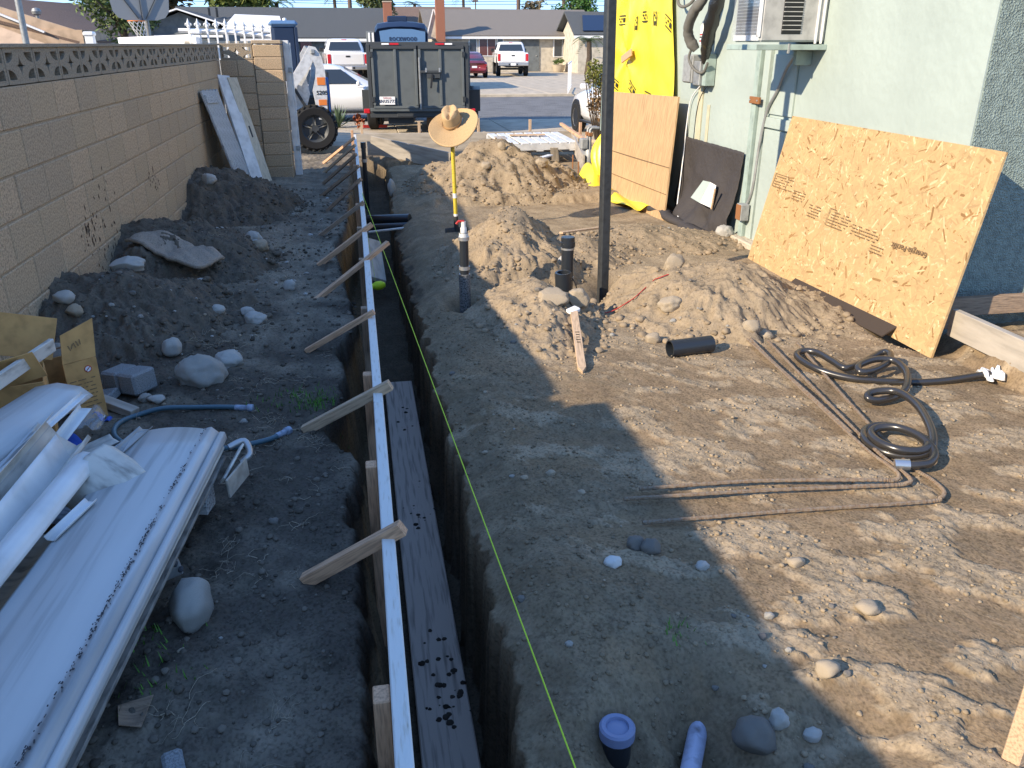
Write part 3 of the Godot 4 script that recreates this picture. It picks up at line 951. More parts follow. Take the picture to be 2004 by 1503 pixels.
# ------------------------------------------------------------------ house on the right
func build_house():
	var h := thing("green_house", "pale green house with smooth side wall and rough stucco end", "house", Vector3(3.08, 0, -3.8))
	cube("side_wall", Vector3(0.06, 1.37, -3.34), Vector3(0.12, 2.45, 6.67), M.siding, h)
	cube("end_wall", Vector3(2.26, 1.25, -0.1), Vector3(4.5, 2.7, 0.2), M.stucco, h)
	cube("foundation", Vector3(0.065, 0.03, -3.35), Vector3(0.115, 0.3, 6.6), M.concrete, h)
	cube("far_wall", Vector3(2.26, 1.25, -6.6), Vector3(4.4, 2.7, 0.12), M.siding, h)
	cube("back_wall", Vector3(4.5, 1.25, -3.35), Vector3(0.12, 2.7, 6.3), M.siding, h)
	cube("roof", Vector3(2.1, 2.68, -3.4), Vector3(4.9, 0.14, 7.6), M.roof_brown, h, 0.01)
	cube("corner_board", Vector3(-0.012, 1.39, -6.62), Vector3(0.022, 1.5, 0.09), M.trim, h, 0.002)
	cube("felt_strip", Vector3(-0.006, 0.48, -6.58), Vector3(0.012, 0.26, 0.2), M.tarp, h)
	# battens and a boxed chase
	cube("batten", Vector3(-0.03, 0.9, -2.36), Vector3(0.06, 1.48, 0.07), M.trim, h, 0.004)
	cube("batten", Vector3(-0.016, 0.9, -2.27), Vector3(0.032, 1.48, 0.09), M.siding, h, 0.003)
	cube("batten", Vector3(-0.01, 0.62, -2.05), Vector3(0.02, 0.9, 0.32), M.siding, h, 0.003)
	cube("panel", Vector3(-0.008, 1.39, -2.02), Vector3(0.016, 0.42, 0.36), M.siding, h, 0.003)
	cube("rail", Vector3(-0.014, 1.12, -2.02), Vector3(0.028, 0.075, 0.38), M.siding, h, 0.003)
	cube("bare_strip", Vector3(-0.008, 1.08, -3.52), Vector3(0.016, 0.60, 0.10), M.bare_wood, h, 0.002)
	cube("bare_strip", Vector3(-0.005, 0.99, -3.33), Vector3(0.01, 0.36, 0.05), M.bare_wood, h, 0.002)
	cube("foundation_step", Vector3(-0.06, 0.17, -2.24), Vector3(0.12, 0.09, 0.42), M.concrete, h, 0.01)
	# air conditioner on its shelf
	var ac := thing("air_conditioner", "grey window air conditioner with louvred side jutting from the green wall", "air conditioner", Vector3(2.84, 1.67, -5.55))
	cube("casing", Vector3(0.01, 0.21, 0.0), Vector3(0.46, 0.4, 0.4), M.ac_grey, ac, 0.012)
	for i in 24:
		cube("louvre", Vector3(-0.01, 0.07 + i * 0.0135, 0.203), Vector3(0.13, 0.006, 0.012), M.ac_grey if i % 2 else M.black_plastic, ac, 0.001)
	cube("louvre_backing", Vector3(-0.01, 0.225, 0.2005), Vector3(0.135, 0.335, 0.003), M.black_plastic, ac)
	cube("corner_trim", Vector3(0.17, 0.21, 0.204), Vector3(0.012, 0.42, 0.012), M.vinyl, ac, 0.001)
	cube("corner_trim", Vector3(0.21, 0.21, 0.204), Vector3(0.012, 0.42, 0.012), M.vinyl, ac, 0.001)
	var cf := cube("condenser_fins", Vector3(-0.224, 0.22, 0.0), Vector3(0.008, 0.33, 0.33), M.black_plastic, ac)
	for i in 16:
		cube("fin", Vector3(-0.006, -0.15 + i * 0.02, 0), Vector3(0.006, 0.004, 0.33), M.galv, cf)
	cube("frame_strip", Vector3(-0.226, 0.035, 0), Vector3(0.012, 0.035, 0.37), M.vinyl, ac, 0.002)
	cube("frame_strip", Vector3(-0.226, 0.22, 0.182), Vector3(0.012, 0.36, 0.035), M.vinyl, ac, 0.002)
	cube("plastic_film", Vector3(-0.243, 0.22, 0.0), Vector3(0.002, 0.4, 0.38), M.film, ac)
	cube("shelf", Vector3(-0.01, -0.022, 0.01), Vector3(0.50, 0.035, 0.46), M.trim, ac, 0.003)
	cube("shelf_bracket", Vector3(0.18, -0.09, 0.05), Vector3(0.12, 0.09, 0.04), M.trim, ac, 0.003)
	cube("drain_bolt", Vector3(-0.03, -0.03, 0.235), Vector3(0.015, 0.06, 0.015), M.galv, ac, 0.002)
	var s := begin(true)
	tube(s, spline([Vector3(3.0, 1.63, -5.5), Vector3(3.035, 1.52, -5.72), Vector3(3.05, 1.35, -5.86), Vector3(3.05, 1.2, -5.98), Vector3(3.045, 0.95, -6.03), Vector3(3.04, 0.62, -6.05), Vector3(3.03, 0.45, -6.12)], 6), 0.012, 8)
	tag(obj("drain_hose", s, M.galv), "thin grey drain tube running down the green wall below the air conditioner", "tube")
	var ob := thing("outlet_box", "small rusty outlet box low on the boxed batten beside the strand board", "box", Vector3(3.0, 0.42, -6.1))
	cube("box", Vector3.ZERO, Vector3(0.07, 0.13, 0.09), M.box_grey, ob, 0.004)
	cube("cover", Vector3(-0.038, 0, 0), Vector3(0.008, 0.12, 0.08), M.rust, ob, 0.003)
	var cl := thing("pipe_strap", "rusty strap across the wall batten above the strand board", "strap", Vector3(3.01, 1.27, -6.12))
	cube("band", Vector3.ZERO, Vector3(0.02, 0.05, 0.16), M.rust, cl, 0.003)
	for e in [-0.06, 0.06]: cube("screw", Vector3(-0.013, 0, e), Vector3(0.008, 0.012, 0.012), M.galv, cl, 0.002)
	# service entrance: boxes, wrapped bundles, cup
	var eb := thing("junction_box", "grey electrical boxes on the wall under the wrapped cable bundles", "electrical box", Vector3(3.03, 1.46, -7.3))
	cube("box", Vector3(0, 0, -0.16), Vector3(0.1, 0.24, 0.2), M.box_grey, eb, 0.008)
	cube("box", Vector3(-0.01, -0.03, 0.1), Vector3(0.12, 0.2, 0.14), M.galv, eb, 0.006)
	cube("lid", Vector3(-0.056, 0, -0.16), Vector3(0.01, 0.22, 0.18), M.box_grey, eb, 0.003)
	cube("side_box", Vector3(0.0, 0.0, 0.21), Vector3(0.09, 0.26, 0.07), M.trim, eb, 0.004)
	s = begin(true)
	tube(s, spline([Vector3(2.93, 2.25, -6.95), Vector3(2.88, 2.02, -6.98), Vector3(2.85, 1.93, -7.08), Vector3(2.86, 1.8, -7.22), Vector3(2.90, 1.70, -7.26), Vector3(2.96, 1.62, -7.24)], 6), PackedFloat32Array([.04, .04, .042, .04, .043, .045, .04, .042, .04, .045, .05, .042, .044, .046, .044, .043, .042, .044, .045, .04, .044, .046, .042, .046, .044, .046, .05, .044, .04, .035, .03]), 10)
	tag(obj("insulated_pipe", s, M.foam_grey), "grey foam insulated pipe bowing left down the house wall", "pipe")
	s = begin(true)
	tube(s, spline([Vector3(2.96, 2.3, -6.75), Vector3(2.93, 2.05, -6.78), Vector3(2.92, 1.88, -6.85), Vector3(2.94, 1.74, -6.95), Vector3(2.97, 1.63, -7.05), Vector3(3.0, 1.52, -7.12)], 6), PackedFloat32Array([.05, .05, .055, .05, .06, .065, .06, .058, .062, .066, .06, .056, .06, .065, .068, .06, .056, .052, .058, .055, .06, .055, .05, .046, .05, .046, .04, .045, .04, .036, .03]), 10)
	tag(obj("wrapped_cables", s, M.wrap_black), "thick black plastic wrapped cable bundle right of the grey insulated pipe", "cable")
	s = begin(true)
	tube(s, spline([Vector3(2.93, 1.66, -7.25), Vector3(2.92, 1.55, -7.3), Vector3(2.94, 1.46, -7.2), Vector3(2.97, 1.44, -7.08), Vector3(2.98, 1.52, -7.02)], 6), 0.012, 7)
	tag(obj("loose_cable", s, M.foam_grey), "loose grey cable looping in front of the electrical boxes", "cable")
	s = begin(true)
	tube(s, spline([Vector3(3.04, 2.2, -7.95), Vector3(2.99, 2.03, -7.85), Vector3(2.99, 1.98, -7.7), Vector3(3.02, 2.03, -7.55), Vector3(3.05, 2.2, -7.45)], 6), 0.014, 7)
	tag(obj("cable_loop", s, M.foam_grey), "thin grey cable loop hanging beside the yellow plastic at the top", "cable")
	var cup := thing("sealant_can", "white can with red and dark stripes wedged behind the cable bundle", "can", Vector3(2.97, 1.66, -7.12))
	s = begin(true)
	lathe(s, [Vector2(0, 0), Vector2(0.033, 0), Vector2(0.035, 0.01), Vector2(0.035, 0.15), Vector2(0.03, 0.16), Vector2(0.02, 0.19), Vector2(0, 0.19)], 16)
	obj("body", s, M.vinyl, cup)
	for k in [[0.025, M.red_plastic], [0.055, M.black_plastic], [0.075, M.red_plastic]]:
		s = begin(true)
		lathe(s, [Vector2(0.0355, k[0]), Vector2(0.0362, k[0] + 0.002), Vector2(0.0362, k[0] + 0.011), Vector2(0.0355, k[0] + 0.013)], 16)
		obj("stripe", s, k[1], cup)
	s = begin(true)
	tube(s, spline([Vector3(3.05, 1.36, -7.22), Vector3(3.055, 1.2, -7.5), Vector3(3.05, 0.95, -7.55), Vector3(3.03, 0.7, -7.52), Vector3(2.97, 0.45, -7.4), Vector3(2.9, 0.25, -7.25), Vector3(2.85, 0.16, -7.05)], 6), 0.006, 6)
	tag(obj("thin_wire", s, M.vinyl), "thin white wire hanging from the electrical boxes past the black fabric", "wire")
	s = begin(true)
	tube(s, spline([Vector3(3.06, 1.36, -7.1), Vector3(3.062, 1.25, -7.28), Vector3(3.06, 1.1, -7.36), Vector3(3.06, 0.84, -7.38)], 6), 0.004, 5)
	tag(obj("thin_wire", s, M.black_plastic), "thin dark wire dropping from the electrical boxes to the black fabric", "wire")

# bilinear panel from its four face corners, with thickness away from the viewer side
func panel(s: SurfaceTool, tl: Vector3, tr: Vector3, br: Vector3, bl: Vector3, th: float, bow := 0.0):
	var n := (tr - tl).cross(bl - tl).normalized()
	var f := func(u: float, v: float) -> Vector3:
		return tl.lerp(tr, u).lerp(bl.lerp(br, u), v) + n * bow * sin(u * PI) * sin(v * PI)
	var NU := 8
	var NV := 6
	for i in NU:
		for j in NV:
			var q: Array = []
			for k in [[0, 0], [1, 0], [1, 1], [0, 1]]:
				q.append(Vector2(float(i + k[0]) / NU, float(j + k[1]) / NV))
			for t in [[0, 1, 2], [0, 2, 3]]:
				for k in t:
					s.set_uv(q[k]); s.add_vertex(f.call(q[k].x, q[k].y))
				for k in t:
					s.set_uv(q[k] + Vector2(0.31, 0.17)); s.add_vertex(f.call(q[k].x, q[k].y) - n * th)
	var rim: Array = []
	for i in NU: rim.append(Vector2(float(i) / NU, 0))
	for j in NV: rim.append(Vector2(1, float(j) / NV))
	for i in NU: rim.append(Vector2(1.0 - float(i) / NU, 1))
	for j in NV: rim.append(Vector2(0, 1.0 - float(j) / NV))
	for i in rim.size():
		var p: Vector2 = rim[i]
		var q: Vector2 = rim[(i + 1) % rim.size()]
		var P: Vector3 = f.call(p.x, p.y)
		var Q: Vector3 = f.call(q.x, q.y)
		var c := [[P, p], [Q, q], [Q - n * th, q + Vector2(.004, .008)], [P - n * th, p + Vector2(.004, .008)]]
		for t in [[0, 1, 2], [0, 2, 3]]:
			for k in t:
				s.set_uv(c[k][1]); s.add_vertex(c[k][0])

# ------------------------------------------------------------------ formwork and trench
func build_forms():
	var f := thing("trench_formwork", "long white topped formwork board staked and braced along the trench", "formwork")
	var P := func(z: float) -> float: return 0.002 - 0.008 * maxf(0.0, -z - 5.0)
	var zs := [0.6, -2.95, -6.6, -10.0, -13.3]
	for i in 4:
		var a := Vector3(P.call(zs[i]), 0.325, zs[i] - 0.002)
		var b := Vector3(P.call(zs[i + 1]), 0.325, zs[i + 1] + 0.002)
		board("form_board", a, b, 0.038, 0.09, M.wood_white, f, Vector3.UP, 0.003)
		var c := Vector3(0, -0.124, 0)
		board("form_board", a + c, b + c, 0.037, 0.15, M.wood_dull, f, Vector3.UP, 0.003)
	# stakes on the left side
	var st := [[-1.40, 0.355, 0.055, M.wood], [-2.46, 0.36, 0.05, M.wood], [-3.30, 0.355, 0.045, M.wood], [-4.25, 0.36, 0.045, M.wood_dull], [-5.3, 0.37, 0.045, M.wood_dull], [-6.3, 0.37, 0.05, M.wood_dull], [-7.3, 0.37, 0.045, M.wood], [-8.5, 0.37, 0.05, M.wood_dull], [-9.6, 0.4, 0.05, M.wood_dull], [-10.8, 0.4, 0.05, M.wood], [-12.6, 0.5, 0.05, M.wood]]
	for k in st:
		var x: float = P.call(k[0]) - 0.019 - 0.02
		board("stake", Vector3(x, -0.4, k[0]), Vector3(x, k[1], k[0]), k[2], 0.038, k[3], f, Vector3(1, 0, 0), 0.003)
	# braces: [top, foot, width, height, material]
	var br := [
		[Vector3(0.045, 0.40, -1.985), Vector3(-0.25, 0.20, -2.06), 0.038, 0.045, M.wood],
		[Vector3(0.055, 0.40, -3.045), Vector3(-0.31, 0.19, -3.12), 0.038, 0.045, M.wood_pale],
		[Vector3(0.012, 0.40, -4.03), Vector3(-0.35, 0.19, -4.08), 0.036, 0.04, M.wood],
		[Vector3(0.14, 0.455, -5.36), Vector3(-0.35, 0.17, -5.05), 0.038, 0.04, M.wood],
		[Vector3(0.05, 0.42, -6.15), Vector3(-0.37, 0.14, -6.07), 0.038, 0.05, M.wood],
		[Vector3(0.0, 0.40, -7.2), Vector3(-0.43, 0.10, -7.2), 0.036, 0.05, M.wood_dull],
		[Vector3(-0.01, 0.42, -8.4), Vector3(-0.41, 0.05, -8.6), 0.036, 0.05, M.wood_dull],
		[Vector3(-0.03, 0.42, -9.35), Vector3(-0.49, 0.02, -9.8), 0.036, 0.05, M.wood_dull],
		[Vector3(-0.05, 0.42, -10.4), Vector3(-0.50, 0.0, -10.9), 0.036, 0.05, M.wood_dull],
		[Vector3(-0.06, 0.42, -11.4), Vector3(-0.52, 0.0, -11.9), 0.036, 0.05, M.wood_pale],
		[Vector3(-0.07, 0.42, -12.3), Vector3(-0.56, 0.0, -12.9), 0.036, 0.05, M.wood]]
	for k in br:
		board("brace", k[0], k[1], k[2] * 0.85, k[3] * (0.92 if k[0].z > -3.5 else 0.68), k[4], f, Vector3.UP, 0.001)
	# planks lying in the trench
	var pk := thing("trench_plank", "long wet purple brown plank lying on the trench floor", "plank")
	board("plank", Vector3(0.148, -0.395, 0.4), Vector3(0.14, -0.395, -4.95), 0.178, 0.04, M.wood_wet, pk, Vector3.UP, 0.004)
	var p2 := thing("trench_plank", "short dusty grey plank tilted in the trench below the string's end", "plank")
	board("plank", Vector3(0.075, -0.22, -6.9), Vector3(0.06, -0.12, -8.0), 0.14, 0.035, M.wood_form, p2, Vector3(0.35, 1, 0), 0.003)
	# taut string
	var s := begin(true)
	bar(s, Vector3(0.40, 0.37, 0.3), Vector3(-0.01, 0.372, -7.85), 0.0019, 6)
	tag(obj("string_line", s, M.string_lime), "taut lime green mason's string stretched over the trench", "string")
	var rl := thing("string_reel", "lime green string reel hanging in the trench by the formwork", "reel", Vector3(0.075, -0.17, -6.55))
	rl.rotation_degrees = Vector3(0, 20, 90)
	s = begin(true)
	lathe(s, [Vector2(0, -0.05), Vector2(0.022, -0.05), Vector2(0.026, -0.04), Vector2(0.036, -0.02), Vector2(0.038, 0.02), Vector2(0.024, 0.045), Vector2(0.018, 0.06), Vector2(0, 0.06)], 16)
	obj("spool", s, M.lime, rl)
	s = begin(true)
	lathe(s, [Vector2(0, 0.058), Vector2(0.027, 0.058), Vector2(0.027, 0.068), Vector2(0, 0.068)], 16)
	obj("end_cap", s, M.lime, rl)
	s = begin(true)
	bar(s, Vector3(0.05, -0.14, -6.6), Vector3(0.0, 0.33, -6.7), 0.0012, 4)
	tag(obj("reel_cord", s, M.string_lime), "thin cord holding the lime reel against the formwork", "string")
	# pipes crossing the trench
	var stand := thing("vent_pipe", "tall thin black pipe standing in the trench beside the formwork's far end", "pipe", Vector3(0.045, -0.4, -11.2))
	s = begin(true)
	bar(s, Vector3.ZERO, Vector3(0, 0.86, 0), 0.03, 14)
	obj("pipe", s, M.abs, stand)
	s = begin(true)
	lathe(s, [Vector2(0.0, 0.875), Vector2(0.035, 0.875), Vector2(0.036, 0.84), Vector2(0.036, 0.8), Vector2(0.03, 0.8)], 14)
	obj("cap", s, M.abs, stand)
	s = begin(true)
	lathe(s, [Vector2(0.031, 0.62), Vector2(0.036, 0.62), Vector2(0.036, 0.66), Vector2(0.031, 0.66)], 14)
	obj("clamp", s, M.bare_metal, stand)
	var dr := [[Vector3(0.03, -0.02, -8.55), Vector3(0.45, 0.03, -8.3), 0.045, M.abs, "fat black drain pipe crossing the trench from the far bank"], [Vector3(0.03, -0.06, -8.35), Vector3(0.42, -0.02, -8.2), 0.03, M.abs, "slimmer black drain pipe just in front of the fat one"], [Vector3(0.03, -0.08, -8.22), Vector3(0.4, -0.03, -8.12), 0.012, M.pvc_white, "thin grey conduit crossing the trench nearest to the plank"]]
	for k in dr:
		s = begin(true)
		bar(s, k[0], k[1], k[2], 12)
		tag(obj("drain_pipe", s, k[3]), k[4], "pipe", "pipes crossing the trench")
	# far formwork
	var bf := thing("cross_formwork", "pale wide form board with stakes across the far end of the yard", "formwork")
	board("form_board", Vector3(-0.12, 0.2, -13.42), Vector3(1.75, 0.2, -13.34), 0.03, 0.33, M.wood_form, bf)
	board("form_board", Vector3(1.755, 0.205, -13.34), Vector3(3.45, 0.2, -13.28), 0.03, 0.33, M.wood_form, bf)
	for x in [0.05, 0.95, 1.9, 2.75]:
		board("stake", Vector3(x, -0.1, -13.46), Vector3(x, 0.5 + 0.1 * sin(x * 7.0), -13.47), 0.045, 0.04, M.wood_pale, bf, Vector3(1, 0, 0))
	for x in [0.97, 1.92]:
		board("brace", Vector3(x, 0.4, -13.5), Vector3(x + 0.02, -0.05, -13.95), 0.04, 0.04, M.wood, bf)
	var ls := thing("leaning_form_board", "loose pale board slanting down in front of the far form board", "board")
	board("form_board", Vector3(0.17, 0.22, -13.25), Vector3(1.35, 0.0, -12.75), 0.03, 0.27, M.wood_form, ls, Vector3(0, 1, 0.1))
	var rf := thing("side_formwork", "pale form board with orange stakes running beside the house towards the pallet", "formwork")
	board("form_board", Vector3(3.40, 0.25, -13.25), Vector3(2.93, 0.19, -10.75), 0.03, 0.22, M.wood_form, rf)
	for k in [[3.42, -13.0, 0.52], [3.31, -12.2, 0.42], [3.15, -11.6, 0.44], [3.07, -11.0, 0.36]]:
		board("stake", Vector3(k[0] + 0.05, -0.1, k[1]), Vector3(k[0] + 0.05, k[2], k[1]), 0.045, 0.04, M.wood, rf, Vector3(1, 0, 0))
	board("brace", Vector3(3.3, 0.45, -13.6), Vector3(3.36, 0.33, -12.3), 0.05, 0.04, M.wood, rf)
	board("brace", Vector3(3.3, 0.34, -12.3), Vector3(3.7, 0.30, -11.9), 0.05, 0.04, M.wood_pale, rf)
	for k in [[3.0, -11.6], [2.9, -10.9]]:
		board("stake", Vector3(k[0] - 0.0, -0.25, k[1]), Vector3(k[0], 0.2, k[1] + 0.0), 0.03, 0.012, M.rust, rf, Vector3(1, 0, 0))
	# pallet
	var pa := thing("pallet", "white painted pallet propped on the forms behind the tall dirt mound", "pallet", Vector3(2.62, 0.27, -12.72), 4.0)
	pa.rotation_degrees.x = 3.0
	for i in 8:
		cube("deck_board", Vector3(-0.53 + i * 0.15, 0.055, 0), Vector3(0.115, 0.018, 1.0), M.white_paint, pa, 0.003, Vector3(0, rng.randf_range(-.6, .6), 0))
	for z in [-0.48, 0.0, 0.48]:
		cube("stringer", Vector3(0, 0.0, z), Vector3(1.2, 0.09, 0.038), M.white_paint, pa, 0.003)
	for x in [-0.52, 0.0, 0.52]:
		cube("deck_board", Vector3(x, -0.055, 0), Vector3(0.11, 0.016, 1.0), M.white_paint, pa, 0.003)
	tag(board("loose_board", Vector3(2.3, 0.362, -12.85), Vector3(2.85, 0.366, -12.8), 0.09, 0.02, M.wood_pale), "bare tan board lying across the white pallet's deck", "board")
	tag(board("loose_board", Vector3(2.12, 0.35, -12.75), Vector3(2.28, 0.10, -11.45), 0.17, 0.025, M.wood_form), "pale concrete stained board sloping from the pallet down to the dirt mound", "board")
	tag(board("loose_board", Vector3(2.3, 0.13, -11.5), Vector3(2.75, 0.16, -11.95), 0.09, 0.02, M.white_paint), "short white board on the dirt in front of the pallet", "board")
	tag(board("loose_board", Vector3(2.92, 0.02, -12.35), Vector3(2.86, 0.24, -12.2), 0.12, 0.02, M.wood_form), "small pale board standing in the shade under the pallet", "board")

func build_right_side():
	# strand board leaning on the house
	var ob := thing("strand_board", "big golden oriented strand board sheet leaning on the green house corner", "board", Vector3(2.8, 0.2, -4.5))
	var off := -ob.position
	var tl := Vector3(3.055, 1.195, -5.60) + off
	var tr := Vector3(3.055, 1.19, -3.52) + off
	var br := Vector3(2.80, 0.185, -3.415) + off
	var bl := Vector3(2.80, 0.18, -5.53) + off
	var s := begin()
	panel(s, tl, tr, br, bl, -0.013, 0.006)
	obj("sheet", s, M.osb, ob)
	var nrm := (tr - tl).cross(bl - tl).normalized()
	if nrm.x > 0: nrm = -nrm
	var ux := (tr - tl).normalized()
	var uy := nrm.cross(ux).normalized()
	var at := func(u: float, v: float) -> Vector3: return tl.lerp(tr, u).lerp(bl.lerp(br, u), v) + nrm * 0.0055
	var bas := Basis(ux, uy, nrm)
	var flip := Basis(-ux, -uy, nrm)
	text("brand_print", "Georgia-Pacific", 0.032, M.print_brown, ob, at.call(0.795, 0.555), flip.rotated(nrm, 0.03), "Droid Sans", true, 0.001)
	# mill stamps: boxed rows of print too small to read
	var sp := begin()
	for k in [[0.02, 0.40, 0.12, 5], [0.16, 0.455, 0.07, 4], [0.28, 0.505, 0.06, 5], [0.40, 0.50, 0.10, 6], [0.53, 0.53, 0.12, 4], [0.64, 0.60, 0.05, 3]]:
		for j in k[3]:
			var u: float = k[0]
			while u < k[0] + k[2]:
				var w := rng.randf_range(0.004, 0.014)
				if rng.randf() < 0.75:
					box(sp, Vector3(w * 2.1, 0.006, 0.0012), Transform3D(bas, at.call(u + w * 0.5, k[1] + j * 0.017)))
				u += w + 0.003
	for k in [[0.015, 0.385, 0.09, 0.085], [0.395, 0.485, 0.035, 0.1]]:
		for e in [0.0, 1.0]:
			box(sp, Vector3(k[2] * 2.1, 0.004, 0.0012), Transform3D(bas, at.call(k[0] + k[2] * 0.5, k[1] + e * k[3])))
			box(sp, Vector3(0.004, k[3], 0.0012), Transform3D(bas, at.call(k[0] + e * k[2], k[1] + k[3] * 0.5)))
	obj("mill_stamp", sp, M.print_brown, ob)
	# dark sheet of felt peeping out below it
	s = begin()
	panel(s, Vector3(2.84, 0.24, -4.85), Vector3(2.87, 0.27, -3.75), Vector3(2.72, 0.205, -3.72), Vector3(2.72, 0.17, -4.8), -0.008)
	tag(obj("felt_sheet", s, M.felt), "dark brown sheet edge poking out under the strand board", "sheet")
	# plywood sheet
	var py := thing("plywood_sheet", "orange tan plywood sheet leaning on the wall below the yellow plastic", "board", Vector3(2.8, 0.1, -8.4))
	off = -py.position
	s = begin()
	panel(s, Vector3(2.95, 1.15, -9.80) + off, Vector3(2.95, 1.215, -7.56) + off, Vector3(2.78, 0.085, -7.28) + off, Vector3(2.78, 0.02, -9.5) + off, -0.016, 0.008)
	obj("sheet", s, M.plywood, py)
	s = begin()
	for k in [0.55, 0.76]:
		for i in 20:
			var f := func(u: float) -> Vector3: return Vector3(2.95, 1.15, -9.80).lerp(Vector3(2.95, 1.215, -7.56), u).lerp(Vector3(2.78, 0.02, -9.5).lerp(Vector3(2.78, 0.085, -7.28), u), k) + off + Vector3(-0.0085 - 0.006 * sin(u * PI) * sin(k * PI), 0, 0)
			var a: Vector3 = f.call(i / 20.0)
			var b: Vector3 = f.call((i + 1) / 20.0)
			box(s, Vector3(a.distance_to(b), 0.003, 0.006), Transform3D(frame_of(a, b), (a + b) * 0.5))
	obj("chalk_line", s, M.print_brown, py)
	# yellow vapour barrier hanging on the wall
	var yp := thing("yellow_sheeting", "bright yellow plastic sheeting with black prints hanging on the house wall", "plastic sheet", Vector3(3.04, 1.1, -9.0))
	off = -yp.position
	var pin := Vector2(0.28, 0.86)
	var yf := func(u: float, v: float) -> Vector3:
		# u along the wall from far to near, v from bottom to top
		var z := lerpf(-9.98, lerpf(-7.82, -8.22, v), u)
		var y := lerpf(1.0, 2.5, v)
		var d := Vector2((u - pin.x) * 2.0, (y - 1.53) * 1.0)
		var r := d.length()
		var fold: float = 0.03 * sin(atan2(d.y, d.x) * 7.0) * exp(-r * 2.2) + 0.016 * sin(u * 17.0 + v * 2.5) + 0.05 * nz.a.get_noise_2d(u * 2.5, v * 1.5)
		return Vector3(3.065 - 0.05 - fold * 0.8 + 0.03 * exp(-r * 9.0), y, z)
	s = begin(true)
	sheet(s, func(u, v): return yf.call(u, v) + off, 60, 50, 0.0015)
	obj("sheet", s, M.plastic_yellow, yp)
	for k in [[0.62, 0.62, 0.0], [0.17, 0.61, 0.0], [0.93, 0.57, 0.35], [0.47, 0.58, 1.55], [0.80, 0.60, 1.57], [0.12, 0.16, 0.2], [0.42, 0.14, 0.4], [0.66, 0.10, 0.1]]:
		var c: Vector3 = yf.call(k[0], k[1]) + off + Vector3(-0.006, 0, 0)
		var R := Basis(Vector3(1, 0, 0), k[2]) * Basis(Vector3(0, 1, 0), -PI / 2)
		var w := 0.24 if k[2] < 1.0 else 0.14
		s = begin()
		for e in [-0.045, 0.045]: box(s, Vector3(w, 0.012, 0.002), Transform3D(R, c + R * Vector3(0, e, 0)))
		for j in 3: box(s, Vector3(w * 0.14, 0.018, 0.002), Transform3D(R, c + R * Vector3(w * (-0.4 + j * 0.17), 0.014 - 0.028 * (j % 2), 0)))
		box(s, Vector3(w * 0.3, 0.045, 0.002), Transform3D(R, c + R * Vector3(w * 0.3, 0, 0)))
		kind(obj("print", s, M.print_black, yp), "stuff")
	var ch := cube("nailing_block", Vector3(2.955, 1.545, -9.2), Vector3(0.02, 0.075, 0.34), M.rust, null, 0.003, Vector3(-14, 0, 0))
	ch.material_override = M.wood
	tag(ch, "small wood scrap nailed over the pinched yellow plastic", "wood scrap")
	# yellow plastic bunched on the ground
	var yg := [
		["bunched yellow plastic standing beside the plywood's far edge", func(u: float, v: float) -> Vector3: return Vector3(2.93 - 0.14 * sin(v * PI) - 0.05 * sin(u * 9.0 + v * 3.0), lerpf(0.03, 0.78, v), -9.72 + u * 0.42 * (1.0 - 0.5 * v) + 0.03 * sin(v * 8.0)), 16, 16],
		["folded yellow plastic flap on the dirt left of the plywood", func(u: float, v: float) -> Vector3: return Vector3(2.58 + 0.25 * u + 0.04 * sin(v * 5.0), 0.06 + 0.26 * sin(u * 2.2) * (1.0 - v * 0.75), -9.85 + v * 0.62 - 0.1 * u), 10, 12],
		["flat yellow plastic tail along the foot of the plywood", func(u: float, v: float) -> Vector3: return Vector3(2.60 + 0.19 * u + 0.05 * v, 0.09 + 0.05 * v + 0.02 * sin(u * 7.0 + v * 9.0) + 0.03 * u, lerpf(-9.2, -7.75, v)), 6, 26]]
	for k in yg:
		s = begin(true)
		sheet(s, k[1], k[2], k[3], 0.002)
		tag(obj("yellow_flap", s, M.plastic_yellow), k[0], "plastic sheet", "yellow plastic on the ground")
	# black membrane
	var tf := func(u: float, v: float) -> Vector3:
		var z := lerpf(-7.55, -6.29, u)
		var y := lerpf(0.86 + 0.006 * nz.b.get_noise_1d(u * 3.0), 0.03, v)
		var out: float = 0.012 + v * v * (0.12 + 0.16 * sin(u * PI)) + (0.03 * sin(u * 19.0 + v * 5.0) + 0.03 * sin(u * 8.0 - v * 9.0) + 0.05 * nz.a.get_noise_2d(u * 4.0, v * 3.0)) * v
		return Vector3(3.065 - out, y, z + 0.05 * v * sin(u * 5.0))
	s = begin(true)
	sheet(s, tf, 48, 32, 0.002)
	tag(obj("black_membrane", s, M.tarp), "black building fabric hanging loose at the foot of the green wall", "fabric sheet")
	s = begin(true)
	tube(s, spline([Vector3(2.83, 0.15, -7.75), Vector3(2.85, 0.18, -7.45), Vector3(2.8, 0.17, -7.2), Vector3(2.86, 0.15, -6.95), Vector3(2.84, 0.16, -6.6), Vector3(2.9, 0.15, -6.35)], 5), 0.055, 9, true, 0.7)
	tag(obj("fabric_roll", s, M.tarp), "crumpled roll of black fabric on the ground under the hanging membrane", "fabric roll")
	var vp := thing("broken_vent", "pale blue green broken vent hood sticking out of the black fabric", "vent", Vector3(2.93, 0.47, -6.72))
	s = begin()
	panel(s, Vector3(0.02, 0.09, -0.09), Vector3(0.02, 0.1, 0.06), Vector3(-0.07, -0.07, 0.08), Vector3(-0.07, -0.06, -0.12), 0.006)
	obj("hood", s, M.siding, vp)
	s = begin()
	panel(s, Vector3(0.02, 0.1, 0.06), Vector3(0.05, 0.08, 0.12), Vector3(0.0, -0.1, 0.16), Vector3(-0.07, -0.07, 0.08), 0.006)
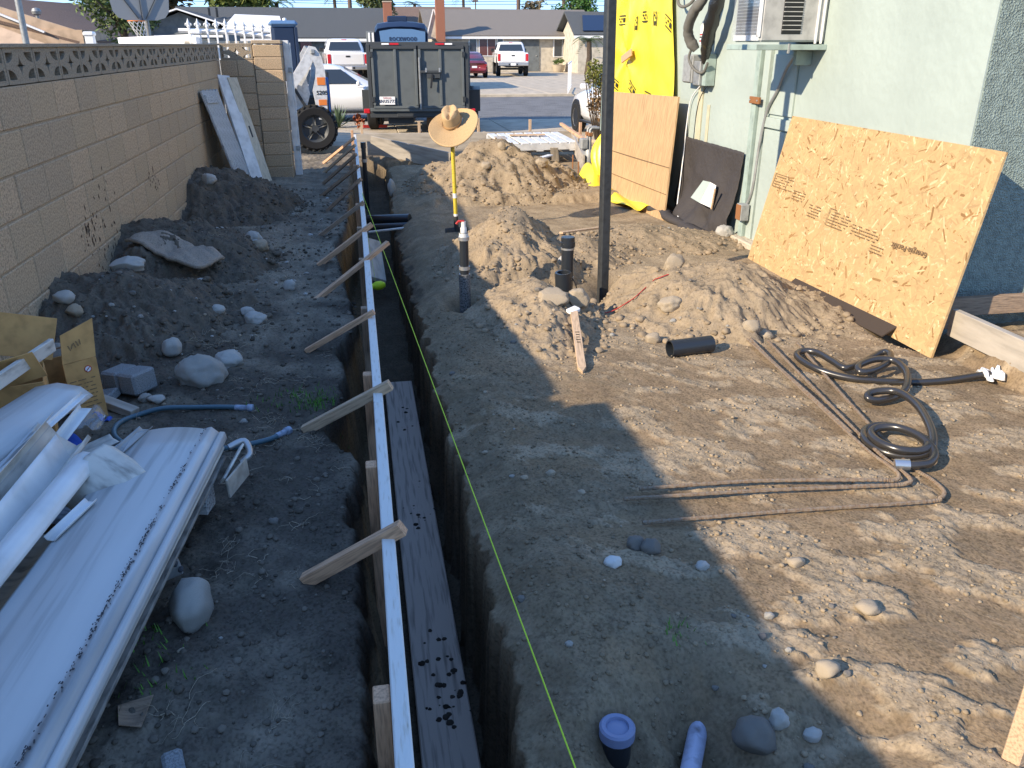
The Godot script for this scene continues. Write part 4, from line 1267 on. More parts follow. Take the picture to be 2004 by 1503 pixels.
	obj("side", s, M.white_paint, vp)
	cube("splinter", Vector3(0.0, -0.02, 0.19), Vector3(0.012, 0.18, 0.02), M.wood_pale, vp, 0.002, Vector3(12, 0, 0))
	# gas meter at the far corner
	var gm := thing("gas_meter", "grey green gas meter with pipes at the far house corner", "gas meter", Vector3(3.02, 0, -10.85))
	s = begin(true)
	lathe(s, [Vector2(0, 0.1), Vector2(0.07, 0.1), Vector2(0.085, 0.13), Vector2(0.085, 0.34), Vector2(0.07, 0.37), Vector2(0, 0.37)], 18, Transform3D(Basis.from_scale(Vector3(0.9, 1, 1.2)), Vector3.ZERO))
	obj("body", s, M.galv, gm)
	cube("index_box", Vector3(-0.075, 0.44, 0.02), Vector3(0.1, 0.14, 0.13), M.box_grey, gm, 0.015)
	for k in [[-0.06, 0.0], [0.06, 0.04]]:
		s = begin(true)
		tube(s, PackedVector3Array([Vector3(0, 0.36, k[0]), Vector3(0, 0.62, k[0]), Vector3(0.02, 0.64, k[0]), Vector3(0.12, 0.64, k[0])]), 0.02, 9)
		obj("pipe", s, M.galv, gm)
		cube("union", Vector3(0, 0.56, k[0]), Vector3(0.06, 0.05, 0.06), M.rust, gm, 0.008)
	# forms round the near house corner
	var nf := thing("corner_formwork", "pale form boards bridging the dug soil at the near house corner", "formwork")
	board("form_board", Vector3(2.95, 0.345, -3.50), Vector3(2.95, 0.345, -1.6), 0.038, 0.14, M.wood_form, nf)
	board("form_board", Vector3(3.02, 0.34, -3.62), Vector3(3.06, 0.33, -4.6), 0.038, 0.16, M.wood_dull, nf)
	board("form_board", Vector3(3.3, 0.40, -3.2), Vector3(3.34, 0.40, -1.6), 0.038, 0.12, M.wood_form, nf)
	board("cross_board", Vector3(3.0, 0.37, -3.66), Vector3(4.4, 0.37, -3.66), 0.038, 0.1, M.wood_dull, nf)
	for z in [-2.4, -1.7]: board("stake", Vector3(2.985, 0.0, z), Vector3(2.985, 0.46, z), 0.04, 0.03, M.wood, nf, Vector3(1, 0, 0))

func pipe_ring(s: SurfaceTool, r0: float, r1: float, y0: float, y1: float, t := Transform3D.IDENTITY, seg := 20):
	lathe(s, [Vector2(r0, y0), Vector2(r1, y0), Vector2(r1, y1), Vector2(r0, y1), Vector2(r0, y0)], seg, t)

func build_yard_things():
	var s: SurfaceTool
	# round pointed shovel stuck in the bank, hat on its grip
	var gy := surf(0.80, -7.17)
	var sh := thing("shovel", "yellow handled shovel stuck upright in the dirt bank", "shovel", Vector3(0.80, gy, -7.17))
	sh.rotation_degrees = Vector3(0, 0, 1.2)
	s = begin(true)
	bar(s, Vector3(0, 0.10, 0), Vector3(0, 0.98, 0), 0.017, 14)
	obj("handle", s, M.shovel_yellow, sh)
	s = begin(true)
	pipe_ring(s, 0.0, 0.0185, 0.30, 0.34); pipe_ring(s, 0.0, 0.0185, 0.13, 0.16)
	obj("handle_band", s, M.vinyl, sh)
	s = begin(true)
	tube(s, PackedVector3Array([Vector3(0, 0.14, 0), Vector3(0, 0.05, 0), Vector3(0.01, -0.02, 0)]), 0.021, 12)
	obj("socket", s, M.dark_steel, sh)
	s = begin(true)
	sheet(s, func(u, v):
		var w := 0.105 * (1.0 if v < 0.65 else sqrt(maxf(0.0, 1.0 - pow((v - 0.65) / 0.36, 2.0))))
		return Vector3((u - 0.5) * 2.0 * w, 0.04 - 0.26 * v, 0.025 * pow((u - 0.5) * 2.0, 2.0) + 0.02 * sin(v * 3.0)), 10, 12, 0.003)
	obj("blade", s, M.dark_steel, sh)
	var hat := thing("straw_hat", "wide brimmed straw hat resting on top of the yellow shovel", "hat", Vector3(0.79, gy + 0.94, -7.17))
	hat.rotation_degrees = Vector3(36, -14, 10)
	s = begin(true)
	# woven brim: stepped rings of straw braid, drooping at front and back
	var rings: Array = []
	for side in 2:
		for i in 25:
			var k: int = i if side == 0 else 24 - i
			var r := 0.092 + (k / 2 + (0.12 if k % 2 else 0.0)) * 0.0107
			var row := PackedVector3Array()
			for j in 48:
				var a := TAU * j / 48.0
				var droop := 0.045 * pow((r - 0.092) / 0.125, 1.5) * (0.4 + 0.9 * pow(sin(a), 2.0))
				var y := -droop + 0.0032 * (1.0 if k % 2 else -1.0) - side * 0.005
				row.append(Vector3(cos(a) * r * 1.0, y, sin(a) * r * 1.06))
			rings.append(row)
	loft(s, rings, false)
	obj("brim", s, M.straw, hat)
	s = begin(true)
	rings = []
	for i in 14:
		var t := i / 13.0
		var row := PackedVector3Array()
		for j in 36:
			var a := TAU * j / 36.0
			var r := 0.095 * (1.0 - 0.22 * t) * (1.0 if t < 0.75 else sqrt(maxf(0.0, 1.0 - pow((t - 0.75) / 0.26, 2.0))))
			var y := 0.115 * sin(minf(t * 1.15, 1.0) * PI / 2)
			var p := Vector3(cos(a) * r * 0.86, y, sin(a) * r * 1.1)
			p.y -= 0.035 * exp(-pow(p.x / 0.018, 2.0)) * ss(0.55, 0.9, t)
			if p.z > 0: p.x *= 1.0 - 0.28 * ss(0.4, 0.9, t)
			p.y += 0.0015 * sin(t * 60.0)
			row.append(p)
		rings.append(row)
	loft(s, rings, true)
	obj("crown", s, M.straw, hat)
	s = begin(true)
	rings = []
	for k in [[0.0985, 0.004], [0.1, 0.006], [0.0985, 0.026], [0.0965, 0.028]]:
		var row := PackedVector3Array()
		for j in 36:
			var a := TAU * j / 36.0
			row.append(Vector3(cos(a) * k[0] * 0.86, k[1], sin(a) * k[0] * 1.1))
		rings.append(row)
	loft(s, rings, false)
	obj("band", s, M.straw_band, hat)
	for e in [-1.0, 1.0]:
		s = begin(true)
		tube(s, spline([Vector3(e * 0.085, -0.005, 0.05), Vector3(e * 0.07, -0.03, 0.12), Vector3(e * 0.05, -0.09, 0.16), Vector3(e * 0.01, -0.14, 0.17)], 5), 0.0025, 5)
		obj("chin_cord", s, M.straw_band, hat)
	# tall black steel post
	var po := thing("steel_post", "tall square black steel post set in a dug hole", "post", Vector3(1.505, 0.0, -4.93))
	po.rotation_degrees = Vector3(0, 8, 1.1)
	cube("tube", Vector3(0, 1.35, 0), Vector3(0.06, 2.8, 0.06), M.dark_steel, po, 0.008)
	cube("base_collar", Vector3(0, 0.06, 0), Vector3(0.09, 0.04, 0.09), M.dark_steel, po, 0.004)
	# standpipes
	var sp := thing("standpipe", "grey and black standpipe with a white valve on top", "pipe", Vector3(0.59, 0.1, -4.9))
	s = begin(true); bar(s, Vector3(0, -0.15, 0), Vector3(0.0, 0.24, 0), 0.036, 18)
	obj("sleeve", s, M.dusty_abs, sp)
	s = begin(true); bar(s, Vector3(0, 0.2, 0), Vector3(0.0, 0.5, 0), 0.028, 18)
	obj("pipe", s, M.abs, sp)
	for y in [0.22, 0.27, 0.455]:
		s = begin(true); pipe_ring(s, 0.027, 0.034, y, y + 0.022)
		obj("clamp", s, M.bare_metal, sp)
	s = begin(true)
	lathe(s, [Vector2(0, 0.57), Vector2(0.014, 0.57), Vector2(0.014, 0.54), Vector2(0.02, 0.53), Vector2(0.02, 0.5), Vector2(0.029, 0.5), Vector2(0.029, 0.47)], 16)
	obj("fitting", s, M.pvc_white, sp)
	s = begin(true)
	tube(s, PackedVector3Array([Vector3(-0.045, 0.555, 0), Vector3(-0.03, 0.572, 0), Vector3(0.0, 0.572, 0), Vector3(0.008, 0.56, 0)]), 0.008, 8)
	obj("valve_handle", s, M.red_plastic, sp)
	var cp := thing("capped_standpipe", "black drain standpipe with a ribbed cap rising from the pit", "pipe", Vector3(1.25, 0.0, -4.9))
	s = begin(true); bar(s, Vector3(0, -0.05, 0), Vector3(0, 0.5, 0), 0.039, 20)
	obj("pipe", s, M.abs, cp)
	s = begin(true)
	lathe(s, [Vector2(0, 0.55), Vector2(0.04, 0.55), Vector2(0.044, 0.545), Vector2(0.044, 0.52), Vector2(0.048, 0.518), Vector2(0.048, 0.49), Vector2(0.04, 0.485)], 20)
	obj("cap", s, M.abs, cp)
	for y in [0.47, 0.28]:
		s = begin(true); pipe_ring(s, 0.038, 0.0425, y, y + 0.012)
		obj("clamp", s, M.bare_metal, cp)
	var op := thing("open_standpipe", "short open black pipe standing right in front of the capped standpipe", "pipe", Vector3(1.195, 0.02, -4.72))
	op.rotation_degrees = Vector3(2, 0, 3)
	s = begin(true); pipe_ring(s, 0.040, 0.046, -0.1, 0.34)
	obj("pipe", s, M.abs, op)
	s = begin(true); pipe_ring(s, 0.038, 0.051, 0.24, 0.355)
	obj("hub", s, M.abs, op)
	s = begin(true); tube(s, spline([Vector3(0.05, 0.32, 0.02), Vector3(0.075, 0.26, 0.03), Vector3(0.07, 0.12, 0.03), Vector3(0.05, 0.02, 0.02)], 5), 0.004, 5)
	obj("tracer_wire", s, M.black_plastic, op)
	# loose pipe piece
	var lp := thing("pipe_offcut", "short black plastic pipe offcut lying on the sunny dirt", "pipe", Vector3(1.60, surf(1.6, -3.67) + 0.044, -3.67))
	lp.rotation_degrees = Vector3(0, 8, 90)
	s = begin(true); pipe_ring(s, 0.039, 0.0445, -0.12, 0.12, Transform3D.IDENTITY, 24)
	obj("pipe", s, M.abs, lp)
	# survey stake leaning on the heap
	var ws := thing("survey_stake", "pale pointed wooden survey stake with black writing lying on the lumpy heap", "stake")
	var a := Vector3(1.105, surf(1.105, -4.15) + 0.02, -4.15)
	var b := Vector3(0.985, surf(0.985, -3.52) + 0.012, -3.52)
	board("stake", a, b, 0.042, 0.02, M.wood_pale, ws)
	s = begin()
	var bs := frame_of(a, b)
	prism(s, PackedVector2Array([Vector2(0, -0.02), Vector2(0.05, 0.0), Vector2(0, 0.02)]), 0.02, Transform3D(Basis(bs.x, bs.z, bs.y), b))
	obj("point", s, M.wood_pale, ws)
	cube("broken_end", a + Vector3(0.0, 0.005, -0.02), Vector3(0.07, 0.025, 0.05), M.vinyl, ws, 0.006, Vector3(5, 30, 8))
	for k in 5:
		var c := a.lerp(b, 0.42 + k * 0.045) + bs.y * 0.0115
		inst("writing", boxmesh(Vector3(0.006, 0.0015, 0.022 - 0.004 * (k % 3))), M.print_black, ws, c, bs)
	# red tracer line on the dirt
	s = begin(true)
	var rp: Array = []
	for k in [[1.22, -4.62], [1.35, -4.42], [1.5, -4.38], [1.62, -4.45], [1.7, -4.52], [1.68, -4.42], [1.74, -4.40]]:
		rp.append(Vector3(k[0], surf(k[0], k[1]) + 0.006, k[1]))
	tube(s, spline(rp, 6), 0.003, 5)
	tag(obj("tracer_wire", s, M.red_plastic), "thin red wire trailing from the open pipe over the dirt", "wire")
	# thin lath on the dirt behind the post
	tag(board("lath", Vector3(1.45, surf(1.45, -5.9) + 0.02, -5.9), Vector3(1.95, surf(1.95, -6.3) + 0.02, -6.3), 0.035, 0.015, M.wood_pale), "thin wooden lath lying on the dirt behind the black post", "lath")
	# rebar
	var rb := [
		["bent rebar whose short arm lies nearest the camera", [[0.831, -2.162], [1.3, -2.145], [1.82, -2.115], [1.90, -2.125], [1.945, -2.17], [1.955, -2.25], [1.95, -2.4], [2.03, -2.9], [2.18, -3.65]]],
		["bent rebar whose short arm is the middle one", [[0.809, -2.297], [1.3, -2.275], [1.75, -2.225], [1.84, -2.225], [1.875, -2.26], [1.88, -2.34], [1.885, -2.5], [1.95, -3.0], [2.03, -3.68]]],
		["bent rebar whose short arm lies farthest from the camera", [[0.883, -2.353], [1.3, -2.335], [1.72, -2.25], [1.80, -2.245], [1.84, -2.28], [1.85, -2.36], [1.845, -2.5], [1.88, -3.0], [1.94, -3.735]]],
		["straight rebar lying beside the bent bars", [[1.86, -2.62], [1.885, -3.0], [1.92, -3.4], [1.95, -3.72]]]]
	for i in rb.size():
		var pts: Array = []
		for k in rb[i][1]: pts.append(Vector3(k[0], 0.2 + maxf(0.0, gh(k[0], k[1]) - 0.2) + 0.014 + 0.006 * i, k[1]))
		var sm := spline(pts, 24)
		var rr := PackedFloat32Array()
		for k in sm.size(): rr.append(0.0082 if k % 2 else 0.0064)
		s = begin()
		tube(s, sm, rr, 7)
		tag(obj("rebar", s, M.rebar), rb[i][0], "rebar", "rebar on the sunny dirt")
	# black hose
	var hp := [Vector3(2.84, 0.24, -3.06), Vector3(2.614, 0.220, -3.061), Vector3(2.438, 0.220, -3.075), Vector3(2.265, 0.220, -3.131), Vector3(2.155, 0.220, -3.209), Vector3(2.079, 0.230, -3.311), Vector3(2.079, 0.230, -3.459), Vector3(2.133, 0.235, -3.509), Vector3(2.190, 0.240, -3.463), Vector3(2.201, 0.240, -3.338), Vector3(2.214, 0.240, -3.247), Vector3(2.328, 0.250, -3.282), Vector3(2.454, 0.270, -3.334), Vector3(2.469, 0.280, -3.290), Vector3(2.411, 0.270, -3.215), Vector3(2.299, 0.260, -3.154), Vector3(2.224, 0.260, -3.148), Vector3(2.256, 0.270, -3.203), Vector3(2.359, 0.280, -3.233), Vector3(2.430, 0.280, -3.199), Vector3(2.423, 0.270, -3.100), Vector3(2.354, 0.260, -2.981), Vector3(2.280, 0.240, -2.918), Vector3(2.173, 0.230, -2.892), Vector3(2.112, 0.240, -2.897), Vector3(2.134, 0.250, -2.927), Vector3(2.187, 0.260, -2.923), Vector3(2.238, 0.270, -2.873), Vector3(2.229, 0.270, -2.737), Vector3(2.159, 0.270, -2.564), Vector3(2.096, 0.260, -2.449), Vector3(2.038, 0.240, -2.395), Vector3(1.961, 0.220, -2.418), Vector3(1.902, 0.220, -2.476), Vector3(1.894, 0.220, -2.566), Vector3(1.938, 0.220, -2.646), Vector3(2.000, 0.230, -2.663), Vector3(2.059, 0.240, -2.616), Vector3(2.078, 0.250, -2.517), Vector3(2.047, 0.260, -2.414), Vector3(2.006, 0.250, -2.398), Vector3(1.935, 0.250, -2.420), Vector3(1.897, 0.250, -2.487), Vector3(1.911, 0.250, -2.566), Vector3(1.964, 0.260, -2.592), Vector3(2.024, 0.270, -2.551), Vector3(2.054, 0.270, -2.463), Vector3(2.051, 0.250, -2.378), Vector3(1.997, 0.240, -2.324), Vector3(1.938, 0.240, -2.315), Vector3(1.895, 0.235, -2.332)]
	var ho := thing("black_hose", "shiny black hose lying in loops on the sunny dirt", "hose")
	s = begin(true)
	tube(s, spline(hp, 5), 0.0165, 10)
	obj("hose", s, M.hose_black, ho)
	s = begin(true)
	bar(s, Vector3(1.915, 0.238, -2.325), Vector3(1.868, 0.232, -2.345), 0.022, 12)
	obj("coupling", s, M.steel_bright, ho)
	var rag := begin(true)
	sheet(rag, func(u, v): return Vector3(2.80 + 0.10 * u, 0.235 + 0.025 * sin(u * 6.0 + v * 4.0) * sin(v * 3.1) + 0.012 * sin(v * 17.0), -3.10 + 0.08 * v + 0.02 * sin(u * 11.0)), 14, 14, 0.004)
	tag(obj("pipe_wrap", rag, M.vinyl), "crumpled white tape wrap where the black hose enters the soil", "tape wrap")
	# foreground pipes and post
	var fp := thing("capped_pipe", "upright capped lilac grey pipe at the bottom edge beside the string", "pipe", Vector3(0.505, 0.04, -1.38))
	s = begin(true); bar(s, Vector3(0, -0.2, 0), Vector3(0, 0.13, 0), 0.036, 24)
	obj("pipe", s, M.abs, fp)
	s = begin(true)
	lathe(s, [Vector2(0, 0.138), Vector2(0.008, 0.138), Vector2(0.026, 0.134), Vector2(0.028, 0.141), Vector2(0.038, 0.142), Vector2(0.043, 0.137), Vector2(0.043, 0.112), Vector2(0.036, 0.11)], 28)
	obj("cap", s, M.pvc_cap, fp)
	s = begin(true)
	bar(s, Vector3(0.82, 0.08, -1.57), Vector3(0.50, 0.10, -1.02), 0.024, 18)
	tag(obj("lilac_pipe", s, M.pvc_blue), "dusty lilac plastic pipe running out of the bottom edge", "pipe")
	var cw := thing("wood_post", "raw wooden post cut off by the bottom right corner of the view", "post", Vector3(1.31, 0.1, -1.10))
	cw.rotation_degrees = Vector3(0, 14, 0)
	cube("post", Vector3(0.05, 0.1, 0), Vector3(0.085, 0.6, 0.04), M.wood_pale, cw, 0.003)
	cube("side_board", Vector3(-0.005, 0.0, 0.03), Vector3(0.12, 0.05, 0.03), M.wood, cw, 0.003)

# a long strip of bent sheet metal: profile in the across plane, run from a to b
func strip(called: String, a: Vector3, b: Vector3, prof: Array, m: Material, parent: Node, th := 0.0015, roll := 0.0, warp := 0.0) -> MeshInstance3D:
	var L := a.distance_to(b)
	var s := begin(true)
	var n := prof.size() - 1
	sheet(s, func(u, v):
		var f: float = v * n
		var i: int = min(int(f), n - 1)
		var p: Vector2 = prof[i].lerp(prof[i + 1], f - i)
		var k := warp * sin(u * 5.0 + v * 3.0)
		return Vector3((u - 0.5) * L, p.y + k * 0.02, p.x + k * 0.01), 14, n * 3, th)
	s.generate_normals()
	var B := frame_of(a, b) * Basis(Vector3(1, 0, 0), roll)
	return inst(called, s.commit(), m, parent, (a + b) * 0.5, B)

func build_debris():
	var s: SurfaceTool
	# stack of long siding planks in the lower left
	var top: Array = []
	for i in 13:
		var t := i / 12.0
		top.append(Vector2((t - 0.5) * 0.30, 0.022 * sin(t * PI) + (0.012 if i > 10 else 0.0) - (0.02 if i == 12 else 0.0)))
	var far := Vector3(-0.70, 0.425, -2.68)
	var near := Vector3(-0.865, 0.40, -0.7)
	var dn := Vector3(0, -0.03, 0)
	var st := thing("siding_sheet", "wide blue white metal siding panel topmost on the pile at the left", "siding panel")
	strip("panel", near, far, top, M.sheet_metal, st, 0.003)
	# rain grime in the groove of the hem
	s = begin()
	for i in 620:
		var t := rng.randf()
		if nz.edge.get_noise_1d(t * 3.0) < -0.05 and rng.randf() < 0.8: continue
		var p := near.lerp(far, t) + Vector3(0.108 + rng.randfn() * 0.0035, 0.0212, 0)
		var w := rng.randf_range(0.0008, 0.0032)
		box(s, Vector3(w, 0.0012, rng.randf_range(0.001, 0.009)), Transform3D(Basis(Vector3.UP, rng.randf_range(-.3, .3)), p))
	kind(obj("grime_specks", s, M.grime, st), "stuff")
	strip("hem", near + Vector3(0.158, -0.004, 0), far + Vector3(0.158, -0.004, 0.02), [Vector2(-0.012, -0.004), Vector2(-0.004, 0.006), Vector2(0.01, 0.004), Vector2(0.014, -0.02)], M.sheet_metal, st, 0.002)
	var lower := [[-0.010, -0.006, M.sheet_dull, "second"], [-0.027, 0.004, M.sheet_cream, "third"], [-0.044, -0.004, M.sheet_dull, "fourth"], [-0.062, 0.006, M.sheet_dull, "fifth"]]
	for k in lower:
		var q := thing("siding_sheet", "dull siding edge, %s from the top of the left pile" % k[3], "siding panel", Vector3.ZERO, 0.0, "stacked siding panels")
		board("panel", near + Vector3(0.0 + k[1], k[0] - 0.012, 0), far + Vector3(k[1] + 0.01, k[0] - 0.012, 0.04 + k[1]), 0.31, 0.012, k[2], q, Vector3.UP, 0.003)
	var under := [["grey weathered bearer under the siding pile's far end", Vector3(-1.0, 0.28, -2.55), Vector3(-0.57, 0.27, -2.47)], ["grey weathered bearer under the siding pile beside the oval rock", Vector3(-1.15, 0.28, -1.9), Vector3(-0.70, 0.27, -1.85)]]
	for k in under:
		tag(board("bearer", k[1], k[2], 0.08, 0.07, M.wood_weathered), k[0], "board")
	var br := thing("siding_bracket", "torn metal bracket and hinge plates at the siding pile's far corner", "bracket", Vector3(-0.50, 0.36, -2.55))
	cube("plate", Vector3(0.0, 0.0, 0.0), Vector3(0.035, 0.008, 0.16), M.sheet_cream, br, 0.002, Vector3(20, -20, 50))
	cube("plate", Vector3(0.02, -0.03, 0.05), Vector3(0.008, 0.07, 0.14), M.wood_form, br, 0.002, Vector3(5, -20, 0))
	s = begin(true); tube(s, spline([Vector3(-0.02, 0.02, -0.08), Vector3(0.03, 0.03, -0.1), Vector3(0.05, 0.0, -0.06), Vector3(0.02, -0.02, -0.04)], 5), 0.012, 8)
	obj("curl", s, M.bare_metal, br)
	var hb := thing("hinge_block", "small dark metal hinge block between the siding pile and the oval rock", "hinge", Vector3(-0.615, 0.31, -2.06))
	cube("leaf", Vector3.ZERO, Vector3(0.05, 0.07, 0.06), M.galv, hb, 0.004, Vector3(0, 20, 10))
	for k in 3: cube("bolt", Vector3(0.012 + 0.012 * k, 0.035 - 0.02 * k, 0.03), Vector3(0.012, 0.012, 0.02), M.grime, hb, 0.003)
	# curled and bent strips lying left of the stack
	var gut := [Vector2(-0.07, 0.05), Vector2(-0.06, 0.0), Vector2(0.0, -0.012), Vector2(0.06, 0.0), Vector2(0.07, 0.06), Vector2(0.055, 0.062)]
	var t1 := thing("gutter_strip", "white curled siding strip with an open folded end, rising toward the stack", "metal strip")
	strip("strip", Vector3(-1.02, 0.44, -1.5), Vector3(-0.90, 0.48, -2.42), [Vector2(-0.045, -0.02), Vector2(-0.036, 0.012), Vector2(-0.006, 0.028), Vector2(0.025, 0.02), Vector2(0.036, -0.01)], M.white_paint, t1, 0.002)
	strip("folded_end", Vector3(-0.90, 0.475, -2.40), Vector3(-0.77, 0.40, -2.33), [Vector2(-0.11, -0.03), Vector2(-0.07, 0.03), Vector2(0.0, 0.04), Vector2(0.08, 0.01), Vector2(0.12, -0.05)], M.sheet_cream, t1, 0.002, 0.3)
	var t2 := thing("gutter_strip", "wide blue white siding sheet at the left edge in front of the carton", "metal strip")
	strip("strip", Vector3(-1.27, 0.56, -2.1), Vector3(-1.14, 0.50, -2.95), [Vector2(-0.13, -0.02), Vector2(-0.08, 0.02), Vector2(0.0, 0.035), Vector2(0.08, 0.02), Vector2(0.12, -0.015)], M.sheet_metal, t2, 0.002)
	var t3 := thing("gutter_strip", "thin white edging strip pointing at the carton", "metal strip")
	strip("strip", Vector3(-1.13, 0.52, -2.1), Vector3(-1.02, 0.525, -2.85), [Vector2(-0.012, 0.012), Vector2(-0.01, 0.0), Vector2(0.012, 0.0)], M.white_paint, t3, 0.002)
	var t4 := thing("gutter_strip", "dirty cream channel lying on edge below the thin edging strip", "metal strip")
	strip("strip", Vector3(-1.10, 0.44, -1.75), Vector3(-1.02, 0.50, -2.58), gut, M.sheet_cream, t4, 0.002, 0.9)
	strip("lip", Vector3(-1.15, 0.47, -1.75), Vector3(-1.07, 0.53, -2.58), [Vector2(-0.02, 0.01), Vector2(0.0, 0.0), Vector2(0.02, 0.012)], M.bare_metal, t4, 0.002, 0.5)
	var t5 := thing("gutter_strip", "white flat strip standing on edge in the middle of the scrap", "metal strip")
	strip("strip", Vector3(-1.06, 0.42, -1.6), Vector3(-0.985, 0.47, -2.50), [Vector2(-0.05, 0.05), Vector2(0.0, 0.0), Vector2(0.05, -0.05)], M.white_paint, t5, 0.002, 0.5)
	var t6 := thing("gutter_strip", "short bent white angle sticking up beside the carton", "metal strip")
	strip("strip", Vector3(-1.08, 0.42, -2.45), Vector3(-1.00, 0.50, -2.78), [Vector2(-0.02, 0.02), Vector2(-0.018, 0.0), Vector2(0.02, 0.0)], M.white_paint, t6, 0.002)
	var t7 := thing("flashing_sheet", "scuffed dark blue flashing sheet lying behind the white siding stack", "metal sheet")
	s = begin(true)
	sheet(s, func(u, v): return Vector3(lerpf(-1.14, -0.80, u), 0.31 + 0.02 * sin(u * 9.0) + 0.01 * v, lerpf(-2.82, -2.36, v) + 0.03 * sin(u * 5.0)), 14, 10, 0.002)
	obj("sheet", s, M.sheet_blue, t7)
	var t8 := thing("conduit_tube", "pale blue grey tube lying between the siding pieces at the left", "tube")
	s = begin(true); bar(s, Vector3(-0.985, 0.36, -1.55), Vector3(-0.845, 0.385, -2.2), 0.011, 12)
	obj("tube", s, M.sheet_blue, t8)
	var t9 := thing("flashing_sheet", "dark grey blue siding sheet lying flat under the pale tube", "metal sheet")
	s = begin(true)
	sheet(s, func(u, v): return Vector3(lerpf(-1.16, -0.92, u) + 0.06 * v, 0.32 + 0.012 * sin(u * 12.0), lerpf(-1.3, -2.28, v)), 12, 8, 0.002)
	obj("sheet", s, M.sheet_cream, t9)
	var t10 := thing("gutter_strip", "long cream rail slanting up to the left in front of the cardboard flaps", "metal strip")
	board("rail", Vector3(-1.33, 0.60, -2.5), Vector3(-1.22, 0.60, -3.2), 0.02, 0.05, M.sheet_cream, t10)
	var tn := [
		["small broken cream tray among the scrap before the blue sheet", Vector3(-1.02, 0.35, -2.72), Vector3(-0.93, 0.36, -2.80), 0.09, M.sheet_cream],
		["short grey blue strip beside the broken tray", Vector3(-0.98, 0.34, -2.60), Vector3(-0.88, 0.36, -2.78), 0.03, M.sheet_metal],
		["tiny pale siding scrap in front of the short grey strip", Vector3(-0.96, 0.34, -2.58), Vector3(-0.90, 0.345, -2.66), 0.04, M.sheet_cream],
		["broken white corner piece on the siding stack's left edge", Vector3(-0.90, 0.425, -2.05), Vector3(-0.84, 0.44, -2.22), 0.04, M.white_paint],
		["torn grey edge of siding at the stack's far left corner", Vector3(-0.86, 0.43, -2.5), Vector3(-0.80, 0.43, -2.72), 0.05, M.galv]]
	for k in tn:
		tag(strip("siding_scrap", k[1], k[2], [Vector2(-k[3] * 0.5, 0.012), Vector2(-k[3] * 0.3, 0.0), Vector2(k[3] * 0.3, 0.0), Vector2(k[3] * 0.5, 0.014)], k[4], null), k[0], "scrap", "siding scraps")
	# cardboard carton with raised flaps
	var cb := thing("cardboard_carton", "open orange brown cardboard carton with printed side and raised flap", "carton", Vector3(-1.27, 0.2, -3.27), 38.0)
	var th := 0.005
	cube("side", Vector3(0.10, 0.14, 0.02), Vector3(0.13, 0.29, th), M.cardboard, cb, 0.001)
	cube("side", Vector3(0.163, 0.14, -0.10), Vector3(th, 0.28, 0.235), M.cardboard, cb, 0.001)
	cube("side", Vector3(-0.02, 0.12, -0.215), Vector3(0.36, 0.25, th), M.cardboard, cb, 0.001)
	cube("side", Vector3(-0.20, 0.13, -0.10), Vector3(th, 0.26, 0.23), M.cardboard, cb, 0.001)
	cube("bottom", Vector3(-0.02, 0.01, -0.10), Vector3(0.36, th, 0.23), M.cardboard, cb, 0.001)
	s = begin()
	prism(s, PackedVector2Array([Vector2(-0.065, 0), Vector2(0.065, 0), Vector2(0.09, 0.155), Vector2(-0.045, 0.115)]), 0.004, Transform3D(Basis(Vector3(1, 0, 0), -0.15), Vector3(0.10, 0.287, 0.02)))
	obj("flap", s, M.cardboard, cb)
	cube("flap", Vector3(-0.02, 0.26, -0.28), Vector3(0.34, 0.005, 0.12), M.wood_dull, cb, 0.001, Vector3(-20, 0, 0))
	s = begin()
	for j in 9:
		var x := -0.05
		while x < 0.045:
			var w := rng.randf_range(0.006, 0.02)
			if rng.randf() < 0.8: box(s, Vector3(w, 0.004, 0.001), Transform3D(Basis.IDENTITY, Vector3(0.10 + x, 0.205 - j * 0.017, 0.0232)))
			x += w + 0.004
	obj("print", s, M.print_brown, cb)
	s = begin(true)
	lathe(s, [Vector2(0, 0), Vector2(0.014, 0), Vector2(0.014, 0.0012), Vector2(0, 0.0012)], 20, Transform3D(Basis(Vector3(1, 0, 0), PI / 2), Vector3(0.125, 0.245, 0.0226)))
	obj("symbol_disc", s, M.vinyl, cb)
	s = begin(true)
	lathe(s, [Vector2(0.0115, 0), Vector2(0.0142, 0), Vector2(0.0142, 0.0022), Vector2(0.0115, 0.0022)], 20, Transform3D(Basis(Vector3(1, 0, 0), PI / 2), Vector3(0.125, 0.245, 0.0226)))
	box(s, Vector3(0.025, 0.003, 0.001), Transform3D(Basis(Vector3(0, 0, 1), 0.8), Vector3(0.125, 0.245, 0.0248)))
	obj("symbol_ring", s, M.red_plastic, cb)
	s = begin()
	for k in 5:
		box(s, Vector3(0.004, 0.022, 0.001), Transform3D(Basis(Vector3(1, 0, 0), -0.15) * Basis(Vector3(0, 0, 1), rng.randf_range(-.5, .5)), Vector3(0.075 + k * 0.011, 0.345 + 0.004 * k, 0.0145)))
	obj("handwriting", s, M.print_brown, cb)
	var c2 := thing("cardboard_carton", "torn cardboard carton with splayed flaps at the left picture edge", "carton", Vector3(-1.42, 0.24, -3.1), 18.0)
	cube("side", Vector3(0, 0.13, 0.1), Vector3(0.34, 0.27, 0.005), M.cardboard, c2, 0.001)
	cube("side", Vector3(0.17, 0.13, -0.02), Vector3(0.005, 0.26, 0.23), M.cardboard, c2, 0.001)
	cube("side", Vector3(0, 0.13, -0.14), Vector3(0.34, 0.27, 0.005), M.cardboard, c2, 0.001)
	cube("flap", Vector3(0.02, 0.32, 0.13), Vector3(0.32, 0.13, 0.005), M.cardboard, c2, 0.001, Vector3(25, 0, 12))
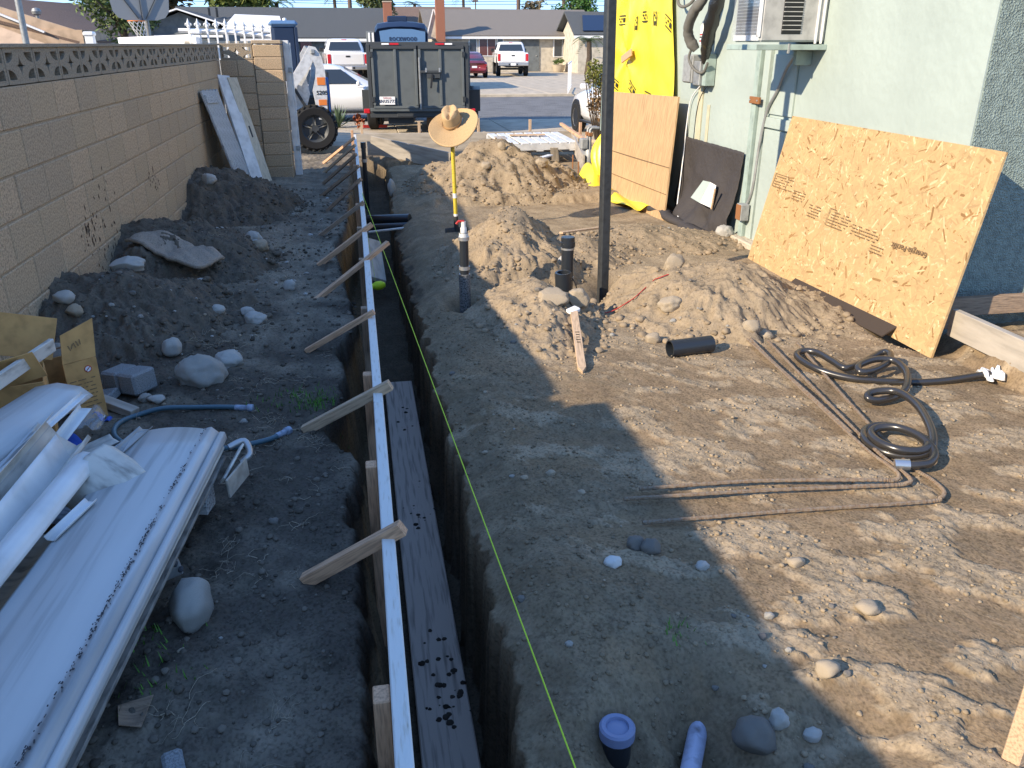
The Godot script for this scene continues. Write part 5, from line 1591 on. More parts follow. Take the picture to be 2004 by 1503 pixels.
	cube("flap", Vector3(0.12, 0.36, -0.2), Vector3(0.22, 0.17, 0.005), M.cardboard, c2, 0.001, Vector3(-22, 0, -16))
	s = begin(true)
	sheet(s, func(u, v): return Vector3(-1.32 + 0.17 * u, 0.40 + 0.07 * sin(u * PI) * sin(v * PI) + 0.012 * sin(u * 14.0 + v * 9.0), -3.14 + 0.13 * v), 14, 12, 0.004)
	tag(obj("lilac_bag", s, M.cloth_violet), "crumpled lilac bag stuffed inside the open carton", "bag")
	var cb3 := thing("concrete_block", "grey split concrete block with a groove lying beside the carton", "concrete block", Vector3(-1.10, 0.27, -3.63), -34.0)
	cb3.rotation_degrees.z = 4
	cube("half", Vector3(-0.052, 0, 0), Vector3(0.10, 0.10, 0.13), M.grey_block, cb3, 0.01)
	cube("half", Vector3(0.053, 0, 0), Vector3(0.10, 0.10, 0.13), M.grey_block, cb3, 0.01)
	tag(cube("paver_offcut", Vector3(-1.19, 0.23, -3.52), Vector3(0.10, 0.04, 0.12), M.grey_block, null, 0.006, Vector3(8, -20, 12)), "flat grey paver offcut leaning left of the grooved block", "paver")
	tag(board("wood_offcut", Vector3(-1.18, 0.25, -3.46), Vector3(-1.02, 0.22, -3.36), 0.05, 0.035, M.wood_form), "short pale wood offcut in front of the grooved concrete block", "wood offcut")
	s = begin(true)
	sheet(s, func(u, v): return Vector3(-1.22 + 0.10 * u, 0.225 + 0.05 * sin(u * PI) * (1.0 - v) + 0.018 * sin(u * 12.0 + v * 7.0), -3.34 + 0.14 * v), 14, 10, 0.003)
	tag(obj("plastic_bag", s, M.film), "clear plastic bag crumpled on the soil right of the carton", "bag")
	s = begin(true)
	sheet(s, func(u, v): return Vector3(-1.23 + 0.13 * u, 0.265 - 0.05 * u + 0.014 * sin(u * 15.0), -3.37 + 0.04 * v + 0.05 * u + 0.01 * sin(u * 9.0)), 16, 6, 0.003)
	tag(obj("blue_strap", s, M.cloth_blue), "blue plastic band twisted over the clear bag", "strap")
	s = begin(true)
	sheet(s, func(u, v): return Vector3(-1.20 + 0.09 * u * (1.0 - 0.4 * v), 0.235 + 0.05 * sin(u * PI) + 0.02 * sin(v * 9.0 + u * 4.0), -3.02 + 0.12 * v), 10, 10, 0.004)
	tag(obj("blue_rag", s, M.cloth_blue), "bright blue rag on the soil below the carton", "rag")
	# hose
	var bh := thing("blue_hose", "dark blue garden hose lying in an open loop with two fittings", "hose")
	var bp := [Vector3(-0.56, 0, -3.33), Vector3(-0.653, 0, -3.347), Vector3(-0.782, 0, -3.36), Vector3(-0.908, 0, -3.361), Vector3(-1.004, 0, -3.332), Vector3(-1.051, 0, -3.274), Vector3(-1.061, 0, -3.193), Vector3(-1.036, 0, -3.118), Vector3(-0.983, 0, -3.072), Vector3(-0.878, 0, -3.026), Vector3(-0.718, 0, -2.984), Vector3(-0.601, 0, -2.967), Vector3(-0.506, 0, -2.976), Vector3(-0.432, 0, -3.027), Vector3(-0.383, 0, -3.089)]
	for i in bp.size(): bp[i].y = gh(bp[i].x, bp[i].z) + 0.012
	s = begin(true); tube(s, spline(bp, 6), 0.0105, 10)
	obj("hose", s, M.hose_blue, bh)
	for k in [[bp[0], bp[1]], [bp[14], bp[13]]]:
		var d: Vector3 = (k[0] - k[1]).normalized()
		s = begin(true)
		tube(s, PackedVector3Array([k[0] - d * 0.05, k[0] - d * 0.01, k[0] + d * 0.002, k[0] + d * 0.004, k[0] + d * 0.028]), PackedFloat32Array([.0125, .0125, .0125, .0175, .0165]), 12)
		obj("fitting", s, M.sheet_blue, bh)
	# kneeling pad on the middle heap
	var pad := begin(true)
	var px := -1.30
	var pz := -5.72
	sheet(pad, func(u, v):
		var w: float = 0.5 - 0.5 * absf(2.0 * v - 1.0)
		var x: float = lerpf(-0.30, 0.32, u)
		var hw: float = 0.155 * (1.0 - 0.25 * pow(absf(2.0 * u - 1.0), 4.0)) * (0.85 + 0.15 * u)
		var z: float = (v - 0.5) * 2.0 * hw
		var dip: float = -0.03 * sin(clampf(u * 1.2 - 0.1, 0, 1) * PI) * sin(v * PI) + 0.014 * sin(u * 10.0)
		var p := Vector3(x, dip, z).rotated(Vector3.UP, -0.55)
		var q := Vector3(px, 0, pz) + p
		return Vector3(q.x, lerpf(surf(q.x, q.z), surf(px, pz), 0.6) + 0.045 + p.y - 0.10 * (p.x * 0.6), q.z), 24, 14, 0.022)
	tag(obj("kneeling_pad", pad, M.pad), "dusty tan padded mat lying on the middle dark dirt heap", "pad")
	var pv := cube("paver_scrap", Vector3(-0.50, gh(-0.5, -1.43) + 0.012, -1.43), Vector3(0.045, 0.03, 0.075), M.grey_block, null, 0.008, Vector3(6, 18, 0))
	tag(pv, "small pale rectangular stone scrap near the bottom left", "stone")
	s = begin()
	panel(s, Vector3(-0.66, 0.215, -1.62), Vector3(-0.58, 0.225, -1.63), Vector3(-0.59, 0.215, -1.54), Vector3(-0.64, 0.22, -1.55), 0.002, 0.01)
	tag(obj("dead_leaf", s, M.wood_dull), "dry torn brown leaf beside the siding pile", "leaf")

# ------------------------------------------------------------------ vehicles
func wheel(parent: Node3D, at: Vector3, r: float, w: float, rim_m: Material, yaw := 0.0, lugs := false):
	var n := Node3D.new()
	put(n, "wheel", parent)
	n.position = at
	n.rotation_degrees = Vector3(0, yaw, 90)
	var s := begin(true)
	lathe(s, [Vector2(r * 0.62, -w * 0.46), Vector2(r * 0.9, -w * 0.5), Vector2(r, -w * 0.36), Vector2(r, w * 0.36), Vector2(r * 0.9, w * 0.5), Vector2(r * 0.62, w * 0.46)], 28)
	if lugs:
		for i in 22:
			for e in [-1.0, 1.0]:
				var a: float = TAU * (i + 0.25 * e) / 22.0
				box(s, Vector3(r * 0.09, w * 0.46, r * 0.12), Transform3D(Basis(Vector3.UP, -a) * Basis(Vector3(1, 0, 0), 0.5 * e), Vector3(cos(a) * r, e * w * 0.24, sin(a) * r)))
	obj("tyre", s, M.rubber, n)
	s = begin(true)
	for e in [-1.0, 1.0]:
		lathe(s, [Vector2(0, e * w * 0.38), Vector2(r * 0.18, e * w * 0.40), Vector2(r * 0.22, e * w * 0.3), Vector2(r * 0.5, e * w * 0.28), Vector2(r * 0.63, e * w * 0.45)], 24)
		for i in 5:
			var a := TAU * i / 5.0
			box(s, Vector3(r * 0.46, w * 0.06, r * 0.13), Transform3D(Basis(Vector3.UP, -a), Vector3(cos(a) * r * 0.36, e * w * 0.37, sin(a) * r * 0.36)), 0.005)
	obj("rim", s, rim_m, n)

# front along +x; rings of [x, half width, bottom, top]
func sedan(called: String, label: String, at: Vector3, turn: float, m: Material, sc := 1.0) -> Node3D:
	var c := thing(called, label, "car", at, turn)
	c.scale = Vector3.ONE * sc
	var R := [[-2.25, 0.70, 0.42, 0.82], [-2.15, 0.80, 0.30, 0.93], [-1.7, 0.87, 0.25, 0.96], [-0.6, 0.90, 0.22, 0.93], [0.5, 0.90, 0.22, 0.92], [1.2, 0.88, 0.22, 0.88], [1.8, 0.84, 0.24, 0.80], [2.15, 0.76, 0.28, 0.70], [2.28, 0.6, 0.36, 0.58]]
	var rings: Array = []
	for k in R:
		var w: float = k[1]
		var b: float = k[2]
		var t: float = k[3]
		rings.append(PackedVector3Array([Vector3(k[0], b, w * 0.85), Vector3(k[0], lerpf(b, t, 0.25), w), Vector3(k[0], lerpf(b, t, 0.6), w), Vector3(k[0], lerpf(b, t, 0.88), w * 0.95), Vector3(k[0], t, w * 0.82), Vector3(k[0], t + 0.015, 0), Vector3(k[0], t, -w * 0.82), Vector3(k[0], lerpf(b, t, 0.88), -w * 0.95), Vector3(k[0], lerpf(b, t, 0.6), -w), Vector3(k[0], lerpf(b, t, 0.25), -w), Vector3(k[0], b, -w * 0.85)]))
	var s := begin(true)
	loft(s, rings)
	obj("body", s, m, c)
	# greenhouse
	var rect := func(y: float, x0: float, x1: float, w: float) -> PackedVector3Array:
		var o := PackedVector3Array()
		for k in [[x0, w * 0.88], [lerpf(x0, x1, 0.15), w], [lerpf(x0, x1, 0.85), w], [x1, w * 0.86], [x1, -w * 0.86], [lerpf(x0, x1, 0.85), -w], [lerpf(x0, x1, 0.15), -w], [x0, -w * 0.88]]: o.append(Vector3(k[0], y, k[1]))
		return o
	s = begin(true)
	loft(s, [rect.call(0.88, -1.9, 1.15, 0.80), rect.call(1.15, -1.5, 0.62, 0.72), rect.call(1.38, -1.0, 0.16, 0.62), rect.call(1.43, -0.7, -0.1, 0.5)])
	obj("cabin", s, m, c)
	for e in [-1.0, 1.0]:
		for k in [[-1.45, -0.52], [-0.46, 0.55]]:
			s = begin()
			var sl := 0.40 if k[0] < -1.0 else 0.05
			var sr := 0.04 if k[0] < -1.0 else 0.46
			prism(s, PackedVector2Array([Vector2(k[0], 0.97), Vector2(k[1] + 0.1, 0.97), Vector2(k[1] + 0.1 - sr, 1.33), Vector2(k[0] + sl, 1.33)]), 0.02, Transform3D(Basis(Vector3(1, 0, 0), -e * 0.34), Vector3(0, 0.06 - 0.0, e * 1.115)))
			obj("side_window", s, M.window_dark, c)
	s = begin()
	quad(s, Vector3(1.06, 0.945, 0.66), Vector3(0.30, 1.34, 0.54), Vector3(0.30, 1.34, -0.54), Vector3(1.06, 0.945, -0.66))
	quad(s, Vector3(1.03, 0.935, 0.66), Vector3(0.27, 1.33, 0.54), Vector3(0.27, 1.33, -0.54), Vector3(1.03, 0.935, -0.66))
	obj("windscreen", s, M.window_dark, c)
	s = begin()
	quad(s, Vector3(-1.82, 0.965, 0.62), Vector3(-1.10, 1.34, 0.5), Vector3(-1.10, 1.34, -0.5), Vector3(-1.82, 0.965, -0.62))
	quad(s, Vector3(-1.79, 0.955, 0.62), Vector3(-1.07, 1.33, 0.5), Vector3(-1.07, 1.33, -0.5), Vector3(-1.79, 0.955, -0.62))
	obj("rear_window", s, M.window_dark, c)
	for x in [-1.38, 1.36]:
		for e in [-1.0, 1.0]:
			s = begin(true)
			lathe(s, [Vector2(0, 0), Vector2(0.36, 0), Vector2(0.36, 0.03), Vector2(0, 0.03)], 26, Transform3D(Basis(Vector3(1, 0, 0), e * PI / 2), Vector3(x, 0.33, e * 0.875)))
			obj("wheel_arch", s, M.black_plastic, c)
			wheel(c, Vector3(x, 0.31, e * 0.82), 0.31, 0.2, M.rim, 90.0)
	for e in [-1.0, 1.0]:
		cube("taillight", Vector3(-2.2, 0.72, e * 0.62), Vector3(0.1, 0.13, 0.24), M.glass_red, c, 0.03)
		cube("headlight", Vector3(2.1, 0.6, e * 0.58), Vector3(0.16, 0.1, 0.2), M.vinyl, c, 0.04)
		cube("mirror", Vector3(0.62, 0.98, e * 0.95), Vector3(0.1, 0.12, 0.18), m, c, 0.03)
	cube("number_plate", Vector3(-2.25, 0.62, 0), Vector3(0.02, 0.11, 0.3), M.vinyl, c, 0.004)
	cube("sill", Vector3(0, 0.27, 0), Vector3(2.2, 0.05, 1.82), M.black_plastic, c, 0.01)
	return c

# rear faces +z
func pickup(label: String, at: Vector3, turn: float, sc: float, lift: float):
	var c := thing("pickup_truck", label, "pickup truck", at, turn)
	c.scale = Vector3.ONE * sc
	var m: Material = M.car_white
	cube("bed", Vector3(0, 0.95 + lift, 1.75), Vector3(1.92, 0.62, 2.1), m, c, 0.07)
	cube("front_body", Vector3(0, 0.92 + lift, -1.3), Vector3(1.92, 0.66, 3.9), m, c, 0.08)
	cube("tailgate", Vector3(0, 0.98 + lift, 2.805), Vector3(1.46, 0.48, 0.05), m, c, 0.02)
	cube("gate_handle", Vector3(0, 1.1 + lift, 2.835), Vector3(0.2, 0.07, 0.02), M.black_plastic, c, 0.006)
	cube("bumper", Vector3(0, 0.6 + lift, 2.86), Vector3(1.86, 0.17, 0.16), M.bare_metal, c, 0.03)
	cube("number_plate", Vector3(0, 0.6 + lift, 2.945), Vector3(0.3, 0.13, 0.012), M.vinyl, c, 0.003)
	for e in [-1.0, 1.0]:
		cube("taillight", Vector3(e * 0.855, 0.99 + lift, 2.79), Vector3(0.17, 0.42, 0.07), M.glass_red, c, 0.02)
		cube("plate_recess", Vector3(e * 0.24, 0.6 + lift, 2.943), Vector3(0.09, 0.1, 0.01), M.black_plastic, c)
		cube("mirror", Vector3(e * 1.05, 1.38 + lift, -1.1), Vector3(0.2, 0.2, 0.09), M.black_plastic, c, 0.03)
	var s := begin(true)
	var rings: Array = []
	for k in [[1.22, 0.93, -1.75, 0.72], [1.45, 0.90, -1.5, 0.70], [1.78, 0.78, -1.0, 0.60], [1.86, 0.70, -0.8, 0.5], [1.88, 0.5, -0.6, 0.3]]:
		var y: float = k[0] + lift
		rings.append(PackedVector3Array([Vector3(-k[1], y, k[2]), Vector3(-k[1], y, k[3]), Vector3(-k[1] * 0.9, y, k[3] + 0.06), Vector3(k[1] * 0.9, y, k[3] + 0.06), Vector3(k[1], y, k[3]), Vector3(k[1], y, k[2]), Vector3(k[1] * 0.9, y, k[2] - 0.1), Vector3(-k[1] * 0.9, y, k[2] - 0.1)]))
	loft(s, rings)
	obj("cab", s, m, c)
	s = begin()
	prism(s, PackedVector2Array([Vector2(-0.78, 0), Vector2(0.78, 0), Vector2(0.66, 0.38), Vector2(-0.66, 0.38)]), 0.02, Transform3D(Basis(Vector3(1, 0, 0), -0.25), Vector3(0, 1.36 + lift, 0.80)))
	obj("rear_window", s, M.window_dark, c)
	cube("brake_light", Vector3(0, 1.815 + lift, 0.60), Vector3(0.26, 0.05, 0.08), M.glass_red, c, 0.01)
	for e in [-1.0, 1.0]:
		for k in [[-1.35, -0.5], [-0.4, 0.55]]:
			s = begin()
			prism(s, PackedVector2Array([Vector2(k[0], 0), Vector2(k[1], 0), Vector2(k[1] - 0.04, 0.34), Vector2(k[0] + (0.35 if k[0] < -1 else 0.04), 0.34)]), 0.02, Transform3D(Basis(Vector3.UP, -PI / 2) * Basis(Vector3(1, 0, 0), e * 0.3), Vector3(e * 0.915, 1.41 + lift, 0)))
			obj("side_window", s, M.window_dark, c)
	for z in [-2.05, 1.75]:
		for e in [-1.0, 1.0]:
			s = begin(true)
			lathe(s, [Vector2(0, 0), Vector2(0.47, 0), Vector2(0.47, 0.02), Vector2(0, 0.02)], 24, Transform3D(Basis(Vector3(0, 0, 1), -e * PI / 2), Vector3(e * 0.95, 0.6 + lift * 0.8, z)))
			obj("wheel_arch", s, M.black_plastic, c)
			wheel(c, Vector3(e * 0.86, 0.40, z), 0.40, 0.27, M.rim)
	cube("axle", Vector3(0, 0.42, 1.75), Vector3(1.6, 0.12, 0.14), M.black_plastic, c, 0.03)
	cube("chassis", Vector3(0, 0.55 + lift * 0.5, 0), Vector3(0.9, 0.16, 5.2), M.black_plastic, c, 0.03)

func build_vehicles():
	# dump trailer, barn doors towards the yard
	var t := thing("dump_trailer", "black dump trailer with two closed barn doors parked on the driveway", "trailer", Vector3(1.22, 0.0, -16.9), -8.0)
	cube("box", Vector3(0, 1.08, -1.9), Vector3(1.86, 1.14, 3.6), M.trailer_panel, t, 0.02)
	cube("top_rail", Vector3(0, 1.665, -0.02), Vector3(1.93, 0.075, 0.09), M.trailer_frame, t, 0.008)
	for e in [-1.0, 1.0]:
		cube("corner_post", Vector3(e * 0.945, 1.06, -0.02), Vector3(0.075, 1.2, 0.12), M.trailer_frame, t, 0.008)
		cube("side_rail", Vector3(e * 0.95, 1.665, -1.9), Vector3(0.07, 0.075, 3.6), M.trailer_frame, t, 0.008)
		for k in 6: cube("side_post", Vector3(e * 0.955, 1.08, -0.5 - k * 0.6), Vector3(0.05, 1.1, 0.06), M.trailer_frame, t, 0.006)
		var d := Node3D.new()
		put(d, "door", t)
		d.position = Vector3(e * 0.455, 1.06, 0.02)
		cube("panel", Vector3(0, 0, -0.01), Vector3(0.84, 1.1, 0.012), M.trailer_panel, d)
		cube("frame_bar", Vector3(0, 0.545, 0.015), Vector3(0.88, 0.06, 0.06), M.trailer_frame, d, 0.006)
		cube("frame_bar", Vector3(0, -0.545, 0.015), Vector3(0.88, 0.05, 0.06), M.trailer_panel, d, 0.006)
		cube("frame_bar", Vector3(0.415, 0, 0.015), Vector3(0.05, 1.03, 0.06), M.trailer_panel, d, 0.006)
		cube("frame_bar", Vector3(-0.415, 0, 0.015), Vector3(0.05, 1.03, 0.06), M.trailer_panel, d, 0.006)
		cube("rib", Vector3(-0.02 * e, 0, 0.012), Vector3(0.055, 1.03, 0.05), M.trailer_panel, d, 0.006)
		for y in [-0.4, 0.42]:
			cube("hinge", Vector3(e * 0.43, y, 0.045), Vector3(0.06, 0.1, 0.03), M.dark_steel, d, 0.006)
		cube("reflector", Vector3(-e * 0.02, 0.605, 0.042), Vector3(0.17, 0.034, 0.012), M.glass_red, d, 0.002)
		cube("reflector", Vector3(-e * 0.02 + (-0.17 if e < 0 else 0.17), 0.605, 0.042), Vector3(0.14, 0.03, 0.012), M.vinyl, d, 0.002)
	cube("lock_bar", Vector3(0.03, 0.95, 0.085), Vector3(0.035, 0.95, 0.035), M.galv, t, 0.006)
	cube("lock_bar", Vector3(0.25, 1.17, 0.10), Vector3(0.42, 0.045, 0.04), M.trailer_frame, t, 0.006)
	cube("latch_plate", Vector3(0.30, 1.12, 0.085), Vector3(0.26, 0.14, 0.03), M.trailer_frame, t, 0.006)
	cube("latch_handle", Vector3(0.26, 1.0, 0.11), Vector3(0.04, 0.26, 0.03), M.black_plastic, t, 0.008, Vector3(0, 0, -8))
	for x in [0.16, 0.42]: cube("latch_clip", Vector3(x, 1.2, 0.12), Vector3(0.03, 0.08, 0.02), M.bare_metal, t, 0.004)
	cube("rear_sill", Vector3(0, 0.47, -0.02), Vector3(1.93, 0.07, 0.14), M.trailer_panel, t, 0.008)
	cube("bumper_beam", Vector3(0, 0.38, -0.06), Vector3(1.96, 0.13, 0.1), M.trailer_frame, t, 0.008)
	cube("chassis", Vector3(0, 0.4, -1.9), Vector3(0.9, 0.14, 3.8), M.trailer_frame, t, 0.01)
	var np := cube("number_plate", Vector3(-0.62, 0.64, 0.085), Vector3(0.30, 0.15, 0.008), M.vinyl, t, 0.003)
	text("number", "4NU5773", 0.062, M.rv_dark, np, Vector3(0, -0.012, 0.006))
	text("state", "California", 0.026, M.red_plastic, np, Vector3(0, 0.052, 0.006), Basis.IDENTITY, "Droid Serif", false)
	for e in [-1.0, 1.0]:
		cube("taillight", Vector3(e * 1.04, 0.44, -0.02), Vector3(0.12, 0.09, 0.05), M.glass_red, t, 0.012)
		var s := begin(true)
		sheet(s, func(u, v): return Vector3(e * (0.95 + 0.25 * v), 0.66 + 0.17 * sin(minf(u * 1.0, 1.0) * PI), -0.65 - 1.75 * u), 12, 2, 0.01)
		obj("fender", s, M.trailer_frame, t)
		for z in [-1.1, -1.95]: wheel(t, Vector3(e * 1.05, 0.33, z), 0.33, 0.21, M.trailer_frame)
		cube("mud_skirt", Vector3(e * 1.09, 0.6, -0.62), Vector3(0.22, 0.42, 0.03), M.trailer_frame, t, 0.008)
	cube("jack_foot", Vector3(0.15, 0.2, -1.0), Vector3(0.16, 0.4, 0.16), M.wood_dull, t, 0.01)
	cube("ramp_box", Vector3(-0.4, 0.26, -0.5), Vector3(0.5, 0.14, 0.7), M.trailer_frame, t, 0.01)
	# travel trailer behind it
	var rv := thing("travel_trailer", "blue fronted travel trailer with a curved cap rising behind the black trailer", "travel trailer", Vector3(1.82, -0.1, -33.0), -2.0)
	var s2 := begin(true)
	var rings: Array = []
	for k in [[0.0, 0.50, 2.36], [-0.25, 0.40, 2.52], [-0.9, 0.35, 2.56], [-5.5, 0.35, 2.56]]:
		var w := 0.98
		rings.append(PackedVector3Array([Vector3(-w, k[1], k[0]), Vector3(-w, k[2] - 0.22, k[0]), Vector3(-w + 0.1, k[2] - 0.08, k[0]), Vector3(-w * 0.5, k[2] - 0.02, k[0]), Vector3(0, k[2], k[0]), Vector3(w * 0.5, k[2] - 0.02, k[0]), Vector3(w - 0.1, k[2] - 0.08, k[0]), Vector3(w, k[2] - 0.22, k[0]), Vector3(w, k[1], k[0])]))
	loft(s2, rings)
	obj("shell", s2, M.rv_dark, rv)
	var s3 := begin()
	prism(s3, PackedVector2Array([Vector2(-0.72, 1.2), Vector2(0.85, 1.2), Vector2(0.88, 2.18), Vector2(0.4, 2.27), Vector2(-0.3, 2.28), Vector2(-0.82, 2.2)]), 0.05, Transform3D(Basis.IDENTITY, Vector3(0, 0, 0.02)))
	obj("front_cap", s3, M.rv_blue, rv)
	cube("front_window", Vector3(0.02, 1.72, 0.055), Vector3(0.82, 0.2, 0.02), M.rv_dark, rv, 0.01)
	text("lettering", "ROCKWOOD", 0.135, M.rv_dark, rv, Vector3(0.05, 1.93, 0.055), Basis.IDENTITY, "Droid Sans", true, 0.01)
	cube("roof_unit", Vector3(-0.12, 2.64, -1.4), Vector3(0.75, 0.22, 0.8), M.rv_dark, rv, 0.04)
	cube("side_cabinet", Vector3(-1.15, 1.6, -0.8), Vector3(0.32, 1.2, 1.2), M.house_slate, rv, 0.02)
	for k in [-1.2, -1.06]: cube("side_window", Vector3(k, 1.95, -0.19), Vector3(0.07, 0.4, 0.02), M.vinyl, rv, 0.004)
	for e in [-1.0, 1.0]: wheel(rv, Vector3(e * 0.85, 0.32, -3.2), 0.34, 0.22, M.rim)
	pickup("white lifted pickup truck with red tail lights left of the black trailer", Vector3(-0.42, -0.01, -41.0), 4.0, 0.93, 0.16)
	pickup("white pickup truck parked before the grey door right of the dark red car", Vector3(8.9, -0.01, -49.6), -6.0, 0.90, 0.1)
	sedan("parked_car", "dark red car seen from behind beside the black trailer's right edge", Vector3(6.05, -0.01, -47.0), 94.0, M.car_red, 0.9)
	sedan("parked_car", "white car in the road seen from its side between loader and trailer", Vector3(-0.5, -0.11, -21.9), 0.0, M.car_white, 0.92)
	sedan("parked_car", "white car on the right driveway half hidden by the house and shrub", Vector3(5.28, 0.0, -15.7), 92.0, M.car_white, 0.92)
	# skid steer loader beyond the pillar
	var k := thing("skid_loader", "white skid steer loader with orange and white decals beyond the gate post", "loader", Vector3(-1.0, 0.0, -15.1), 6.0)
	cube("chassis", Vector3(-0.25, 0.62, -0.1), Vector3(1.5, 0.5, 0.85), M.trailer_frame, k, 0.04)
	cube("cab", Vector3(-0.12, 1.42, -0.1), Vector3(0.4, 1.05, 0.8), M.rv_dark, k, 0.05)
	cube("cab_roof", Vector3(-0.12, 1.97, -0.1), Vector3(0.46, 0.1, 0.86), M.rv_blue, k, 0.05)
	for e in [-1.0, 1.0]:
		cube("cab_bar", Vector3(0.07, 1.42, -0.1 + e * 0.39), Vector3(0.05, 1.0, 0.05), M.rv_dark, k, 0.01)
		var s := begin()
		prism(s, PackedVector2Array([Vector2(-0.6, 0.62), Vector2(0.12, 0.66), Vector2(0.2, 0.9), Vector2(0.16, 1.15), Vector2(0.3, 1.42), Vector2(0.26, 1.5), Vector2(0.08, 1.3), Vector2(-0.25, 1.02), Vector2(-0.6, 0.9)]), 0.08, Transform3D(Basis.IDENTITY, Vector3(0, 0, -0.1 + e * 0.5)))
		obj("side_panel", s, M.skid_white, k)
		s = begin()
		prism(s, PackedVector2Array([Vector2(0.30, 0.50), Vector2(0.44, 0.50), Vector2(0.47, 0.95), Vector2(0.46, 1.28), Vector2(0.42, 1.48), Vector2(0.34, 1.62), Vector2(0.24, 1.64), Vector2(0.12, 1.45), Vector2(-0.12, 1.12), Vector2(-0.75, 0.85), Vector2(-1.15, 0.45), Vector2(-1.05, 0.40), Vector2(-0.7, 0.72), Vector2(-0.05, 0.98), Vector2(0.18, 1.25), Vector2(0.28, 1.42), Vector2(0.32, 1.3), Vector2(0.30, 1.15), Vector2(0.24, 0.95)]), 0.1, Transform3D(Basis.IDENTITY, Vector3(0, 0, -0.1 + e * 0.66)))
		obj("lift_arm", s, M.skid_white, k)
		cube("pivot_pin", Vector3(0.29, 1.55, -0.1 + e * 0.72), Vector3(0.08, 0.08, 0.04), M.galv, k, 0.02)
		cube("link", Vector3(0.02, 0.86, -0.1 + e * 0.6), Vector3(0.05, 0.55, 0.05), M.dark_steel, k, 0.01, Vector3(0, 0, 28))
		for x in [-0.75, 0.22]: wheel(k, Vector3(x, 0.36, -0.1 + e * 0.62), 0.36, 0.28, M.trailer_frame, 90.0, true)
	cube("rear_door", Vector3(0.5, 0.85, -0.2), Vector3(0.1, 0.8, 0.75), M.trailer_frame, k, 0.03)
	cube("rear_guard", Vector3(0.49, 0.85, 0.22), Vector3(0.08, 0.6, 0.1), M.tarp_blue, k, 0.02)
	cube("decal", Vector3(0.385, 1.10, 0.614), Vector3(0.13, 0.12, 0.008), M.orange, k, 0.001)
	cube("decal", Vector3(0.385, 0.77, 0.614), Vector3(0.13, 0.09, 0.008), M.orange, k, 0.001)
	text("model_number", "S205", 0.065, M.print_black, k, Vector3(0.385, 0.92, 0.614))
	for i in 2: cube("decal_stripe", Vector3(0.36 + i * 0.05, 0.62, 0.614), Vector3(0.018, 0.12, 0.008), M.black_plastic, k, 0.001)
	var bd := begin()
	prism(bd, PackedVector2Array([Vector2(-0.3, 0), Vector2(0.3, 0), Vector2(0.35, 0.4), Vector2(0.1, 0.5), Vector2(-0.2, 0.3)]), 1.5, Transform3D(Basis.IDENTITY, Vector3(-1.45, 0.03, -0.1)))
	obj("bucket", bd, M.dark_steel, k)

# ------------------------------------------------------------------ background
func gable_house(called: String, label: String, x0: float, x1: float, zf: float, depth: float, base: float, eave: float, ridge: float, wall_m: Material, roof_m: Material, over := 0.4) -> Node3D:
	var h := thing(called, label, "house", Vector3((x0 + x1) * 0.5, base, zf))
	var w := x1 - x0
	cube("wall", Vector3(0, (eave - base) * 0.5, -depth * 0.5), Vector3(w, eave - base, depth), wall_m, h)
	var e := eave - base
	var r := ridge - base
	for k in 2:
		var sg := 1.0 if k == 0 else -1.0
		var zc := -depth * 0.5
		var ze := zc + sg * (depth * 0.5 + over)
		var s := begin()
		panel(s, Vector3(-w * 0.5 - over, r, zc), Vector3(w * 0.5 + over, r, zc), Vector3(w * 0.5 + over, e - 0.05, ze), Vector3(-w * 0.5 - over, e - 0.05, ze), 0.1 * sg)
		obj("roof", s, roof_m, h)
	for sx in [-1.0, 1.0]:
		var s := begin()
		prism(s, PackedVector2Array([Vector2(-depth * 0.5, 0), Vector2(depth * 0.5, 0), Vector2(0, r - e)]), 0.1, Transform3D(Basis(Vector3.UP, PI / 2), Vector3(sx * (w * 0.5 - 0.06), e, -depth * 0.5)))
		obj("gable", s, wall_m, h)
	cube("fascia", Vector3(0, e - 0.1, over + 0.02), Vector3(w + over * 2, 0.14, 0.05), M.vinyl, h, 0.005)
	return h

func window(h: Node3D, x: float, y: float, w: float, ht: float, glass: Material, z := 0.0, panes := 1):
	var f := cube("window", Vector3(x, y, z + 0.02), Vector3(w, ht, 0.06), M.vinyl, h, 0.004)
	var pw := (w - 0.08) / panes
	for i in panes:
		cube("pane", Vector3(-w * 0.5 + 0.04 + pw * (i + 0.5), 0, 0.032), Vector3(pw - 0.04, ht - 0.1, 0.01), glass, f)

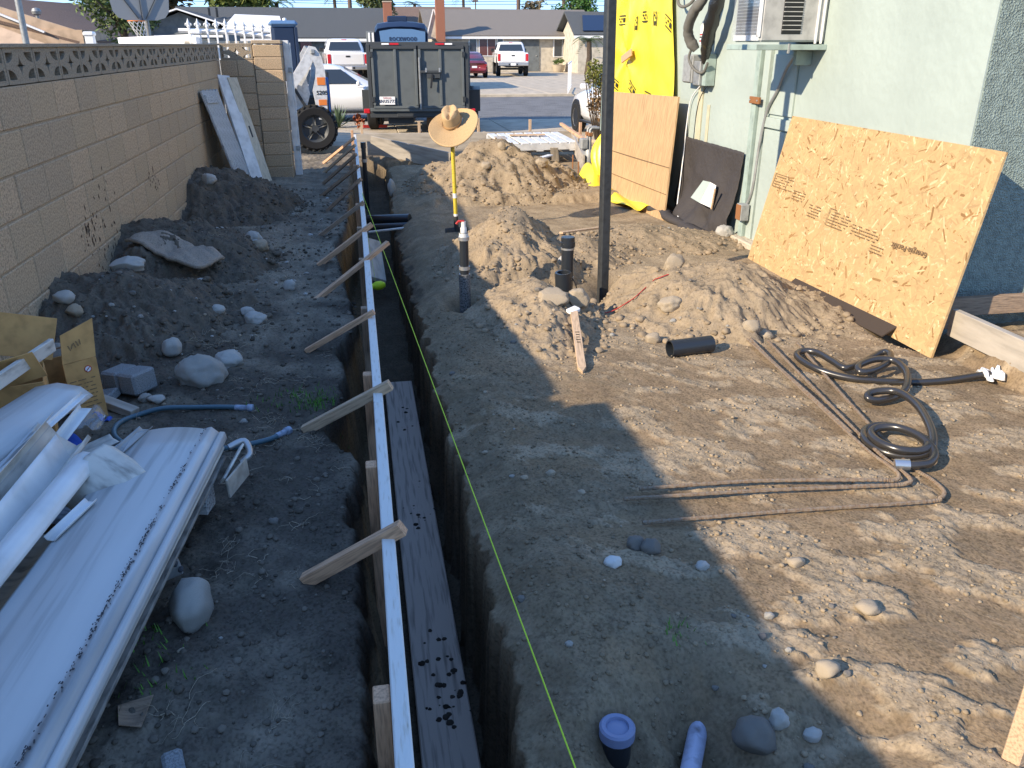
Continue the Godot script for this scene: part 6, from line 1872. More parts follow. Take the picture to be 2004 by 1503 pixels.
func leaf_crown(parent: Node3D, at: Vector3, rad: Vector3, n: int, size: float, col: Color, seed_: int, called := "crown", droop := 0.0):
	var r := RandomNumberGenerator.new()
	r.seed = seed_
	var s := SurfaceTool.new()
	s.begin(Mesh.PRIMITIVE_TRIANGLES)
	s.set_smooth_group(-1)
	var blobs: Array = []
	for i in 14:
		var d := Vector3(r.randfn(), r.randfn(), r.randfn()).normalized() * pow(r.randf(), 0.4)
		blobs.append([d * 0.72, r.randf_range(0.28, 0.5), r.randf_range(0.75, 1.25)])
	for i in n:
		var b: Array = blobs[r.randi() % blobs.size()]
		var d := Vector3(r.randfn(), r.randfn(), r.randfn()).normalized() * pow(r.randf(), 0.33)
		var p: Vector3 = at + (b[0] + d * b[1]) * rad
		var q := Basis(Vector3(r.randfn(), r.randfn(), r.randfn()).normalized(), r.randf() * TAU)
		var sz := size * r.randf_range(0.6, 1.4)
		var v: float = r.randf_range(0.7, 1.3) * b[2]
		s.set_color(Color(col.r * v * r.randf_range(0.9, 1.15), col.g * v, col.b * v))
		var A := p + q * Vector3(-sz, 0, 0)
		var B := p + q * Vector3(0, 0, sz * 0.45)
		var C := p + q * Vector3(sz, -droop * sz, 0)
		var D := p + q * Vector3(0, 0, -sz * 0.45)
		tri(s, A, B, C); tri(s, A, C, D)
	s.generate_normals()
	inst(called, s.commit(), M.leaf, parent)

func tree(called: String, label: String, at: Vector3, h: float, rad: Vector3, n: int, size: float, col: Color, seed_: int):
	var t := thing(called, label, "tree", at, 0.0, "trees beyond the street")
	var s := begin(true)
	tube(s, spline([Vector3(0, -0.1, 0), Vector3(0.05, h * 0.3, 0.03), Vector3(-0.05, h * 0.62, 0), Vector3(0, h * 0.9, 0)], 4), PackedFloat32Array([.16, .15, .14, .13, .12, .11, .1, .09, .08, .07, .05, .04, .03]), 8)
	for i in 6:
		var a := i * 1.1 + seed_
		tube(s, PackedVector3Array([Vector3(0, h * (0.4 + 0.06 * i), 0), Vector3(cos(a) * rad.x * 0.35, h * (0.55 + 0.06 * i), sin(a) * rad.z * 0.35), Vector3(cos(a) * rad.x * 0.65, h * (0.62 + 0.06 * i), sin(a) * rad.z * 0.65)]), PackedFloat32Array([0.06, 0.04, 0.015]), 6)
	obj("trunk", s, M.bark, t)
	leaf_crown(t, Vector3(0, h - rad.y * 0.8, 0), rad, n, size, col, seed_)

func palm(label: String, at: Vector3, h: float, fr: float, seed_: int):
	var t := thing("palm_tree", label, "tree", at, 0.0, "trees beyond the street")
	var s := begin(true)
	tube(s, PackedVector3Array([Vector3(0, -0.1, 0), Vector3(0.1, h * 0.5, 0), Vector3(0.05, h, 0)]), PackedFloat32Array([0.2, 0.16, 0.14]), 8)
	obj("trunk", s, M.bark, t)
	var r := RandomNumberGenerator.new()
	r.seed = seed_
	for i in 16:
		var a := TAU * i / 16.0 + r.randf() * 0.3
		var up := r.randf_range(-0.2, 0.9)
		var d := Vector3(cos(a), 0, sin(a))
		var side := Vector3(-d.z, 0, d.x)
		s = SurfaceTool.new()
		s.begin(Mesh.PRIMITIVE_TRIANGLES)
		s.set_smooth_group(-1)
		var v := r.randf_range(0.7, 1.3)
		s.set_color(Color(0.075 * v, 0.115 * v, 0.04 * v))
		for k in 12:
			var u := k / 12.0
			var c := Vector3(0, h, 0) + d * fr * u + Vector3(0, fr * (up * u - 0.85 * u * u), 0)
			for e in [-1.0, 1.0]:
				var tip: Vector3 = c + side * e * fr * 0.28 * (1.0 - u * 0.6) + d * fr * 0.14 - Vector3(0, fr * 0.1, 0)
				tri(s, c, c + d * fr * 0.06, tip)
		s.generate_normals()
		inst("frond", s.commit(), M.leaf, t)

func build_background():
	var s: SurfaceTool
	# house with brown grey roof on the right side of the street
	var h2 := gable_house("ranch_house", "cream ranch house with brown grey roof and grey door beyond the road", 5.0, 15.6, -56.0, 8.0, -0.01, 2.12, 3.75, M.house_cream, M.roof_brown)
	var hx := 10.3
	var X := func(u: float) -> float: return 5.484 + (u - 860.0) * 0.03357 - hx
	cube("door", Vector3(X.call(1036), 0.98, 0.03), Vector3(1.2, 1.95, 0.08), M.house_slate, h2, 0.01)
	cube("door_handle", Vector3(X.call(1048), 0.95, 0.09), Vector3(0.08, 0.08, 0.06), M.bare_metal, h2, 0.02)
	window(h2, X.call(924), 1.62, 0.55, 0.95, M.window_dark)
	window(h2, X.call(952), 1.5, 1.15, 1.15, M.window_red, 0.0, 2)
	window(h2, X.call(977), 1.62, 0.45, 0.95, M.window_dark)
	window(h2, X.call(1100), 1.42, 1.2, 1.12, M.window_dark, 0.0, 2)
	cube("ridge_cap", Vector3(0, 3.8, -4.0), Vector3(11.3, 0.08, 0.2), M.roof_brown, h2)
	for i in 3: cube("muntin", Vector3(X.call(1107) - 0.14 + i * 0.14, 1.42, 0.085), Vector3(0.025, 1.0, 0.012), M.vinyl, h2)
	var ch := cube("chimney", Vector3(X.call(860), 2.2, 0.75), Vector3(0.56, 4.4, 0.5), M.brick_red, h2, 0.01)
	cube("chimney_cap", Vector3(0, 2.2, 0), Vector3(0.64, 0.08, 0.58), M.concrete, ch, 0.01)
	for e in [-1.0, 1.0]:
		board("barge_board", Vector3(X.call(849) + 0.02 * e, 3.66, 0.55), Vector3(X.call(849) + 0.02 * e + 0.52 * e, 1.9, 0.55), 0.06, 0.1, M.vinyl, h2, Vector3(0, 0, 1))
	s = begin()
	prism(s, PackedVector2Array([Vector2(-0.5, 1.95), Vector2(0.5, 1.95), Vector2(0, 3.6)]), 0.1, Transform3D(Basis.IDENTITY, Vector3(X.call(849), 0, 0.45)))
	obj("front_gable", s, M.house_cream, h2)
	# wing with solar panel at the right
	var hw := gable_house("house_wing", "grey roofed wing with a dark solar panel at the right edge of the road view", 13.6, 20.0, -52.0, 4.5, -0.01, 2.15, 3.45, M.house_cream, M.roof_grey)
	s = begin()
	panel(s, Vector3(-2.6, 3.28, -1.6), Vector3(0.2, 3.28, -1.6), Vector3(0.2, 2.38, 0.2), Vector3(-3.0, 2.38, 0.2), 0.05)
	obj("solar_panel", s, M.rv_dark, hw)
	# slate house in the middle
	var h1 := gable_house("slate_house", "low house with wide slate grey roof and red door behind the white pickup", -9.5, 2.0, -50.0, 8.0, -0.01, 1.95, 3.55, M.house_slate, M.roof_grey)
	var X1 := func(u: float) -> float: return -5.59 + (u - 480.0) * 0.02739 + 3.75
	cube("door", Vector3(X1.call(591), 0.9, 0.03), Vector3(0.6, 1.8, 0.08), M.car_red, h1, 0.01)
	window(h1, X1.call(648), 1.3, 0.7, 0.9, M.window_dark)
	window(h1, X1.call(680), 1.3, 1.1, 0.95, M.window_dark, 0.0, 2)
	window(h1, X1.call(712), 1.3, 0.8, 0.95, M.window_dark)
	var c1 := cube("chimney", Vector3(X1.call(760), 3.1, -1.0), Vector3(0.48, 1.5, 0.5), M.brick_red, h1, 0.01)
	cube("chimney_cap", Vector3(0, 0.77, 0), Vector3(0.54, 0.06, 0.56), M.concrete, c1, 0.01)
	for x in [X1.call(400), X1.call(415)]: cube("vent_stack", Vector3(x, 3.3, -2.0), Vector3(0.12, 0.5, 0.12), M.black_plastic, h1, 0.02)
	# garage gable of the neighbour
	var gg := thing("gabled_garage", "dark garage with white barge boards behind the basketball net", "house", Vector3(-7.6, 0, -42.0))
	cube("wall", Vector3(0, 1.15, -3.0), Vector3(3.6, 2.35, 5.9), M.house_slate, gg)
	s = begin()
	prism(s, PackedVector2Array([Vector2(-1.8, 2.3), Vector2(1.8, 2.3), Vector2(0, 2.98)]), 5.8, Transform3D(Basis.IDENTITY, Vector3(0, 0, -3.0)))
	obj("gable", s, M.house_slate, gg)
	for e in [-1.0, 1.0]:
		board("barge_board", Vector3(0, 3.1, 0.35), Vector3(e * 2.1, 2.42, 0.35), 0.06, 0.14, M.vinyl, gg, Vector3(0, 0, 1))
		s = begin()
		panel(s, Vector3(0, 3.14, 0.3), Vector3(e * 2.1, 2.47, 0.3), Vector3(e * 2.1, 2.47, -6.2), Vector3(0, 3.14, -6.2), 0.06 * e)
		obj("roof", s, M.roof_grey, gg)
	cube("garage_door", Vector3(0, 0.95, 0.0), Vector3(2.9, 1.9, 0.06), M.trailer_panel, gg, 0.01)
	cube("door_rail", Vector3(0.3, 1.98, 0.05), Vector3(3.0, 0.1, 0.06), M.vinyl, gg, 0.01)
	# tan house on the left
	var h0 := thing("tan_house", "tan house with brown shingle roof and white barge board at far left", "house", Vector3(-9.0, 0, -28.0))
	cube("wall", Vector3(-1.5, 1.0, -1.6), Vector3(5.2, 2.1, 3.0), M.house_peach, h0)
	s = begin()
	prism(s, PackedVector2Array([Vector2(-4.1, 2.05), Vector2(0.9, 2.05), Vector2(-1.3, 2.75), Vector2(-3.2, 2.75)]), 0.1, Transform3D(Basis.IDENTITY, Vector3(0, 0, -0.2)))
	obj("gable", s, M.house_peach, h0)
	s = begin()
	panel(s, Vector3(-4.2, 3.05, -0.1), Vector3(-0.55, 2.90, -6.0), Vector3(1.55, 1.72, -6.0), Vector3(0.95, 1.66, -0.1), 0.08)
	obj("roof", s, M.roof_tan, h0)
	s = begin()
	panel(s, Vector3(-1.7, 2.36, -0.1), Vector3(-3.4, 2.30, -0.1), Vector3(-3.4, 1.5, 1.3), Vector3(0.9, 1.5, 1.3), 0.06)
	obj("porch_roof", s, M.roof_tan, h0)
	M["peach_shingle"] = M.house_peach
	h0.get_node("porch_roof").material_override = M.house_peach
	board("barge_board", Vector3(-2.2, 2.98, 0.0), Vector3(0.1, 1.98, 0.0), 0.05, 0.12, M.vinyl, h0, Vector3(0, 0, 1))
	s = begin(true)
	lathe(s, [Vector2(0, 0.0), Vector2(0.05, 0), Vector2(0.05, 0.16), Vector2(0.12, 0.2), Vector2(0.14, 0.28), Vector2(0.1, 0.36), Vector2(0, 0.38)], 16, Transform3D(Basis.IDENTITY, Vector3(-0.4, 2.3, -1.2)))
	obj("turbine_vent", s, M.galv, h0)
	var hb := gable_house("back_house", "distant house with plain grey roof above the tan house", -16.5, -9.5, -40.0, 7.0, -0.01, 2.2, 3.25, M.house_cream, M.roof_grey)
	cube("vent_stack", Vector3(1.2, 2.9, -1.5), Vector3(0.3, 0.3, 0.3), M.vinyl, hb, 0.05)
	gable_house("back_house", "distant brown tiled house between the two brick chimneys", 3.0, 9.0, -66.0, 8.0, -0.01, 2.6, 4.25, M.house_cream, M.roof_tan)
	gable_house("back_house", "distant flat grey roof left of the middle chimney", -3.5, 0.6, -70.0, 8.0, -0.01, 3.0, 4.15, M.house_cream, M.roof_brown)
	# basketball stand
	var bb := thing("basketball_hoop", "grey basketball backboard with white net above the block wall", "basketball hoop", Vector3(-5.25, 0, -24.0), 12.0)
	s = begin(true); tube(s, PackedVector3Array([Vector3(0.1, 0, -0.3), Vector3(0.1, 2.2, -0.3), Vector3(0.0, 2.6, -0.1)]), 0.05, 10)
	obj("post", s, M.galv, bb)
	s = begin()
	prism(s, PackedVector2Array([Vector2(-0.7, 2.75), Vector2(-0.66, 2.42), Vector2(-0.55, 2.28), Vector2(-0.35, 2.22), Vector2(0.35, 2.22), Vector2(0.55, 2.28), Vector2(0.66, 2.42), Vector2(0.7, 2.75), Vector2(0.6, 3.2), Vector2(-0.6, 3.2)]), 0.05)
	obj("backboard", s, M.backboard, bb)
	for k in [[-0.45, 0.35, 0.4], [0.45, 0.35, -0.4], [0.0, 0.0, 0.0]]:
		cube("strut", Vector3(k[0] * 0.6, 2.55, 0.05), Vector3(0.02, 0.7, 0.03), M.dark_steel, bb, 0.0, Vector3(0, 0, k[2] * 80.0))
	s = begin(true)
	var ring: Array = []
	for i in 25: ring.append(Vector3(cos(TAU * i / 24.0) * 0.2 - 0.15, 2.2, sin(TAU * i / 24.0) * 0.2 + 0.28))
	tube(s, PackedVector3Array(ring), 0.011, 6)
	obj("rim", s, M.orange, bb)
	s = begin()
	for i in 10:
		for e in [-1.0, 1.0]:
			var prev := Vector3.ZERO
			for j in 6:
				var a: float = TAU * (i + e * j * 0.5) / 10.0
				var r := lerpf(0.2, 0.1, j / 5.0)
				var p := Vector3(cos(a) * r - 0.15 + 0.02 * j, 2.2 - j * 0.085, sin(a) * r + 0.28)
				if j > 0: bar(s, prev, p, 0.009, 4)
				prev = p
	obj("net", s, M.net, bb)
	s = begin(true)
	bar(s, Vector3(-5.78, 0, -17.0), Vector3(-5.72, 3.2, -17.0), 0.055, 12)
	tag(obj("metal_pole", s, M.galv), "slim grey metal pole standing behind the block wall at far left", "pole")
	# white vinyl fence and picket gate beyond the wall
	var vf := thing("vinyl_fence", "white vinyl fence with flat capped posts just above the block wall", "fence")
	board("top_rail", Vector3(-4.05, 1.70, -16.5), Vector3(-2.62, 1.745, -15.4), 0.06, 0.14, M.vinyl, vf)
	board("top_rail", Vector3(-2.62, 1.70, -15.4), Vector3(-2.48, 1.70, -15.0), 0.06, 0.14, M.vinyl, vf)
	for i in 12:
		var q := Vector3(-4.05, 0, -16.5).lerp(Vector3(-2.62, 0, -15.4), (i + 0.5) / 12.0)
		cube("fence_board", q + Vector3(0, 0.8, 0), Vector3(0.14, 1.65, 0.03), M.vinyl, vf, 0.004, Vector3(0, -37, 0))
	for p in [Vector3(-4.28, 0, -15.6), Vector3(-2.52, 0, -15.2)]:
		cube("post", p + Vector3(0, 0.9, 0), Vector3(0.13, 1.8, 0.13), M.vinyl, vf, 0.006)
		cube("post_cap", p + Vector3(0, 1.82 + (0.03 if p.x > -3 else 0.0), 0), Vector3(0.17, 0.07, 0.17), M.vinyl, vf, 0.02)
	var pg := thing("picket_gate", "white steel picket gate with fleur de lis finials above the pierced blocks", "gate", Vector3(-1.95, 0, -15.2))
	for i in 11:
		var x := -0.68 + i * 0.145
		var top := 1.90 - (0.0 if i < 5 else 0.012 * (i - 4))
		cube("picket", Vector3(x, top * 0.5, 0), Vector3(0.028, top, 0.028), M.vinyl, pg, 0.003)
		s = begin(true)
		lathe(s, [Vector2(0, 0.16), Vector2(0.012, 0.12), Vector2(0.026, 0.085), Vector2(0.01, 0.05), Vector2(0.03, 0.04), Vector2(0.03, 0.03), Vector2(0.012, 0.0), Vector2(0.02, -0.03), Vector2(0.012, -0.06)], 10, Transform3D(Basis.IDENTITY, Vector3(x, top, 0)))
		for e in [-1.0, 1.0]:
			tube(s, spline([Vector3(x, top + 0.03, 0), Vector3(x + e * 0.03, top + 0.075, 0), Vector3(x + e * 0.045, top + 0.065, 0), Vector3(x + e * 0.04, top + 0.045, 0)], 4), 0.009, 6)
		obj("finial", s, M.vinyl, pg)
	var rp: Array = []
	for i in 9:
		var u := i / 8.0
		rp.append(Vector3(-0.85 + 1.75 * u, 1.87 - 0.13 * u * u, -0.03))
	s = begin()
	tube(s, spline(rp, 4), 0.035, 4)
	obj("arched_rail", s, M.vinyl, pg)
	cube("back_panel", Vector3(-0.05, 0.85, -0.12), Vector3(1.5, 1.72, 0.03), M.house_cream, pg, 0.004)
	cube("side_post", Vector3(0.86, 0.95, 0), Vector3(0.09, 1.9, 0.09), M.vinyl, pg, 0.006)
	s = begin(true)
	lathe(s, [Vector2(0, 0.16), Vector2(0.03, 0.15), Vector2(0.035, 0.1), Vector2(0.055, 0.07), Vector2(0.05, 0.02), Vector2(0.06, 0.0), Vector2(0.06, -0.02)], 12, Transform3D(Basis.IDENTITY, Vector3(0.86, 1.91, 0)))
	obj("post_finial", s, M.vinyl, pg)
	var aw := thing("white_awning", "white ribbed awning roof behind the picket gate", "awning", Vector3(-2.0, 0, -19.0))
	s = begin()
	panel(s, Vector3(-0.42, 2.22, -0.6), Vector3(0.50, 2.19, -0.6), Vector3(0.62, 1.86, 0.1), Vector3(-0.62, 1.93, 0.1), 0.03)
	obj("roof_sheet", s, M.vinyl, aw)
	for i in 5:
		var a := Vector3(-0.36 + i * 0.2, 2.225 - 0.008 * i, -0.58)
		var b := Vector3(-0.56 + i * 0.265, 1.945 - 0.018 * i, 0.08)
		board("rib", a, b, 0.03, 0.035, M.vinyl, aw, Vector3(0, 1, 0.5))
	for x in [-0.55, 0.55]: cube("leg", Vector3(x, 0.95, 0.0), Vector3(0.05, 1.9, 0.05), M.vinyl, aw, 0.004)
	# things across the road on the right
	var um := thing("patio_umbrella", "closed white patio umbrella before the house wing", "umbrella", Vector3(14.0, 0, -54.3))
	s = begin(true); lathe(s, [Vector2(0, 2.0), Vector2(0.1, 1.9), Vector2(0.2, 1.4), Vector2(0.42, 0.35), Vector2(0.3, 0.33), Vector2(0, 0.33)], 10)
	obj("canopy", s, M.vinyl, um)
	s = begin(true); bar(s, Vector3(0, 0, 0), Vector3(0, 2.1, 0), 0.03, 8)
	obj("pole", s, M.galv, um)
	var pt := thing("potted_plant", "round grey planter with flowers before the cream house wall", "plant", Vector3(13.0, -0.01, -54.6))
	s = begin(true); lathe(s, [Vector2(0, 0), Vector2(0.28, 0), Vector2(0.36, 0.12), Vector2(0.42, 0.38), Vector2(0.44, 0.42), Vector2(0.36, 0.42), Vector2(0, 0.40)], 20)
	obj("pot", s, M.concrete, pt)
	leaf_crown(pt, Vector3(0, 0.62, 0), Vector3(0.42, 0.28, 0.42), 300, 0.07, Color(0.08, 0.13, 0.035), 5, "foliage")
	var rl := thing("iron_railing", "thin white iron railing at the right side of the far driveway", "railing", Vector3(7.6, -0.01, -30.4))
	for i in 9: cube("baluster", Vector3(0.0 + i * 0.14, 0.5, -i * 0.5), Vector3(0.02, 1.0, 0.02), M.vinyl, rl)
	board("hand_rail", Vector3(-0.02, 1.02, 0.05), Vector3(1.16, 1.02, -4.1), 0.04, 0.04, M.vinyl, rl)
	board("hand_rail", Vector3(-0.02, 0.12, 0.05), Vector3(1.16, 0.12, -4.1), 0.03, 0.03, M.vinyl, rl)
	# shrub by the house corner
	var sb := thing("dry_shrub", "half dry brown and green shrub in front of the white car", "shrub", Vector3(4.25, 0, -14.6))
	s = begin(true)
	for i in 16:
		var a := i * 2.4
		tube(s, PackedVector3Array([Vector3(0.05 * cos(a), 0, 0.05 * sin(a)), Vector3(0.2 * cos(a), 0.6, 0.2 * sin(a)), Vector3(0.3 * cos(a), 1.2, 0.3 * sin(a))]), PackedFloat32Array([0.012, 0.009, 0.004]), 5)
	obj("branches", s, M.bark, sb)
	leaf_crown(sb, Vector3(0.12, 0.55, 0), Vector3(0.42, 0.5, 0.5), 1500, 0.035, Color(0.20, 0.13, 0.065), 8, "dry_foliage")
	leaf_crown(sb, Vector3(0.08, 1.12, 0), Vector3(0.42, 0.35, 0.5), 1200, 0.035, Color(0.16, 0.17, 0.035), 9, "foliage")
	var ag := thing("agave_plant", "spiky grey green plant by the kerb left of the trailer", "plant", Vector3(-0.42, 0.0, -18.6))
	for i in 34:
		var a := i * 2.39996
		var up := 0.25 + 0.75 * (i / 34.0)
		var d := Vector3(cos(a) * (1.1 - up), up, sin(a) * (1.1 - up)).normalized()
		var sd := d.cross(Vector3.UP).normalized() * 0.025
		s = SurfaceTool.new(); s.begin(Mesh.PRIMITIVE_TRIANGLES); s.set_smooth_group(-1)
		s.set_color(Color(0.10, 0.15, 0.09))
		quad(s, sd * 0.6, d * 0.22 + sd, d * 0.22 - sd, -sd * 0.6); tri(s, d * 0.22 + sd, d * 0.5, d * 0.22 - sd)
		s.generate_normals()
		inst("leaf", s.commit(), M.leaf, ag)
	var fl := thing("orange_shrub", "small orange red leafed shrub at the trailer's left wheel", "shrub", Vector3(0.02, 0.0, -18.3))
	leaf_crown(fl, Vector3(0, 0.16, 0), Vector3(0.16, 0.17, 0.16), 120, 0.045, Color(0.30, 0.10, 0.05), 12, "foliage")
	tag(board("red_bar", Vector3(0.1, 0.07, -18.0), Vector3(0.6, 0.06, -18.1), 0.06, 0.06, M.red_plastic), "red bar on the driveway under the trailer's left corner", "bar")
	# rubble heap on the driveway edge
	var rh := thing("rubble_heap", "small heap of broken clods behind the far form board", "rubble", Vector3(2.75, 0.0, -14.6))
	for i in 46:
		var m := stone_mesh(900 + i % 6, 1, 0.35, 3) if i < 6 else null
		if m: meshes["rub%d" % i] = m
		var sz := rng.randf_range(0.05, 0.13)
		var q := Vector3(rng.randfn() * 0.42, 0.03 + rng.randf() * 0.12, rng.randfn() * 0.13)
		inst("clod", meshes["rub%d" % (i % 6)], M.stone_c, rh, q, Basis.from_euler(Vector3(rng.randf() * 6, rng.randf() * 6, 0)).scaled(Vector3(sz, sz * 0.8, sz)))
	# trees and palms
	tree("pine_tree", "dark green pine behind the tan house left of the backboard", Vector3(-6.6, 0, -27.5), 4.6, Vector3(1.35, 1.7, 1.1), 5200, 0.075, Color(0.12, 0.165, 0.055), 21)
	tree("leafy_tree", "shaggy tree between the slate house and the middle chimney", Vector3(1.7, 0, -66.0), 5.4, Vector3(1.7, 1.5, 1.5), 3000, 0.13, Color(0.10, 0.13, 0.045), 22)
	tree("leafy_tree", "dense green tree above the brown roof at the right", Vector3(17.2, 0, -68.0), 6.2, Vector3(2.6, 2.2, 2.0), 5000, 0.13, Color(0.07, 0.16, 0.035), 23)
	tree("leafy_tree", "sparse pale tree just left of the dense green one", Vector3(14.6, 0, -70.0), 5.0, Vector3(1.3, 1.0, 1.2), 500, 0.16, Color(0.14, 0.12, 0.07), 24)
	tree("leafy_tree", "yellow green banana clump above the slate roof", Vector3(-7.0, 0, -62.0), 4.9, Vector3(2.4, 1.2, 1.2), 1600, 0.25, Color(0.13, 0.16, 0.04), 25)
	tree("leafy_tree", "brownish tree mass above the dark garage", Vector3(-11.5, 0, -58.0), 5.2, Vector3(2.2, 1.6, 1.5), 1600, 0.22, Color(0.13, 0.10, 0.055), 26)
	tree("leafy_tree", "tiny dark tree on the skyline above the grey roof at left", Vector3(-18.5, 0, -70.0), 5.2, Vector3(0.8, 0.8, 0.8), 400, 0.16, Color(0.04, 0.06, 0.03), 27)
	palm("palm with drooping fronds above the slate roof's left part", Vector3(-5.0, 0, -63.0), 4.3, 1.3, 31)
	palm("small distant palm right of the middle chimney", Vector3(6.0, 0, -85.0), 5.2, 1.1, 32)
	palm("distant palm left of the thin tower on the skyline", Vector3(11.3, 0, -90.0), 6.0, 1.1, 33)
	palm("distant palm near the left utility pole", Vector3(-1.4, 0, -82.0), 5.6, 0.9, 34)
	palm("drooping palm in front of the solar panel wing", Vector3(13.8, 0, -50.5), 1.9, 0.9, 35)
	# utility poles and wires
	var up := [["wooden utility pole above the slate roof", 0.0, -75.0, 9.0], ["wooden utility pole above the brown grey roof", 14.2, -75.0, 9.0], ["thin steel mast on the skyline above the brown grey roof", 11.2, -80.0, 5.6], ["thin utility pole beside the dense green tree", 19.4, -80.0, 8.0]]
	for k in up:
		var u := thing("utility_pole", k[0], "utility pole", Vector3(k[1], 0, k[2]), 0.0, "utility poles")
		s = begin(true); bar(s, Vector3.ZERO, Vector3(0, k[3], 0), 0.17 if k[3] > 7 else 0.06, 10)
		obj("pole", s, M.pole_wood, u)
		cube("cross_arm", Vector3(0, k[3] - 0.8 if k[3] > 7 else k[3] - 0.35, 0), Vector3(2.2 if k[3] > 7 else 0.5, 0.12, 0.1), M.pole_wood, u, 0.01)
	for k in [[5.02, 0.05, "lowest"], [5.35, 0.0, "second lowest"], [4.72, -0.1, "sagging"], [5.75, 0.0, "topmost"]]:
		s = begin(true)
		var wp: Array = []
		for i in 13: wp.append(Vector3(-45.0 + i * 8.0, k[0] + 0.12 * cos(i * PI * 0.5) + k[1] * sin(i * 0.8), -75.2 - k[0] * 0.1))
		tube(s, PackedVector3Array(wp), 0.022, 5)
		tag(obj("overhead_wire", s, M.wire), "%s overhead wire crossing the sky above the roofs" % k[2], "wire", "overhead wires")

